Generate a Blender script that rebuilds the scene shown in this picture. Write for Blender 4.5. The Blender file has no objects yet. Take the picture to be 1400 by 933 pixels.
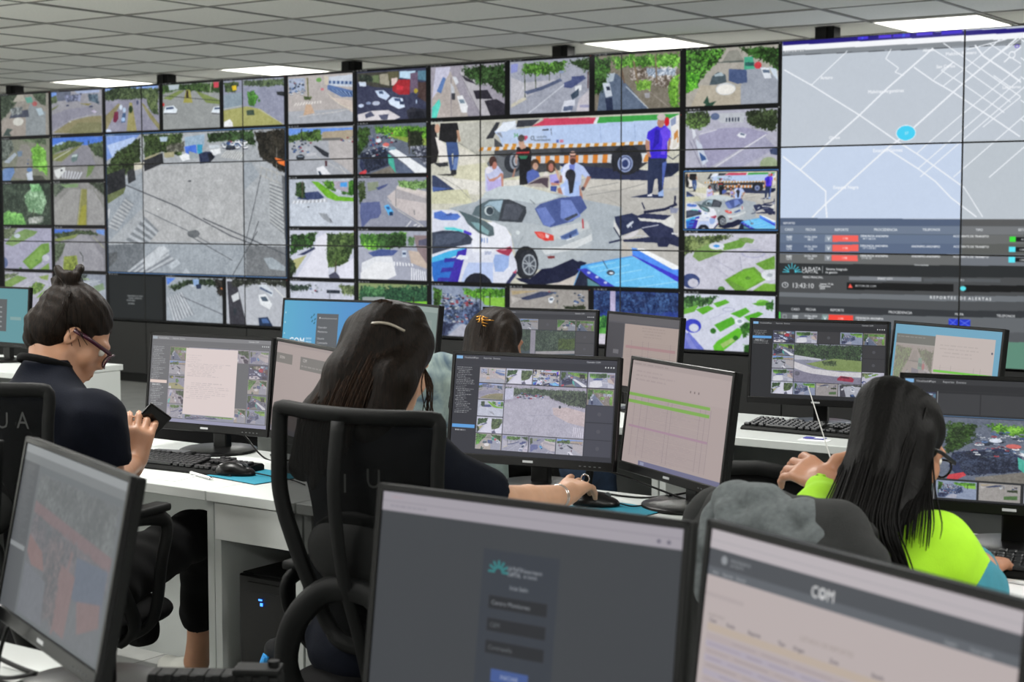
import bpy, bmesh, math, random
import numpy as np
from mathutils import Vector, Matrix
R = math.radians
random.seed(5); RNG = np.random.default_rng(5)
scene = bpy.context.scene
COL = scene.collection

# ---------------- camera, world, exposure ----------------
cam_d = bpy.data.cameras.new('camera'); cam = bpy.data.objects.new('camera', cam_d); COL.objects.link(cam)
CAMP = Vector((11.903, -9.628, 1.48))
YAW, PIT = -0.612114, -0.078975
Fv = Vector((math.sin(YAW)*math.cos(PIT), math.cos(YAW)*math.cos(PIT), math.sin(PIT)))
Rv = Vector((math.cos(YAW), -math.sin(YAW), 0)); Uv = Rv.cross(Fv)
cam.matrix_world = Matrix(((Rv.x, Uv.x, -Fv.x, CAMP.x), (Rv.y, Uv.y, -Fv.y, CAMP.y), (Rv.z, Uv.z, -Fv.z, CAMP.z), (0, 0, 0, 1)))
cam_d.sensor_width = 36; cam_d.lens = 2188.47/1400*36
cam_d.dof.use_dof = True; cam_d.dof.focus_distance = 4.7; cam_d.dof.aperture_fstop = 7.0
cam_d.clip_start = .05; cam_d.clip_end = 60
scene.camera = cam
w = bpy.data.worlds.new('world'); scene.world = w; w.use_nodes = True
w.node_tree.nodes['Background'].inputs[0].default_value = (.80, .83, .85, 1)
w.node_tree.nodes['Background'].inputs[1].default_value = .25
scene.view_settings.view_transform = 'Standard'; scene.view_settings.look = 'None'
scene.view_settings.exposure = 0.0; scene.view_settings.gamma = 1.0
LAMP_W = 54.0          # watts per ceiling panel

# ---------------- helpers ----------------
def lin(h):
    h = h.lstrip('#'); c = [int(h[i:i+2], 16)/255 for i in (0, 2, 4)]
    return tuple(x/12.92 if x <= .04045 else ((x+.055)/1.055)**2.4 for x in c) + (1.0,)
MATS = {}
def mat(name, col, rough=.5, metal=0, spec=.5, noise=0, nscale=40, bump=0, bscale=200, coat=0, sheen=0, emit=None, estr=1, alpha=1, stretch=None):
    if name in MATS: return MATS[name]
    m = bpy.data.materials.new(name); m.use_nodes = True; nt = m.node_tree; b = nt.nodes['Principled BSDF']
    c = lin(col) if isinstance(col, str) else col
    b.inputs['Base Color'].default_value = c; b.inputs['Roughness'].default_value = rough
    b.inputs['Metallic'].default_value = metal; b.inputs['Specular IOR Level'].default_value = spec
    if coat: b.inputs['Coat Weight'].default_value = coat; b.inputs['Coat Roughness'].default_value = .15
    if sheen: b.inputs['Sheen Weight'].default_value = sheen
    if alpha < 1: b.inputs['Alpha'].default_value = alpha
    tc = nt.nodes.new('ShaderNodeTexCoord'); src = tc.outputs['Object']
    if stretch:
        mp = nt.nodes.new('ShaderNodeMapping'); mp.inputs['Scale'].default_value = stretch
        nt.links.new(src, mp.inputs[0]); src = mp.outputs[0]
    if noise:
        n = nt.nodes.new('ShaderNodeTexNoise'); n.inputs['Scale'].default_value = nscale; n.inputs['Detail'].default_value = 4
        nt.links.new(src, n.inputs['Vector'])
        r = nt.nodes.new('ShaderNodeValToRGB'); nt.links.new(n.outputs[0], r.inputs[0])
        r.color_ramp.elements[0].position = .3; r.color_ramp.elements[1].position = .7
        r.color_ramp.elements[0].color = tuple(x*(1-noise) for x in c[:3]) + (1,)
        r.color_ramp.elements[1].color = tuple(min(1, x*(1+noise)) for x in c[:3]) + (1,)
        nt.links.new(r.outputs[0], b.inputs['Base Color'])
    if bump:
        n = nt.nodes.new('ShaderNodeTexNoise'); n.inputs['Scale'].default_value = bscale; n.inputs['Detail'].default_value = 3
        nt.links.new(src, n.inputs['Vector'])
        bp = nt.nodes.new('ShaderNodeBump'); bp.inputs['Strength'].default_value = bump; bp.inputs['Distance'].default_value = .002
        nt.links.new(n.outputs[0], bp.inputs['Height']); nt.links.new(bp.outputs[0], b.inputs['Normal'])
    if emit:
        b.inputs['Emission Color'].default_value = lin(emit) if isinstance(emit, str) else emit
        b.inputs['Emission Strength'].default_value = estr
    MATS[name] = m; return m

def tag(o, label=None, cat=None, group=None, kind=None):
    if label: o['label'] = label
    if cat: o['category'] = cat
    if group: o['group'] = group
    if kind: o['kind'] = kind
    return o
def empty(name, loc=(0, 0, 0), rz=0, label=None, cat=None, group=None, kind=None):
    o = bpy.data.objects.new(name, None); COL.objects.link(o); o.location = loc; o.rotation_euler = (0, 0, rz)
    o.empty_display_size = .1
    return tag(o, label, cat, group, kind)
def obj(name, me, m=None, parent=None, smooth=False, loc=None, rot=None):
    if isinstance(me, bmesh.types.BMesh):
        bm = me; me = bpy.data.meshes.new(name); bm.normal_update(); bm.to_mesh(me); bm.free()
    if m is not None:
        me.materials.clear()
        for q in (m if isinstance(m, (list, tuple)) else [m]): me.materials.append(q)
    if smooth:
        me.polygons.foreach_set('use_smooth', np.ones(len(me.polygons), bool))
    o = bpy.data.objects.new(name, me); COL.objects.link(o)
    if parent: o.parent = parent
    if loc is not None: o.location = loc
    if rot is not None: o.rotation_euler = rot
    return o
def autosmooth(o, ang=35):
    me = o.data
    me.polygons.foreach_set('use_smooth', np.ones(len(me.polygons), bool))
    bm = bmesh.new(); bm.from_mesh(me)
    for e in bm.edges:
        if len(e.link_faces) == 2 and e.calc_face_angle(0) > R(ang): e.smooth = False
    bm.to_mesh(me); bm.free(); return o
def BM(): return bmesh.new()
def box(bm, c, s, rot=None, bev=0, seg=2, mi=0):
    r = bmesh.ops.create_cube(bm, size=1); vs = r['verts']
    M = Matrix.Translation(c) @ (rot if rot is not None else Matrix.Identity(4)) @ Matrix.Diagonal((*s, 1))
    bmesh.ops.transform(bm, matrix=M, verts=vs)
    fs = list({f for v in vs for f in v.link_faces})
    for f in fs: f.material_index = mi
    if bev:
        es = list({e for v in vs for e in v.link_edges})
        bmesh.ops.bevel(bm, geom=es, offset=bev, segments=seg, affect='EDGES', profile=.6)
def b2(bm, lo, hi, bev=0, seg=2, mi=0):
    box(bm, [(a+b)/2 for a, b in zip(lo, hi)], [abs(b-a) for a, b in zip(lo, hi)], bev=bev, seg=seg, mi=mi)
def cyl(bm, p0, p1, r0, r1=None, n=16, cap=True):
    r1 = r0 if r1 is None else r1; p0 = Vector(p0); p1 = Vector(p1); d = p1-p0
    q = d.to_track_quat('Z', 'Y').to_matrix().to_4x4()
    bmesh.ops.create_cone(bm, cap_ends=cap, segments=n, radius1=r0, radius2=r1, depth=d.length, matrix=Matrix.Translation((p0+p1)/2) @ q)
def lathe(bm, prof, n=24, M=None):
    rings = []
    for r, z in prof:
        rings.append([bm.verts.new(((M or Matrix.Identity(4)) @ Vector((r*math.cos(a), r*math.sin(a), z)))) for a in [2*math.pi*k/n for k in range(n)]])
    for a, b in zip(rings, rings[1:]):
        for k in range(n): bm.faces.new((a[k], a[(k+1) % n], b[(k+1) % n], b[k]))
    bm.faces.new(rings[0][::-1]); bm.faces.new(rings[-1])
def smoothpts(pts, n=6, closed=False):
    P = [Vector(p) for p in pts]; out = []
    N = len(P); rng = range(N if closed else N-1)
    for i in rng:
        if closed: a, b, c, d = P[i-1], P[i], P[(i+1) % N], P[(i+2) % N]
        else: a, b, c, d = P[max(0, i-1)], P[i], P[i+1], P[min(N-1, i+2)]
        for k in range(n):
            t = k/n
            out.append(.5*((2*b)+(c-a)*t+(2*a-5*b+4*c-d)*t*t+(3*b-a-3*c+d)*t**3))
    if not closed: out.append(P[-1])
    return out
def tube(bm, pts, r, n=8, closed=False, flat=None, up=None):
    """swept tube; r number or list; flat=(a,b) makes an elliptic section, 'up' fixes its second axis"""
    P = [Vector(p) for p in pts]; N = len(P); rings = []
    prev = None
    for i, p in enumerate(P):
        t = (P[(i+1) % N]-P[i-1]) if closed else (P[min(N-1, i+1)]-P[max(0, i-1)])
        if t.length < 1e-9: t = Vector((0, 0, 1))
        t.normalize()
        if up is not None: u = Vector(up)
        else: u = prev if prev is not None else (Vector((0, 0, 1)) if abs(t.z) < .9 else Vector((0, 1, 0)))
        a = t.cross(u)
        if a.length < 1e-6: a = t.orthogonal()
        a.normalize(); b = a.cross(t).normalized(); prev = b if up is None else None
        rr = r[i] if isinstance(r, (list, tuple)) else r
        fa, fb = flat if flat else (1, 1)
        rings.append([bm.verts.new(p+a*rr*fa*math.cos(q)+b*rr*fb*math.sin(q)) for q in [2*math.pi*k/n for k in range(n)]])
    m = N if closed else N-1
    for i in range(m):
        A, B = rings[i], rings[(i+1) % N]
        for k in range(n): bm.faces.new((A[k], A[(k+1) % n], B[(k+1) % n], B[k]))
    if not closed:
        bm.faces.new(rings[0][::-1]); bm.faces.new(rings[-1])
def grid_surface(bm, fn, nu, nv, closed_u=False, thick=0):
    V = [[bm.verts.new(fn(i/(nu if closed_u else nu-1), j/(nv-1))) for i in range(nu)] for j in range(nv)]
    for j in range(nv-1):
        for i in range(nu if closed_u else nu-1):
            bm.faces.new((V[j][i], V[j][(i+1) % nu], V[j+1][(i+1) % nu], V[j+1][i]))
    return V
def children(o): return [c for c in bpy.data.objects if c.parent == o]
def copy_tree(o, parent=None):
    kids = children(o)
    c = o.copy(); COL.objects.link(c)
    if parent: c.parent = parent
    for ch in kids: copy_tree(ch, c)
    return c
def RZ(a): return Matrix.Rotation(a, 4, 'Z')
def RX(a): return Matrix.Rotation(a, 4, 'X')
def RY(a): return Matrix.Rotation(a, 4, 'Y')

# ---------------- signed-distance bodies (people, cloth) ----------------
class Sdf:
    """smooth union of tapered capsules and ellipsoids, meshed with surface nets into one continuous skin"""
    def __init__(s, lo, hi, h, k=.02):
        s.lo = np.array(lo, float); s.h = h; s.k = k
        s.n = np.maximum(2, np.ceil((np.array(hi)-s.lo)/h).astype(int)+1)
        s.f = np.full(s.n, .2, np.float32)
    def _win(s, c, r):
        a = np.maximum(0, np.floor((np.min(c, 0)-r-s.lo)/s.h).astype(int)); b = np.minimum(s.n, np.ceil((np.max(c, 0)+r-s.lo)/s.h).astype(int)+1)
        if np.any(b <= a): return None, None
        ax = [s.lo[i]+s.h*np.arange(a[i], b[i]) for i in range(3)]
        X, Y, Z = np.meshgrid(*ax, indexing='ij')
        return (slice(a[0], b[0]), slice(a[1], b[1]), slice(a[2], b[2])), np.stack([X, Y, Z], -1)
    def _mix(s, w, d, k, sub=False):
        f = s.f[w]; k = s.k if k is None else k
        if sub:
            d = -d; h = np.clip(.5-.5*(f-d)/k, 0, 1) if k > 0 else (d > f)*1.
            s.f[w] = f*(1-h)+d*h+(k*h*(1-h) if k > 0 else 0)
        elif k > 0:
            h = np.clip(.5+.5*(f-d)/k, 0, 1); s.f[w] = f*(1-h)+d*h-k*h*(1-h)
        else: s.f[w] = np.minimum(f, d)
    def cap(s, a, b, r0, r1=None, k=None, sub=False):
        r1 = r0 if r1 is None else r1; a = np.array(a, float); b = np.array(b, float)
        w, P = s._win(np.array([a, b]), max(r0, r1)+.05)
        if w is None: return s
        ab = b-a; t = np.clip(((P-a)@ab)/max(1e-9, ab@ab), 0, 1)
        d = np.linalg.norm(P-a-t[..., None]*ab, axis=-1)-(r0+(r1-r0)*t)
        s._mix(w, d, k, sub); return s
    def chain(s, pts, rs, k=None):
        for i in range(len(pts)-1): s.cap(pts[i], pts[i+1], rs[i], rs[i+1], k)
        return s
    def ell(s, c, r, M=None, k=None, sub=False):
        c = np.array(c, float); r = np.array(r, float)
        w, P = s._win(np.array([c, c]), r.max()+.05)
        if w is None: return s
        q = P-c
        if M is not None: q = q@np.array(M.to_3x3() if hasattr(M, 'to_3x3') else M)   # columns = local axes
        k0 = np.linalg.norm(q/r, axis=-1); k1 = np.linalg.norm(q/(r*r), axis=-1)+1e-9
        s._mix(w, k0*(k0-1)/k1, k, sub); return s
    def noise(s, fn, amp):
        ax = [s.lo[i]+s.h*np.arange(s.n[i]) for i in range(3)]
        X, Y, Z = np.meshgrid(*ax, indexing='ij'); s.f += amp*fn(X, Y, Z).astype(np.float32); return s
    def cut(s, fn):
        """keep where fn(X,Y,Z) < 0"""
        ax = [s.lo[i]+s.h*np.arange(s.n[i]) for i in range(3)]
        X, Y, Z = np.meshgrid(*ax, indexing='ij'); s.f = np.maximum(s.f, fn(X, Y, Z).astype(np.float32)); return s
    def mesh(s, name):
        f = s.f.copy(); f[0] = f[-1] = .1; f[:, 0] = f[:, -1] = .1; f[:, :, 0] = f[:, :, -1] = .1
        ins = f < 0; n = np.array(f.shape)-1
        acc = np.zeros((*n, 3)); cnt = np.zeros(n)
        C = [(i, j, k) for i in (0, 1) for j in (0, 1) for k in (0, 1)]
        sl = lambda c: tuple(slice(c[q], c[q]+n[q]) for q in range(3))
        for c0 in C:
            for ax in range(3):
                if c0[ax]: continue
                c1 = list(c0); c1[ax] = 1; c1 = tuple(c1)
                a, b = f[sl(c0)], f[sl(c1)]; m = ins[sl(c0)] != ins[sl(c1)]
                t = np.where(m, a/np.where(np.abs(a-b) < 1e-9, 1, a-b), 0)
                for q in range(3): acc[..., q] += np.where(m, c0[q]+(t if q == ax else 0), 0)
                cnt += m
        act = cnt > 0; idx = -np.ones(n, int); idx[act] = np.arange(act.sum())
        I = np.argwhere(act); V = s.lo+s.h*(I+acc[act]/cnt[act][:, None])
        F = []
        for ax in range(3):
            a = [slice(1, -1)]*3; a[ax] = slice(0, -1); b = [slice(1, -1)]*3; b[ax] = slice(1, None)
            A, B = ins[tuple(a)], ins[tuple(b)]; m = A != B; J = np.argwhere(m)
            if not len(J): continue
            flip = B[m]; J = J.copy()
            for q in range(3):
                if q != ax: J[:, q] += 1
            u, v = [(1, 2), (2, 0), (0, 1)][ax]
            def g(du, dv):
                K = J.copy(); K[:, u] -= du; K[:, v] -= dv; return idx[K[:, 0], K[:, 1], K[:, 2]]
            q = np.stack([g(1, 1), g(0, 1), g(0, 0), g(1, 0)], 1); q[flip] = q[flip][:, ::-1]; F.append(q)
        F = np.concatenate(F); F = F[(F >= 0).all(1)]
        # light smoothing
        E = np.concatenate([F[:, [0, 1]], F[:, [1, 2]], F[:, [2, 3]], F[:, [3, 0]]])
        for lam in (.5, .5):
            S = np.zeros_like(V); N = np.zeros(len(V))
            np.add.at(S, E[:, 0], V[E[:, 1]]); np.add.at(N, E[:, 0], 1); np.add.at(S, E[:, 1], V[E[:, 0]]); np.add.at(N, E[:, 1], 1)
            V = V*(1-lam)+lam*S/np.maximum(N, 1)[:, None]
        me = bpy.data.meshes.new(name)
        me.vertices.add(len(V)); me.vertices.foreach_set('co', V.ravel())
        me.loops.add(F.size); me.loops.foreach_set('vertex_index', F.ravel().astype(np.int32))
        me.polygons.add(len(F)); me.polygons.foreach_set('loop_start', np.arange(0, F.size, 4, dtype=np.int32))
        me.update(calc_edges=True); me.validate()
        return me
FEEDS = {
'center': '''p c9c8ba -42,-34 581,8 581,1060 -48,1090
p b9b9b0 129,23 581,8 581,277 224,230 145,159
p d9d6cb 133,164 224,236 248,265 132,283
p cfcdb4 120,283 248,265 394,347 394,380 224,376 104,362
p dcdad2 22,336 224,376 394,369 394,458 119,453 22,422
p cdcdb0 5,422 168,425 187,511 5,509
l 8e8e88 3 129,141 220,224
l 8e8e88 3 59,349 132,413 176,477
n 8
p 6b7076 248,270 279,221 394,221 387,347 302,367 259,299
p b4b4b4 625,370 1007,360 1009,1039 515,1063 515,460
p c6c3bc 636,376 987,365 987,427 636,451
p b9b7b2 611,433 996,441 997,1003 515,1024 611,773
p c2bcb4 646,731 774,695 812,769 720,829 615,855
p c8c1ba 515,971 611,890 595,1009 515,1013
l a3a19b 3 720,481 804,545
l b5b2aa 3 539,514 673,492
l a3a19b 3 669,521 724,568
e a8a59e 716,756 50 23
e b6b2ab 716,755 44 17
l 77746e 3 677,722 689,736
p 2c3350 515,275 640,279 872,330 988,292 988,334 963,364 872,385 768,379 668,371 589,321
p 1f2740 940,291 988,292 988,334 960,364 933,358
p 3a3c44 478,183 871,184 875,288 837,329 661,302 478,273
p 26262e 740,230 775,184 823,186 848,240 844,334 747,331
p 4a4c50 279,121 318,167 544,184 544,319 417,337 394,270 279,216
p 33363c 244,125 275,121 303,28 287,27
p cfd6e2 295,83 314,29 364,24 376,66 341,86
p b9cbe8 279,82 544,54 544,184 314,173 299,116
p e4ecf7 279,85 318,34 368,24 357,59 330,85
p 393b44 376,22 463,22 433,58 368,62
p c9445f 433,58 485,23 544,22 544,57
p 8a8f9b 299,105 314,123 306,89 287,91
p b4c8ea 478,58 987,48 988,169 478,183
p cb4562 478,17 683,23 672,59 478,58
p dfe3ea 683,23 695,23 686,60 672,59
p 3f9e48 695,22 987,22 987,48 857,52 686,56
l 8fa6d0 2 699,74 702,170
l 8fa6d0 2 826,66 830,161
p 5566a8 530,142 539,143 539,159 530,159
p c87f97 543,143 558,144 558,160 543,159
z c98c3a d8dade 20 217,174 871,167 868,186 213,195
z cf7f34 cdd0d6 11 334,235 743,235 740,283 334,273
p d6dbe0 842,234 892,231 892,281 851,287
p d28b42 858,280 868,241 889,236 889,257 872,283
z c98c3a d0d2d8 7 318,156 544,162 544,185 318,173
e 30343c 356,269 36 61
e 8f96a2 362,261 20 49
e 3a3f4a 366,261 15 38
e a5adb8 368,261 10 28
e 5c626e 370,261 6 18
e 23252c 799,269 57 84
e 8c9abf 793,289 29 49
e 39456e 793,289 23 40
e a9b4d4 793,288 19 34
e 33406e 793,289 12 22
T 34 368,108 30 4f9a58
T MUNICIPALIDAD 474,142 14 5a6470
T LA_PLATA 472,123 14 5a6470
e c8506c 402,122 5 10
e c8506c 411,122 5 10
p c8506c 398,125 415,126 406,143
e 6c7686 435,128 8 14
e b9cbe8 435,128 4 9
p 3d3f46 474,80 500,78 500,88 474,88
l 50545e 2 508,76 511,114
p 222124 7,27 28,22 47,177 35,257 10,267 3,106
e c39a84 38,51 11 28
p e5e1dc 29,102 44,109 76,156 84,247 47,269 43,188
p 1f1f22 52,21 125,22 131,62 121,141 76,139 44,120
p b08a72 121,67 131,65 139,130 129,141
p 3f5586 76,136 125,138 132,215 120,305 104,305 108,203 100,208 106,310 94,310 82,213
p 6d86b8 112,237 130,226 122,305 105,310
p 2a2c33 96,304 120,305 120,334 98,339
p 33353a 22,262 84,258 86,281 47,286
p 3b3b3c 34,331 120,328 108,342 59,337
p 3c4664 14,336 30,337 111,424 17,437 14,371
p 4b63a0 16,405 95,418 17,437
p a9744f 261,282 255,310 279,322 287,288
p c3c9e8 241,309 259,287 294,286 317,328 302,456 255,450 243,433
p b9b0e2 247,365 310,367 304,456 255,450
p e4e2ee 243,298 259,287 275,316 255,332 244,332
p c08a7a 244,332 259,366 294,350 306,328 317,334 278,377 259,377
p c08a7a 306,339 317,339 317,417 310,420
e b67a6c 279,280 11 27
e 4a3430 273,257 16 29
e b67a6c 281,283 9 22
p 4a3430 260,254 271,243 268,288 261,293
p 1c1d22 370,181 395,171 425,183 432,228 425,398 383,402 381,270
p b03b40 370,208 423,205 423,225 368,224
p 3e7d62 379,231 417,231 410,249 387,248
p c39a84 379,176 406,166 410,183 391,193
e c09a86 390,152 11 26
e 55504e 390,127 14 21
p a98071 362,302 368,302 360,357 352,354
p b08d80 366,219 375,225 371,291 366,269
e 47382f 445,277 17 27
e c19a86 447,294 11 21
p 5366ae 413,326 436,310 459,327 466,360 440,382 417,397 411,359
e 4c3a30 509,296 19 38
e b7796c 509,302 10 24
p a5a0e0 503,345 533,340 544,395 507,405
p 53417a 522,384 540,379 540,406 524,405
p c08a7a 507,389 540,395 544,406 511,405
p c3a28a 522,297 537,324 548,384 537,373
p 3c4f94 507,411 533,411 529,444 507,438
p e3ddd8 477,350 488,323 503,350 470,366
p b0a8a2 413,397 462,355 503,350 500,421 417,408
p 50444e 417,397 466,363 498,361 496,421 470,393
p b6c6ee 545,319 563,287 582,277 611,278 636,301 661,355 643,365 629,343 625,408 560,395 552,352
p d7def5 563,287 583,274 582,320 560,395 549,341
p 6f7ecb 580,288 603,286 600,321 582,326
e 9f6f62 594,256 13 33
e 4b332c 594,270 12 18
e d9b0a0 594,224 12 12
l 2a2222 4 583,239 605,240
p b17f6c 651,355 665,361 643,424 632,424
e 4a4350 634,427 7 12
p a57668 545,346 554,352 552,390 541,395
p a9c0ee 545,406 567,385 618,386 625,462 622,516 556,515
p c3d2f4 550,422 563,412 563,515 556,515
e 2b2b33 585,347 20 32
p 2b2b33 571,342 605,353 594,450 582,456 578,407
p b17f6c 620,408 632,462 634,510 622,510
p b17f6c 534,427 547,417 556,460 537,449
p 27304f 815,478 872,461 933,467 933,483 872,482
p 26304f 878,246 945,249 936,374 930,457 916,462 911,362 901,383 893,456 875,466 875,382
p 5166b0 929,290 945,280 935,384 928,446
p 3f2bd2 875,116 905,87 939,83 958,116 956,157 946,172 945,265 885,262 882,163 871,152
p 6b4ae8 919,113 939,86 958,121 956,157 944,172 939,244 923,243 929,155
p 2f22a8 902,102 919,108 916,175 892,216 899,154
e b08070 922,67 13 28
e c6b8b8 924,36 16 18
p b58674 868,157 883,169 882,226 889,257 875,252 866,183
p a88070 951,156 959,152 953,229 945,234
e c8202f 944,63 9 25
p e8e6e4 952,48 987,25 988,200 970,225 953,208 963,147
p 8c98b8 956,54 976,34 976,75 959,90
p c78a4a 969,132 983,107 986,174 970,204
p d8d4cc 968,168 983,148 980,199 963,219
p e8e8ee 875,466 893,461 893,474 875,474
p 9db8e8 913,456 933,436 935,475 916,475
l 22283c 4 946,249 966,271 988,246
l 8c8c8a 2 654,425 768,395
l 8c8c8a 2 647,467 775,438 865,403
p a9b2ba 85,539 207,498 225,474 276,438 385,416 547,461 781,534 781,885 547,904 425,896 367,813 343,656 275,620 181,583 129,558
p c3cdd2 225,480 242,443 301,408 385,404 487,442 543,467 519,484 446,513 376,494 276,480
p 5d6d74 186,577 203,528 259,486 318,484 296,617 241,605
p 9fb8c8 235,529 259,498 316,490 301,565 276,529
e 44515a 258,553 21 33
e c3d0d4 258,553 20 30
e 3a454e 261,554 15 24
p 3b4048 316,487 343,487 409,530 411,566 393,623 296,615
p 505560 326,511 376,512 397,548 376,608 309,605
p 4b5b93 444,542 467,513 547,478 626,468 650,538 595,614 507,650 479,638
p 6d80c0 450,543 487,531 527,620 503,647 479,635
p 7286c6 547,490 587,491 626,585 579,620 547,596
p b2bac0 275,620 430,626 479,644 507,653 587,632 650,597 669,667 666,772 607,843 527,887 466,889 446,787 409,764 384,777 363,717 326,656
p c4c9cc 507,656 650,614 662,655 547,715 519,715
p d2d7da 466,769 547,762 650,702 669,684 670,725 587,785 487,811
e 23262d 409,860 50 99
e 2b2e36 419,866 41 78
e aab2ba 423,872 29 63
e 4c525c 423,872 24 54
l bfc6cc 5 423,818 423,926
l bfc6cc 5 398,861 448,883
l bfc6cc 5 402,903 444,841
l bfc6cc 5 405,842 441,904
e 9aa2aa 423,872 7 15
p d8403a 442,677 474,677 519,697 521,727 487,730 458,710
p e06a60 450,683 474,683 487,709 474,718
p e8d8dc 487,685 503,697 499,715 487,709
p 7c3a3e 495,819 525,816 525,831 499,834
l 5a626a 2 426,489 446,516
l 8a949c 3 397,704 376,765
e d5dde0 376,683 8 13
p 171c38 367,952 425,956 474,895 543,881 626,843 650,854 607,926 543,970 445,997 384,970
p 171c38 515,887 595,832 630,860 599,914 515,977
p 6f87b8 545,703 611,655 619,690 571,720 551,720
p 4a5f92 547,706 609,661 611,685 563,717
p 2b3a66 581,694 589,691 589,711 581,711
p e0e4e8 571,720 601,705 601,711 571,729
p b44048 630,597 636,605 638,655 632,655
p 3f4658 559,602 611,567 615,579 575,614
p c9452f 515,697 521,706 521,721 515,730
e c8ccd0 581,647 6 12
p d8dcea 14,548 103,546 151,577 172,632 275,620 326,650 349,705 355,759 355,801 371,861 375,910 333,996 12,1015
p e6e9f2 172,632 275,620 326,650 349,705 342,765 275,803 189,804 185,706
p 5377c8 23,564 54,552 76,570 125,571 138,589 120,611 58,611 23,598
p 3f5aa0 72,577 98,564 103,580 81,586
p 55666c 129,552 181,577 241,614 275,650 279,699 258,708 215,687 168,632 151,589
p 7fa3a8 181,620 215,626 258,675 254,699 207,663
p b9e0e4 63,651 107,651 155,669 150,685 107,673 67,670
p 5ad0d8 71,654 107,654 150,672 148,682 107,671 71,667
p 4a3cc0 153,669 185,688 183,703 150,685
p 3a4254 13,686 63,673 129,676 172,697 189,724 181,755 128,768 40,807 13,820
p 4a5468 31,695 129,685 163,706 128,744 22,770
p 4ab4e6 13,839 84,800 163,774 159,805 84,844 12,871
p 2f6fc8 12,871 84,844 119,837 92,1006 25,1008 14,958
p 3f2ea8 124,800 165,780 159,830 150,855 123,1004 79,1006 110,868
p 3a35a0 68,844 141,836 128,858 66,869
p 3a35a0 57,901 128,899 114,918 50,932
p 3a35a0 39,964 110,961 101,977 34,992
p e6ecf4 117,843 132,821 167,826 172,842 141,852
p 97b0e0 275,852 283,815 342,814 338,886 317,917 283,919
p b8c8ec 171,866 275,864 274,998 136,1004 154,916
e 1c1f2c 210,1026 65 99
e c3ccda 210,1013 26 28
p a33a52 285,790 346,765 355,789 338,823 300,805
p e0a0b0 300,787 334,777 325,790
p 30345a 321,996 371,898 371,934 338,996
p c05068 354,922 371,904 369,925
T 911 236,730 37 5d7fc0
T 2737 253,806 22 6070a0
p 4f9fe8 595,1003 627,872 654,860 774,822 819,809 990,936 990,1004 595,1021
p 6cc0f2 650,872 774,828 827,815 990,947 990,1004 774,1013 681,923
p 3a42b8 625,890 646,884 774,1001 736,1015 611,890
p 20263c 597,1003 625,896 646,925 720,998 713,1016 595,1021
p 5b8a94 652,942 720,998 654,1001
p 3b38c8 819,804 846,803 990,919 990,953 972,936
p 4f8ef0 819,763 849,769 990,868 990,919 823,804
p f2f4f6 834,769 864,768 990,862 990,879 968,880
l a8e0fa 3 662,880 759,848
l a8e0fa 3 693,903 812,859
l a8e0fa 3 720,928 857,886
l a8e0fa 3 759,964 902,919
l a8e0fa 3 804,997 986,947
l 30384c 3 710,835 730,887
e 3a4050 741,907 15 15
e d8e4ee 743,909 8 6
e b8c4e8 658,910 7 7
e b8c4e8 689,934 7 7
e b8c4e8 722,964 7 7
p 262c4a 830,712 920,694 989,699 989,755 956,739 949,756 916,756 912,734 827,729 789,729 785,718
l 262c4a 10 735,736 781,718
p 2b3352 754,588 819,568 845,586 853,654 781,695 758,620
p cfd0d0 751,603 774,666 774,701 751,649
l 1f253e 7 751,649 777,712
p c6ccd8 798,637 823,611 826,620 804,654
l c6ccd8 5 811,620 819,649
p cfccd0 781,706 842,660 845,671 827,700 796,712
p 2a3050 834,586 864,569 967,581 971,682 989,704 883,700 853,654
l 1f2440 15 864,563 938,547 981,519
l 1f2440 8 856,509 866,546
l 1f2440 11 976,474 974,519
p d8d8d4 841,594 938,606 967,575 978,609 971,654 942,637 923,620 849,611
l c8ccd8 5 856,651 916,634
l c8ccd8 4 834,694 872,697
p 8a90a8 956,535 989,541 981,569 960,569
p dfe0e4 964,676 989,682 989,686 964,685
n 6''',
'tent': '''p a8a49c -10,-32 1004,80 1010,1061 -6,989
f 22331f 5c9a3c 60 34 6,18 439,53 379,226 257,406 134,636 24,748
f 1f3018 3f6a30 50 33 560,55 975,77 970,473 889,348 711,213
f 3a7a2c 6fc03c 25 22 23,383 180,446 149,661 24,748
p 9aa0ac 593,699 652,325 771,336 971,590 973,1035 595,1008
p b0a898 180,615 593,675 595,1008 72,994
p 4a5a80 471,378 652,407 660,610 563,625 472,569
p 8c8c84 394,275 470,92 560,78 621,251 561,280
p 5a625e 348,259 621,251 621,286 364,272
e c8ccd0 442,698 104 100
e e8e6e0 442,705 94 81
p 4a5860 273,623 303,482 364,416 441,471 449,591 350,618
p a8b8c0 319,459 395,423 426,481 334,490
p 4aa888 628,204 711,201 734,404 629,405
p 2c5a58 636,288 726,297 726,356 637,347
e c8404a 763,348 36 57
p d8dee6 786,385 874,394 897,560 831,566
p 5a6a80 808,423 875,429 882,477 816,470
p c8d4e2 874,382 948,424 964,613 904,490
p 2c4a3c 258,791 274,912 351,882 275,1009 182,1002 244,934 212,908
n 6''',
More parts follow.
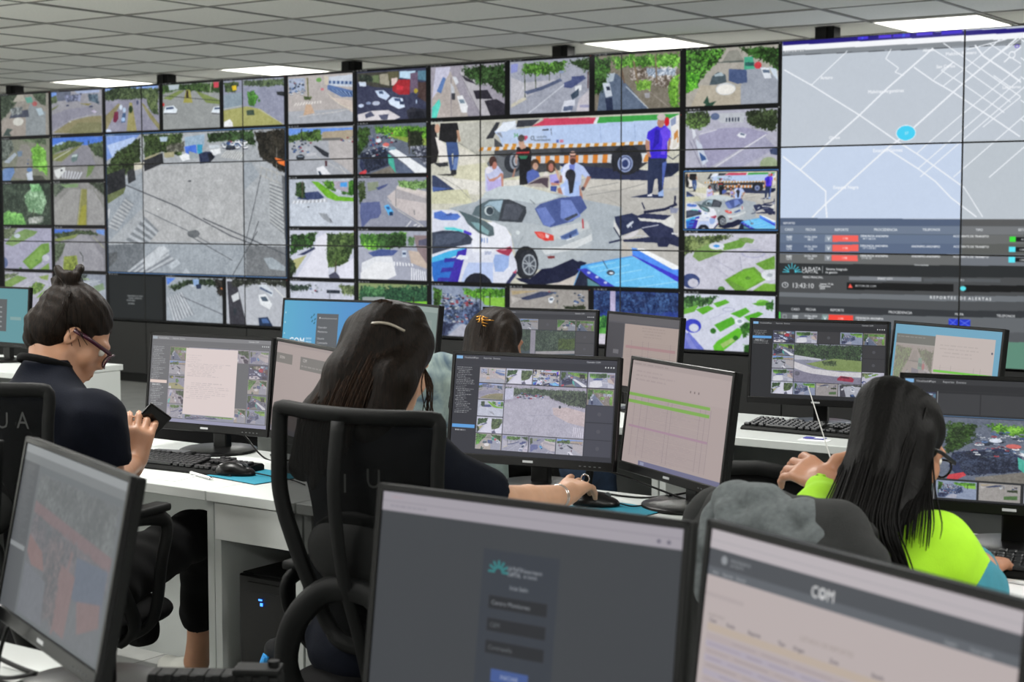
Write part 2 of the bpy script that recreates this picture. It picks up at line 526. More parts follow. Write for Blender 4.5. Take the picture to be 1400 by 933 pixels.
'purple': '''p b0b0c0 10,14 996,84 1002,1048 13,1016
p 9e9cb8 168,437 384,329 627,320 880,429 568,699 263,976
f 33402c 6a8a4a 45 32 18,39 290,58 276,274 121,338 18,259
f 26301f 4a5a3a 60 33 640,83 966,58 954,410 746,327 656,226
p b8bcc4 291,82 640,83 626,248 399,246
z 30384a b8bcc4 5 444,165 596,163 596,222 444,225
e 5b6a8c 337,134 46 58
z b8b8c8 8c8cac 13 836,474 955,669 524,1032 294,1025
l d6d6de 19 851,451 294,1001
l d0d0da 12 183,414 353,351
z c4c4d0 9c9ab4 7 183,390 338,302 291,299 152,388
p dfe2ea 559,447 597,401 657,440 643,499 590,484
p 5a6880 597,413 642,435 635,458 597,442
l 7c7c94 10 74,505 217,998
l 7c7c94 10 113,507 248,999
p c8d0e0 137,484 200,585 271,855 216,925 169,753
p 3c5a90 177,705 239,781 255,830 201,852
p d8dce6 97,312 128,338 144,436 113,483
e 9aa888 883,926 89 118
p 3a4668 889,689 970,658 971,787 897,761
n 6''',
'plaza1': '''p c4c4d2 -11,51 972,44 978,989 -8,1033
f 3a4a2c 7a8a58 50 30 11,85 542,64 333,215 142,352 12,422
p 7a9a58 141,319 291,199 418,214 397,281 450,330 185,503 120,420
p 6c9a44 428,214 605,129 667,178 627,261 439,314
p 7a9a58 584,113 667,96 749,128 729,193 647,178
e d8dce6 365,242 80 60
e 4a98e0 365,242 34 23
p 6a9a3c 452,796 649,607 752,571 876,764 692,969 568,974
p 74b038 483,778 649,640 742,611 835,765 682,936
p 6a9a3c 762,521 954,386 956,598 854,617
p 78aa40 713,984 856,830 977,842 978,989
e 5a8a34 691,754 29 26
e d8dce4 906,697 85 85
e a8b0b8 906,697 28 29
l d4d4e0 20 651,987 855,797
l a8a8bc 10 334,449 545,643
l a8a8bc 10 356,582 483,745
l 9898ac 7 607,410 628,640
e b0b0c8 740,357 123 72
e c4c4d2 740,357 98 53
e 3a4878 100,825 97 122
e c4c4d2 126,858 56 74
e 4a7a34 421,947 36 47
n 8''',
'plaza2': '''p ccd0e0 -7,67 978,21 984,972 -4,1054
f 2c4a2c 5a8a4a 50 31 14,83 379,66 316,186 167,261 15,304
p 6aaa40 15,304 188,210 145,330 26,388
p 5fae30 156,296 284,221 348,268 231,376
p 5fae30 337,185 464,112 506,160 380,250
p 54a82c 349,537 528,392 570,456 560,507 413,650
p 54a82c 517,343 673,234 715,298 612,404
p 54a82c 653,384 797,293 848,323 715,463
p 60b82c 340,891 382,803 592,571 654,600 613,736 426,985 351,957
p a0c070 414,851 530,742 572,772 446,916
f 2c5a24 4a8a34 30 27 612,536 715,430 737,594 655,733
f 2c5a24 4a8a34 14 23 655,833 728,860 718,977 656,966
e dfe4ee 612,463 54 53
e 9aa8b0 612,463 25 27
e 2f6a24 572,739 27 40
e 2f6a24 339,638 30 47
e 7cc050 837,143 61 46
p 5aa034 735,165 898,107 878,190 796,201
f 2c5a24 4a8a34 14 26 857,158 948,88 949,252 878,239
p 6a74c8 17,780 82,673 277,997 18,1036
p 8088d0 38,642 169,938 234,1001 148,1025 28,745
e 3c44c0 125,569 91 115
e ccd0e0 138,602 52 68
e b0b4cc 496,277 67 40
e ccd0e0 496,277 50 27
l b0b4cc 10 296,456 486,311
n 6''',
'avenue': '''p 9c98a4 50,11 1010,41 1008,1052 45,1040
p b0a8a4 48,408 287,132 426,637 517,971 45,1007
p c4c4d8 98,48 287,50 263,196 120,481 47,608
p 5a7ab0 108,480 192,222 228,259 167,518
p 5ad0c0 46,774 143,615 161,716 93,1010 45,1007
p b4b2b8 404,144 519,579 725,1017 974,1034 703,529 520,187
f 1c2a18 46683a 90 52 440,81 977,69 986,648 749,403 589,356 474,215
p 302e38 427,211 566,322 612,391 474,313
p 2c2a34 577,502 749,500 817,667 611,651
p 2c2a34 714,692 862,671 975,776 974,1001 793,989
l 7c7884 13 404,176 679,982
l 6c6874 10 294,232 295,990
p e4e6ea 367,583 438,572 507,774 495,888 425,883
p 7a8c9c 391,651 454,649 472,722 414,718
p d0d4dc 310,233 357,237 392,339 356,385
p c0c4cc 286,330 333,432 344,631 297,594
p 3c3c44 297,528 344,532 344,647 304,644
n 8''',
'trees': '''p 9ea2b0 21,10 982,45 982,1037 19,1037
p b8b8c0 43,300 198,410 633,385 153,725 42,845
p c8c4b4 42,781 198,665 242,700 42,845
f 2f4a24 6aa044 100 48 177,89 719,80 676,264 418,271 199,266
f 25361f 3f5c30 50 44 719,80 971,75 971,323 845,217
p 8890c8 44,76 133,69 121,211 43,236
l 3a4430 16 210,220 216,666
l 3a4430 16 337,232 341,517
l 3a4430 13 504,247 504,405
l 3a4430 13 633,260 633,385
p 56607c 198,569 417,492 633,369 655,418 417,555 242,620
p 46507a 676,451 888,346 929,396 761,553 676,530
p 46507a 761,350 909,348 909,410 761,412
l d8dce4 13 676,483 197,1016
l d0d0d8 13 198,473 109,754
p d0d4e0 633,982 676,765 803,743 803,837 718,1003
p 606c88 676,859 782,851 771,929 665,937
p e0e4ea 803,525 877,500 877,594 803,619
p 3c4a5c 750,661 845,560 845,684 771,757
p c4c0c8 845,747 982,571 982,1006 803,1025
l 5c4444 25 950,290 950,569
p 9a9ab8 856,841 971,850 971,896 856,888
e 8c98b8 644,261 32 25
n 8''',
'park': '''p 7a7468 23,49 965,58 968,1043 24,1024
p 5c6a80 117,336 281,351 644,990 55,1026
p a8b4c0 137,338 260,334 240,470 158,494
f 22341e 4a7a34 80 49 23,65 219,70 199,313 117,644 24,668
f 3a6a24 7cba4c 110 49 219,70 956,72 956,325 662,266 260,258
f 6a5c50 c8c4c0 60 30 423,273 937,293 938,682 663,568 423,456
f 8ca0b8 d8dce4 25 30 603,291 918,321 918,441 623,414
f 4a7a2c 7cb444 35 36 840,524 957,385 959,982 861,945
f 5a8a34 8abc50 22 30 483,492 663,478 644,657 504,646
l 6a5444 27 321,202 362,512
l 7a6a54 33 463,156 514,525
l 7a6a58 30 702,90 718,543
l c4ccd4 15 383,574 654,997
l 9c948c 12 604,624 841,944
p c4ccd8 117,490 199,497 230,715 158,740
p 2c3448 158,555 199,559 209,621 168,618
p 26304a 148,755 230,746 241,962 169,972
p 9a9aa0 584,698 644,693 644,778 594,780
n 8''',
'shop': '''p 3c4058 37,53 998,74 993,1032 29,1007
p 45443e 37,53 606,59 536,377 261,331 35,217
p 6a7a58 228,117 332,115 340,267 245,236
p a09c8c 341,104 470,93 477,325 348,280
p 5c5a44 453,68 606,71 605,244 469,232
p d8c4c0 503,189 588,185 579,311 502,328
p a02c34 519,352 605,221 756,234 746,510 603,498 519,422
p c83440 570,310 671,354 654,421 570,403
p b8d4e8 614,72 824,76 823,240 613,187
p 5a8094 857,83 981,84 980,277 856,243
p 6a5a70 757,120 857,106 855,449 755,487
p 4a3a38 856,289 997,302 995,689 855,564
e a8983c 830,447 27 46
p 30323c 702,806 770,742 969,802 985,986 735,981
p 20222c 736,831 936,822 952,961 752,959
l b0c4e0 23 838,609 837,677
p d8d4d8 39,831 241,774 465,778 626,916 429,1020 47,1008
p 50546c 136,837 223,784 275,870 153,909
p 50546c 327,862 464,848 447,951 361,946
e c8d4ec 85,669 39 33
e b8c0d4 294,637 52 42
e 8a98b8 190,629 35 28
p d0dcec 53,219 158,228 157,310 70,303
p c8d8f0 278,402 399,400 484,512 432,589 329,523
p 4a5a78 330,418 382,418 399,470 338,465
p d8e6fa 458,603 518,538 653,571 686,735 601,764 483,674
p 46587c 535,558 619,573 636,628 551,610
p 34405c 611,626 670,630 669,688 619,684
f 2c3430 4a5648 40 21 54,78 229,94 262,237 71,197
n 8''',
'bus': '''p 646c7c 29,66 1001,101 996,1030 21,1014
f 3a6a24 7cb83c 120 38 256,80 993,101 991,375 598,332 290,199
f 1f3018 3c5a28 70 38 37,90 221,101 184,382 77,566 33,611
p 8ca04c 479,256 983,329 982,467 699,384
f 20281c 3c4430 50 30 717,176 901,187 965,650 832,644 732,455
l 4a4438 18 742,178 740,594
c 60 203,194 562,540
p 2c3450 77,566 357,460 477,583 458,816 110,946 58,802
f 22283a 404a60 50 28 60,565 426,487 475,816 162,924
c 14 148,474 425,627
f 303648 c8ccd8 40 21 732,455 982,467 980,834 898,739
p 78746c 215,949 492,817 593,1019 214,1020
p e8ecf0 451,535 563,505 988,903 988,1018 863,1026 696,801
p 4ab09c 451,582 527,678 560,959 661,1021 593,1019 458,769
p 5c6880 527,678 696,824 863,1026 661,1021 560,913
e 7a98a8 511,491 51 33
p c84048 57,932 145,876 162,924 109,1005 48,1003
e d06a64 426,417 45 37
e d8e0ec 323,342 38 33
n 8''',
'cross': '''p b4aeac 19,31 984,48 976,1039 8,1005
p a8acb4 12,712 979,708 976,1039 8,1005
p c8bcb4 623,468 980,566 978,803 766,598
p a4b0c8 37,81 279,78 277,320 53,350
c 30 56,107 276,392
p c4ccd8 627,86 975,70 973,306 625,253
p 5a74a4 607,227 972,377 971,495 803,482 606,323
z 3a5484 a8b8d0 6 626,157 974,200 973,259 625,217
z 2c4470 8ca4cc 6 624,312 972,412 972,471 785,457
p c8c0b0 554,55 627,86 616,252 571,224
e 6a9a54 485,133 40 43
e c87a84 534,317 25 24
l 8a8a5c 34 316,82 328,420
l 3c4430 12 324,82 327,493
f 4a5a3a 7a8a54 20 19 257,439 386,449 349,506 275,501
z e0dcd8 b4aeac 10 144,552 532,532 531,580 106,610
p c4a890 293,587 366,592 420,765 254,802
l d8d0c0 14 606,395 784,623 978,732
l d0ccc8 10 179,821 729,762 979,708
n 7''',
'whitecar': '''p a8acb4 27,55 993,88 986,1025 16,1011
p 6a94e0 36,44 976,75 975,158 35,178
f 25381f 5a7a3c 60 29 35,178 508,71 524,301 174,283 33,325
p a89c88 526,132 975,110 974,300 525,277
p 6a6a68 525,253 796,255 795,315 524,301
p b4b0b0 615,305 991,301 986,990 809,793 630,642
l 30382c 29 228,67 226,286
c 25 81,278 357,535
p 30343c 386,391 432,393 622,546 612,630 540,591
c 8 796,243 973,347
e 2c3038 204,613 63 58
p 8c98a8 162,580 245,583 245,608 161,604
z d8d8dc a4a8b0 8 302,532 449,526 430,586 283,592
p e4e6ec 437,828 538,784 664,980 627,1015 463,999
p 384454 460,890 491,891 536,1001 490,1007
l d4d4d4 12 861,962 773,792
l c4c4c0 10 430,586 862,938
p 4a2c34 561,688 597,689 596,798 565,797
n 7''',
'shadow': '''p b4bcc8 35,60 994,61 986,1004 24,1021
p c4ccd8 48,515 982,478 978,1004 43,1008
p 70b030 361,81 462,96 750,379 982,406 982,478 713,463 587,400
f 3c6a2c 7cb840 40 27 517,73 681,77 715,282 607,232
f 2f5a24 5a9a38 40 26 896,82 985,85 983,383 787,331
p a8a0b0 681,89 896,82 894,309 715,234
p 4a9ae0 780,115 878,106 877,201 779,199
p 3c4870 143,418 257,298 460,277 551,400 422,459
f 1f3020 3c5a30 35 24 137,100 259,90 274,420 125,369
l 4c4438 24 231,78 228,420
z dfe4ec b0b4bc 9 87,454 587,425 586,485 67,516
p 6c7078 547,739 638,812 673,896 583,812
p 9aa0a8 456,690 584,715 655,909 528,812
e 4c5058 313,579 15 12
n 10''',
'bluecar': '''p 9094a4 38,86 987,87 982,1010 48,1027
p c4bcbc 437,390 558,251 986,375 983,837 842,837 538,579
p d0c8c4 575,182 986,306 986,375 761,325 558,251
p a8a4a8 558,240 985,445 985,525 540,415
f 4a6a3c 8ab06c 50 26 593,100 987,99 986,260 761,256 592,182
f 22301c 4a5a38 60 31 38,122 143,112 141,385 52,526
p 8a9480 161,125 318,105 317,246 177,291
p 5a6490 70,503 333,482 357,695 313,789 208,813 84,991 60,693
p 4a5480 282,222 456,144 421,202 317,270
l d8d4c8 9 436,437 589,649 841,872 974,999
p 5ab4f0 393,566 453,536 521,672 512,743 460,747
p 2c5a98 418,578 461,578 478,625 439,637
p 203c60 461,684 512,672 517,743 469,743
l e4e4e8 21 758,848 672,1000
z e0e0e4 9094a4 4 825,895 983,999 982,1022 774,930
l 4c545c 12 801,651 805,732
l 6c6c70 7 553,251 556,579
n 7''',
'whiteroad': '''p c8ccdc 23,82 986,51 978,987 32,1023
p dfe0ec 108,1020 394,397 433,177 581,78 609,1001
f 1f3020 4a7a38 70 32 42,132 434,79 376,349 133,451 37,552
p 3a4060 151,525 394,360 413,397 244,523
p b0b07c 74,625 282,522 129,821 73,724
f 1a2618 3c4c30 25 30 28,552 111,674 129,821 71,972 23,973
f 2f4428 68804a 110 32 581,103 977,75 975,315 902,508 847,703 593,758 577,515
f 26381f 5a7240 60 29 596,418 921,412 883,653 611,733
l 4c4434 29 712,634 691,974
p 4a4c60 601,904 701,828 790,970 627,1000
p dfe0ee 720,755 982,555 978,987 772,995
n 6''',
'zebra': '''p a4a8b8 48,87 990,80 986,1008 58,1032
f 3c6a34 7cc044 80 33 57,99 689,70 687,304 239,406 64,314
f 22381f 3f6434 70 33 276,97 689,82 687,328 326,357
p 4a5a90 168,455 344,381 584,400 515,495 238,525
p 8c7c80 790,116 982,115 979,717 855,488
p c4b4a8 720,397 855,418 979,671 979,741 753,631
p 5a5a70 856,209 982,161 981,300 856,302
f 4a7044 7a9a6c 20 21 722,140 806,139 805,326 721,304
p dfe2e8 79,648 273,524 498,519 556,871 443,946 58,1032
p e6e8ec 60,840 272,619 514,637 547,872 409,971 58,1032
z eceef2 9ca0b4 7 515,613 787,641 803,688 514,689
z eceef2 9ca0b4 7 752,712 953,788 977,996 751,982
p c8d4e4 636,399 695,398 694,515 635,528
p 3c4c6c 644,434 686,433 686,480 644,481
n 6''',
'jam': '''p 8c98b0 21,72 985,54 983,1001 16,1016
f 1f3418 4a7a2c 80 30 46,71 170,112 135,438 69,558 50,978
f 3a7024 74b83c 90 32 447,77 977,66 977,212 654,250 446,192
p 84bc44 654,228 977,212 976,392 717,361
l 2c3a20 16 527,120 526,371
l 2c3a20 20 781,131 780,426
l 2c3a20 16 702,112 702,339
l 2c3a20 16 607,116 606,321
c 120 169,182 558,529
f 26304c 6a7ca0 110 28 102,463 429,468 654,296 669,614 492,762 151,646
c 40 135,554 493,717
p a8aab8 232,965 428,721 525,760 508,979
f 2c3450 4a5474 40 26 51,722 363,702 215,966 58,978
n 8''',
'street8': '''p 9c9894 31,52 930,36 931,929 29,907
p b0a080 47,85 398,70 62,163
p 3c4460 139,227 413,81 608,83 458,167 246,244
p 4a6a3c 607,688 931,623 931,841 607,865
p b8b4b0 47,186 185,225 62,320
c 5 488,77 607,160
p e0e4ea 496,198 548,163 570,206 540,284 503,275
p 4a5a70 511,198 555,195 548,229 510,231
l 303848 20 604,226 604,292
c 12 755,87 931,275
f 20281c 3c4430 50 22 681,332 931,297 931,449 681,420
l b0a890 9 578,382 607,270
n 8''',
'green6': '''p 8a9a6a -959,90 139,47 130,1209 -972,1296
f 1c3a2c 3c6a48 130 62 55,107 1004,68 1003,371 619,429 53,381
f 2c5a38 5a8a5c 30 47 84,106 397,93 396,248 83,262
p 7cc03c 563,374 1003,333 1002,446 619,448
l 2c3020 31 785,268 784,535
p 74b838 507,512 1002,484 1001,693 617,717
p 98a0a0 82,301 396,286 395,402 81,418
p d0ccd0 50,753 1001,674 999,1016 47,1086
p 3c4a3c 784,458 825,456 816,705 783,707''',
'grey5': '''p c4c8d8 12,110 998,71 989,1090 0,1164
f 22302c 4a5a4c 30 40 42,109 347,97 316,218 41,230
c 10 287,99 496,250
p 2c3440 571,187 763,190 763,257 571,254
f 4a5a3c 8a9a6c 25 36 735,81 983,110 967,307 792,276
l 5a6070 12 616,205 614,363
n 8''',
'bigleft': '''p a8adb2 -9,-11 1025,5 1015,907 -28,936
p 9aa2aa -17,378 196,294 221,265 820,229 862,313 706,506 241,501 -12,800
p b0b2b4 222,236 776,227 769,759 225,767
p 7c9ad8 3,4 214,8 126,114 38,170 -1,198
p b0c4e8 14,79 177,28 201,59 50,185
f 26301f 4a5c38 130 12 5,243 76,127 176,58 213,30 210,236 123,292 22,349
f 26341f 5a7040 150 12 226,16 451,14 449,172 344,139 235,178
f 1f2c1c 44603a 110 10 589,22 833,14 843,119 712,85 588,78
p 9cb4c8 462,43 572,28 571,106 467,115
p a8bccc 321,36 369,36 362,67 327,68
f 4c4c44 7a7c70 40 9 356,96 462,72 461,144 367,140
p 2a2c30 10,289 117,247 121,381 13,469
p 34363a 129,270 173,249 181,330 136,359
p 2e3034 226,192 337,146 342,218 233,273
p a8a484 235,178 332,138 295,166 235,192
p 6a7450 7,438 121,381 108,425 13,499
p a8a484 343,146 403,141 402,177 349,182
p c8c4b4 173,212 234,207 221,251 172,264
p e8ecf0 431,171 484,145 501,160 497,195 448,208
p 4a74d8 461,108 525,97 530,168 507,174 467,151
p 3a9ac0 531,97 560,98 559,155 532,161
p 9aa4a8 484,138 536,161 530,189 489,195
p 2c3550 539,161 576,146 623,151 626,186 598,221 546,230
p 1c202c 587,163 623,154 623,193 598,221
p e4e8ec 599,136 655,127 660,159 621,176
p c4ccd4 594,104 650,103 650,124 599,128
c 22 667,82 788,130
z d0d2d2 a0a4a6 9 689,140 788,158 765,213 654,187
f 1c1c18 38342c 130 11 838,22 1004,17 1000,317 938,261 863,189
l 8c8c88 4 950,138 948,316
p e87838 938,199 996,222 999,263 959,241
l b4b4b0 6 863,258 979,317
l b4b4b0 6 862,313 968,371
l a8a8a4 6 873,258 862,320
l a8a8a4 6 900,273 892,335
l a8a8a4 6 927,288 920,356
l a8a8a4 5 953,302 947,371
z b8bcbe 84898e 12 910,356 912,633 991,715 978,385
p 6c7074 974,317 1002,331 997,784 985,729
z b4b8bc 8a9096 9 3,664 120,455 168,500 65,694
z b4bac0 82888e 9 -2,936 228,589 310,692 136,932
l 5c6066 9 121,366 408,517 703,718 1010,866
l 70757a 6 228,545 476,691 789,914
e 686c70 504,708 35 29
l 4c5054 6 867,314 832,507 786,745 710,1015
l 4c5054 6 853,619 744,1014
l b8bcbc 4 476,691 771,591
e 50545a 487,346 10 6
e d8dcdc 307,538 8 6
p c8ccd0 -1,551 25,529 17,604 2,611
p a8b2b8 -27,876 61,934 220,1033 -30,1043
p 70767c -6,798 224,780 220,1002 -4,1002
p 9ca4ac 224,780 785,779 777,990 220,999
p 74787c 785,786 997,789 998,1003 783,990
z b8bec4 868c94 4 309,793 402,894 233,1002 110,991
p c0c6cc 223,883 333,793 368,829 221,972
p b8c0c8 354,932 408,886 431,915 378,960
p b4bcc4 436,987 460,943 489,993
p 9aa4ac 877,868 920,860 988,921 983,948 908,937
l 5c6066 9 558,603 1010,851
l 4c5054 6 846,687 711,992
l 60656a 6 475,718 712,886
p 5c6064 -1,858 63,842 61,902 4,964
n 10''',
'dark2': '''p 232627 -30,30 1023,38 1006,1055 -52,1125
T TRANSMISION_DE_VIDEO 487,469 40 a0a4a6
T CENTRO_OPERATIVO 487,519 40 a0a4a6
T MONITOREO 412,567 41 a0a4a6
T SIN_SEÑAL 421,634 41 a0a4a6''',
'bigcopy': '''p a0a8b0 23,60 1013,45 983,990 6,1033
p 5a84d8 40,59 201,54 56,213
f 1c2820 4a5c40 70 35 55,257 377,69 758,55 962,90 994,217 410,177 161,318
p 8ca8d0 482,65 586,61 584,191 497,217
p c0c8d0 427,206 497,173 514,238
p 28344c 532,185 619,155 625,255 548,271
f 181a1c 33302c 50 39 827,52 1003,46 995,603 890,351
p e88850 926,220 980,239 976,282
z c0c6cc 8a9098 7 51,478 302,334 505,804 150,979
l 5c6068 18 266,423 969,776
z b0b8c0 80868c 5 890,394 958,390 981,690 903,651
n 9''',
'cars4': '''p b4b8c0 47,23 1073,27 1015,1005 34,1008
p 3c3c44 46,87 197,81 351,987 84,1005
f 20241f 444840 50 38 131,41 1010,29 1008,175 559,109 129,212
p e4e8ec 540,342 654,315 749,520 715,627 571,530
p 4a5868 572,382 654,366 701,460 604,465
p 20304c 535,806 681,776 776,1001 549,995
p 4a6aa0 583,824 665,810 712,900 599,907
p d0d8e0 542,152 657,126 768,268 751,374
p 5a6880 575,172 752,290 745,319 558,215
p d0d4d8 110,383 228,293 242,441 141,510
p 303840 140,638 190,635 188,763 148,766
l e0e0dc 17 785,184 1005,465
p 3c4450 972,633 1035,630 1017,880
n 7''',
'aerialA': '''p a8a8c0 -45,28 925,37 916,1003 -70,1021
p 7a9a5c 48,400 231,169 459,54 704,109 629,194 199,455
f 5a6a4c 8c9878 30 32 -45,42 309,40 153,255 -52,315
e c0ccd8 293,211 63 51
p 6c9840 391,793 771,389 918,359 926,555 789,670 775,783 548,987
p 7ca84c 441,791 745,474 841,556 739,727 562,930
e 5a8a3c 665,757 30 28
e c8ccd8 850,697 73 73
p 7ca04c 684,997 908,807 916,998
e 5c6c98 12,831 89 130
e 4c7440 350,965 30 43
l c0c0d0 17 560,1015 811,810
n 9''',
'aerialB': '''p b4b4c4 -71,79 927,45 935,761 -90,817
f 4a5a44 7c8a64 40 32 -72,93 335,65 232,140 -76,267
p 7a9c50 -26,294 283,110 482,160 73,434
f 4a7030 84a050 60 26 451,446 654,238 824,288 772,431 572,554
p 88a058 706,123 902,74 875,202 753,178
p 7ca048 645,607 922,284 917,509 670,606
l c4c4d0 23 630,211 921,312
l c4c4d0 29 250,454 656,153
l b8b8c8 57 744,602 947,227
n 9''',
'palm': '''p 343c34 -18,-31 949,-7 939,995 -44,999
f 28342c 4c5c4c 90 37 -18,-31 949,-7 939,995 -44,999
f 5a9a4c 84c868 80 34 -38,770 117,656 417,714 486,969 -44,985
f 6a9a6c a8ccA8 70 25 452,319 630,97 800,156 891,437 787,716 518,658
f 5c9c5c 8cc88c 30 25 557,39 754,44 799,184 603,209
l 4c5a44 39 630,603 622,940
f 8c988c b8bcb8 20 23 515,799 810,772 807,912 536,940''',
'tree0': '''p 7c8070 7,-11 927,13 916,959 -18,960
f 3c4440 6a746c 60 27 6,14 227,13 265,250 128,467 -7,537
f 40503c 6a7c5c 40 27 228,-12 895,23 892,181 530,90
p 8c8a84 249,893 399,157 529,139 612,265 583,607 488,948
f 5c9c34 88cc54 120 29 612,265 744,149 910,327 908,862 814,786 646,658
p 6a8098 330,302 439,294 425,405 348,426
p a8b4c0 59,539 285,325 328,376 169,568
p 6c8cc0 -15,836 56,688 256,645 274,770 182,965 -18,960
c 4 500,457 643,805
p c8d4e4 503,801 622,756 639,977 531,974
e 5a7cb0 569,724 56 49
p 4a4c44 620,854 813,859 895,983 639,977
n 8''',
'road1': '''p 8c8c8c -41,-10 972,32 973,986 -42,985
p 4a7ae0 -31,15 962,43 958,231 454,207 -27,330
p a8c4e8 -25,233 208,124 496,162 -7,379
f 33452c 5c7048 90 24 -8,428 17,235 332,106 618,144 576,213 204,316
f 2c3828 4a5c3c 70 26 698,219 960,137 963,514 814,437
l 2c3c28 33 710,125 707,267
p 7c8450 -29,427 370,299 576,213 198,557 -10,524
l c4c8c0 19 53,515 369,311
p 8a8a94 155,627 617,215 698,219 830,651 362,659
p 6c8450 689,646 809,674 725,861 643,930
z c8ccd4 8c8c90 7 194,749 604,810 519,975 190,918
p e0e4e4 48,745 258,679 256,775 127,941 66,866
e 20242c 190,754 21 24
p 607878 375,527 408,409 511,401 488,543 405,588
p c0d0d0 398,420 501,405 489,460 386,472
n 8''',
'med2': '''p 8a8a88 -3,22 979,31 984,991 -13,1009
f 34403a 5c6858 70 28 8,50 354,30 208,192 37,355
f 2c3428 4c5848 60 27 681,38 979,45 973,342 817,150
p 9a9a98 -13,967 9,550 351,167 539,171 428,993
p 9c9c9c 655,173 817,177 967,693 961,991 661,993
p 8c8c50 550,171 655,173 638,993 451,993
p 9c9a3c 554,554 637,501 615,993 475,993
l c8c8a0 11 562,172 463,993
p 7c9a6c 163,67 495,47 493,129 257,138
l 74786c 16 771,176 969,558
n 8''',
'road3': '''p 84848c -14,51 960,46 964,983 -12,1015
p 4a74d8 -14,51 426,62 42,218 -18,218
p 6c94e0 799,60 959,59 957,181 821,128
f 2c3a28 4c5c3c 60 25 -5,162 426,76 706,74 888,182 518,158 89,273
p 7c8c4c 17,274 471,158 423,241 64,329
f 384434 5a6a50 70 28 2,386 231,354 226,549 54,775 -6,777
p 9898a0 230,382 518,158 658,184 925,644 941,984 73,1012
p 8c9c44 200,660 438,627 477,985 169,1009
f 6c7c34 94a444 30 22 224,660 437,655 454,986 193,994
l 2c3430 22 498,543 555,652 552,762
l c8c8b0 8 541,763 548,983
l a8b080 14 750,211 952,453
n 9''',
'aer4': '''p 8c94a4 -25,58 963,38 950,707 -40,760
f 28302c 4a5650 70 25 -13,85 311,60 640,49 591,174 -4,197
p a4acb8 301,491 449,207 777,140 957,351 950,707 296,742
l c4ccd4 14 495,261 869,164
p 7c9474 728,306 914,217 946,352 818,412
p 8aa07c 498,150 639,118 684,171
n 9''',
'tent0': '''p 949088 34,-75 951,-25 939,977 7,965
f 2f3a30 52604c 100 30 33,-50 362,-48 379,174 221,383 17,593
f 2f3a30 52604c 60 29 621,-27 919,-15 911,334 724,175
p 8c9498 511,550 615,240 908,455 897,963 512,954
p a09890 16,617 284,486 521,575 512,966 8,952
p b0aca0 269,190 383,2 470,9 519,184
p 5c9c8c 510,110 640,96 669,220 551,235
e b06060 700,258 47 53
p 464c5c 194,554 264,386 569,383 586,543 413,544
f 5c6468 a0a8a8 20 25 222,334 463,302 437,472 240,483
e d4d4cc 368,634 104 93
p b4c8d4 719,369 826,352 876,501 779,531
p 42504c 52,942 145,774 265,805 187,875 229,951
n 8''',
'plaza0': '''p 9898a0 -28,-35 942,21 963,997 -29,967
p 6c94e0 -28,-23 356,-3 105,108 -22,170
p a4b4d8 418,-10 922,20 921,102 518,93
p 5c6478 127,38 397,24 392,226 144,231
f 3c445c 8c94b4 70 21 271,121 599,99 576,263 309,267
f 3c4a34 5c6c4c 40 24 -22,170 106,84 144,255 -4,316
f 34485c 5a7080 50 26 700,108 900,147 916,359 717,250
p 747c54 -39,434 184,306 99,396 -29,459
p 8c8c9c -18,919 12,534 347,413 715,392 912,523 507,615
p 8a8460 45,922 383,678 710,604 951,596 953,996
p 7c7c58 295,936 505,733 948,737 953,996
p 8c8450 554,309 776,326 715,368
e 3c4460 332,341 29 19
e 3c4460 765,391 36 19
p c8c0d8 763,490 814,465 873,509 832,542
e d0d0c8 372,697 21 14
l acacb4 10 25,897 383,654 711,581
n 8''',
'dual0': '''p 9090a0 -10,-43 966,26 962,969 -5,973
p 8cacec 2,-13 943,38 941,136 0,88
f 2f3c2c 5c6c4c 110 26 12,89 257,23 965,82 937,389 752,291 276,283 32,293
p 8a8464 1,639 250,367 298,371 19,959 -5,958
p 9a9464 455,354 502,357 575,962 396,952
p 8a8660 656,369 703,400 964,843 962,969 792,690
f 44543c 6a7a50 60 25 730,204 963,194 944,644 863,610 772,462
e 33442c 476,498 36 80
p 702c44 158,736 186,535 259,526 256,684 206,768
p 4c6488 303,774 331,574 391,564 375,764
e a8c4e8 340,704 34 46
e d0dcec 302,443 29 57
e b4c8e0 363,505 29 52
e 4c5470 597,364 19 51
e c8d4ec 69,948 61 52
n 8''',
'wide3': '''p 949898 13,16 987,45 984,1000 20,973
f 2c3c28 547040 80 28 24,31 976,57 973,248 621,220 308,138 32,228
p b4c0c8 127,40 310,41 297,138 148,153
p 7c8c54 31,312 308,166 398,174 168,351
p 7c8c54 577,188 971,412 970,494 751,450
p a09c54 421,162 488,167 529,433 372,422
p 3c3428 425,176 461,179 463,331 418,328
p c84858 867,43 954,42 953,151 876,158
l c0c0b4 16 834,45 808,290
l 34383a 11 9,249 982,426
p dfe8f0 37,608 74,484 212,466 274,554 255,631
p 405070 85,499 200,493 222,536 84,546
p dfe8f0 825,648 871,541 974,535 978,680
p 405070 881,556 969,554 968,589 877,596
e c03c3c 29,438 32 39
l 3c3c44 14 49,623 266,637
l 3c3c44 14 836,670 978,685
n 6''',
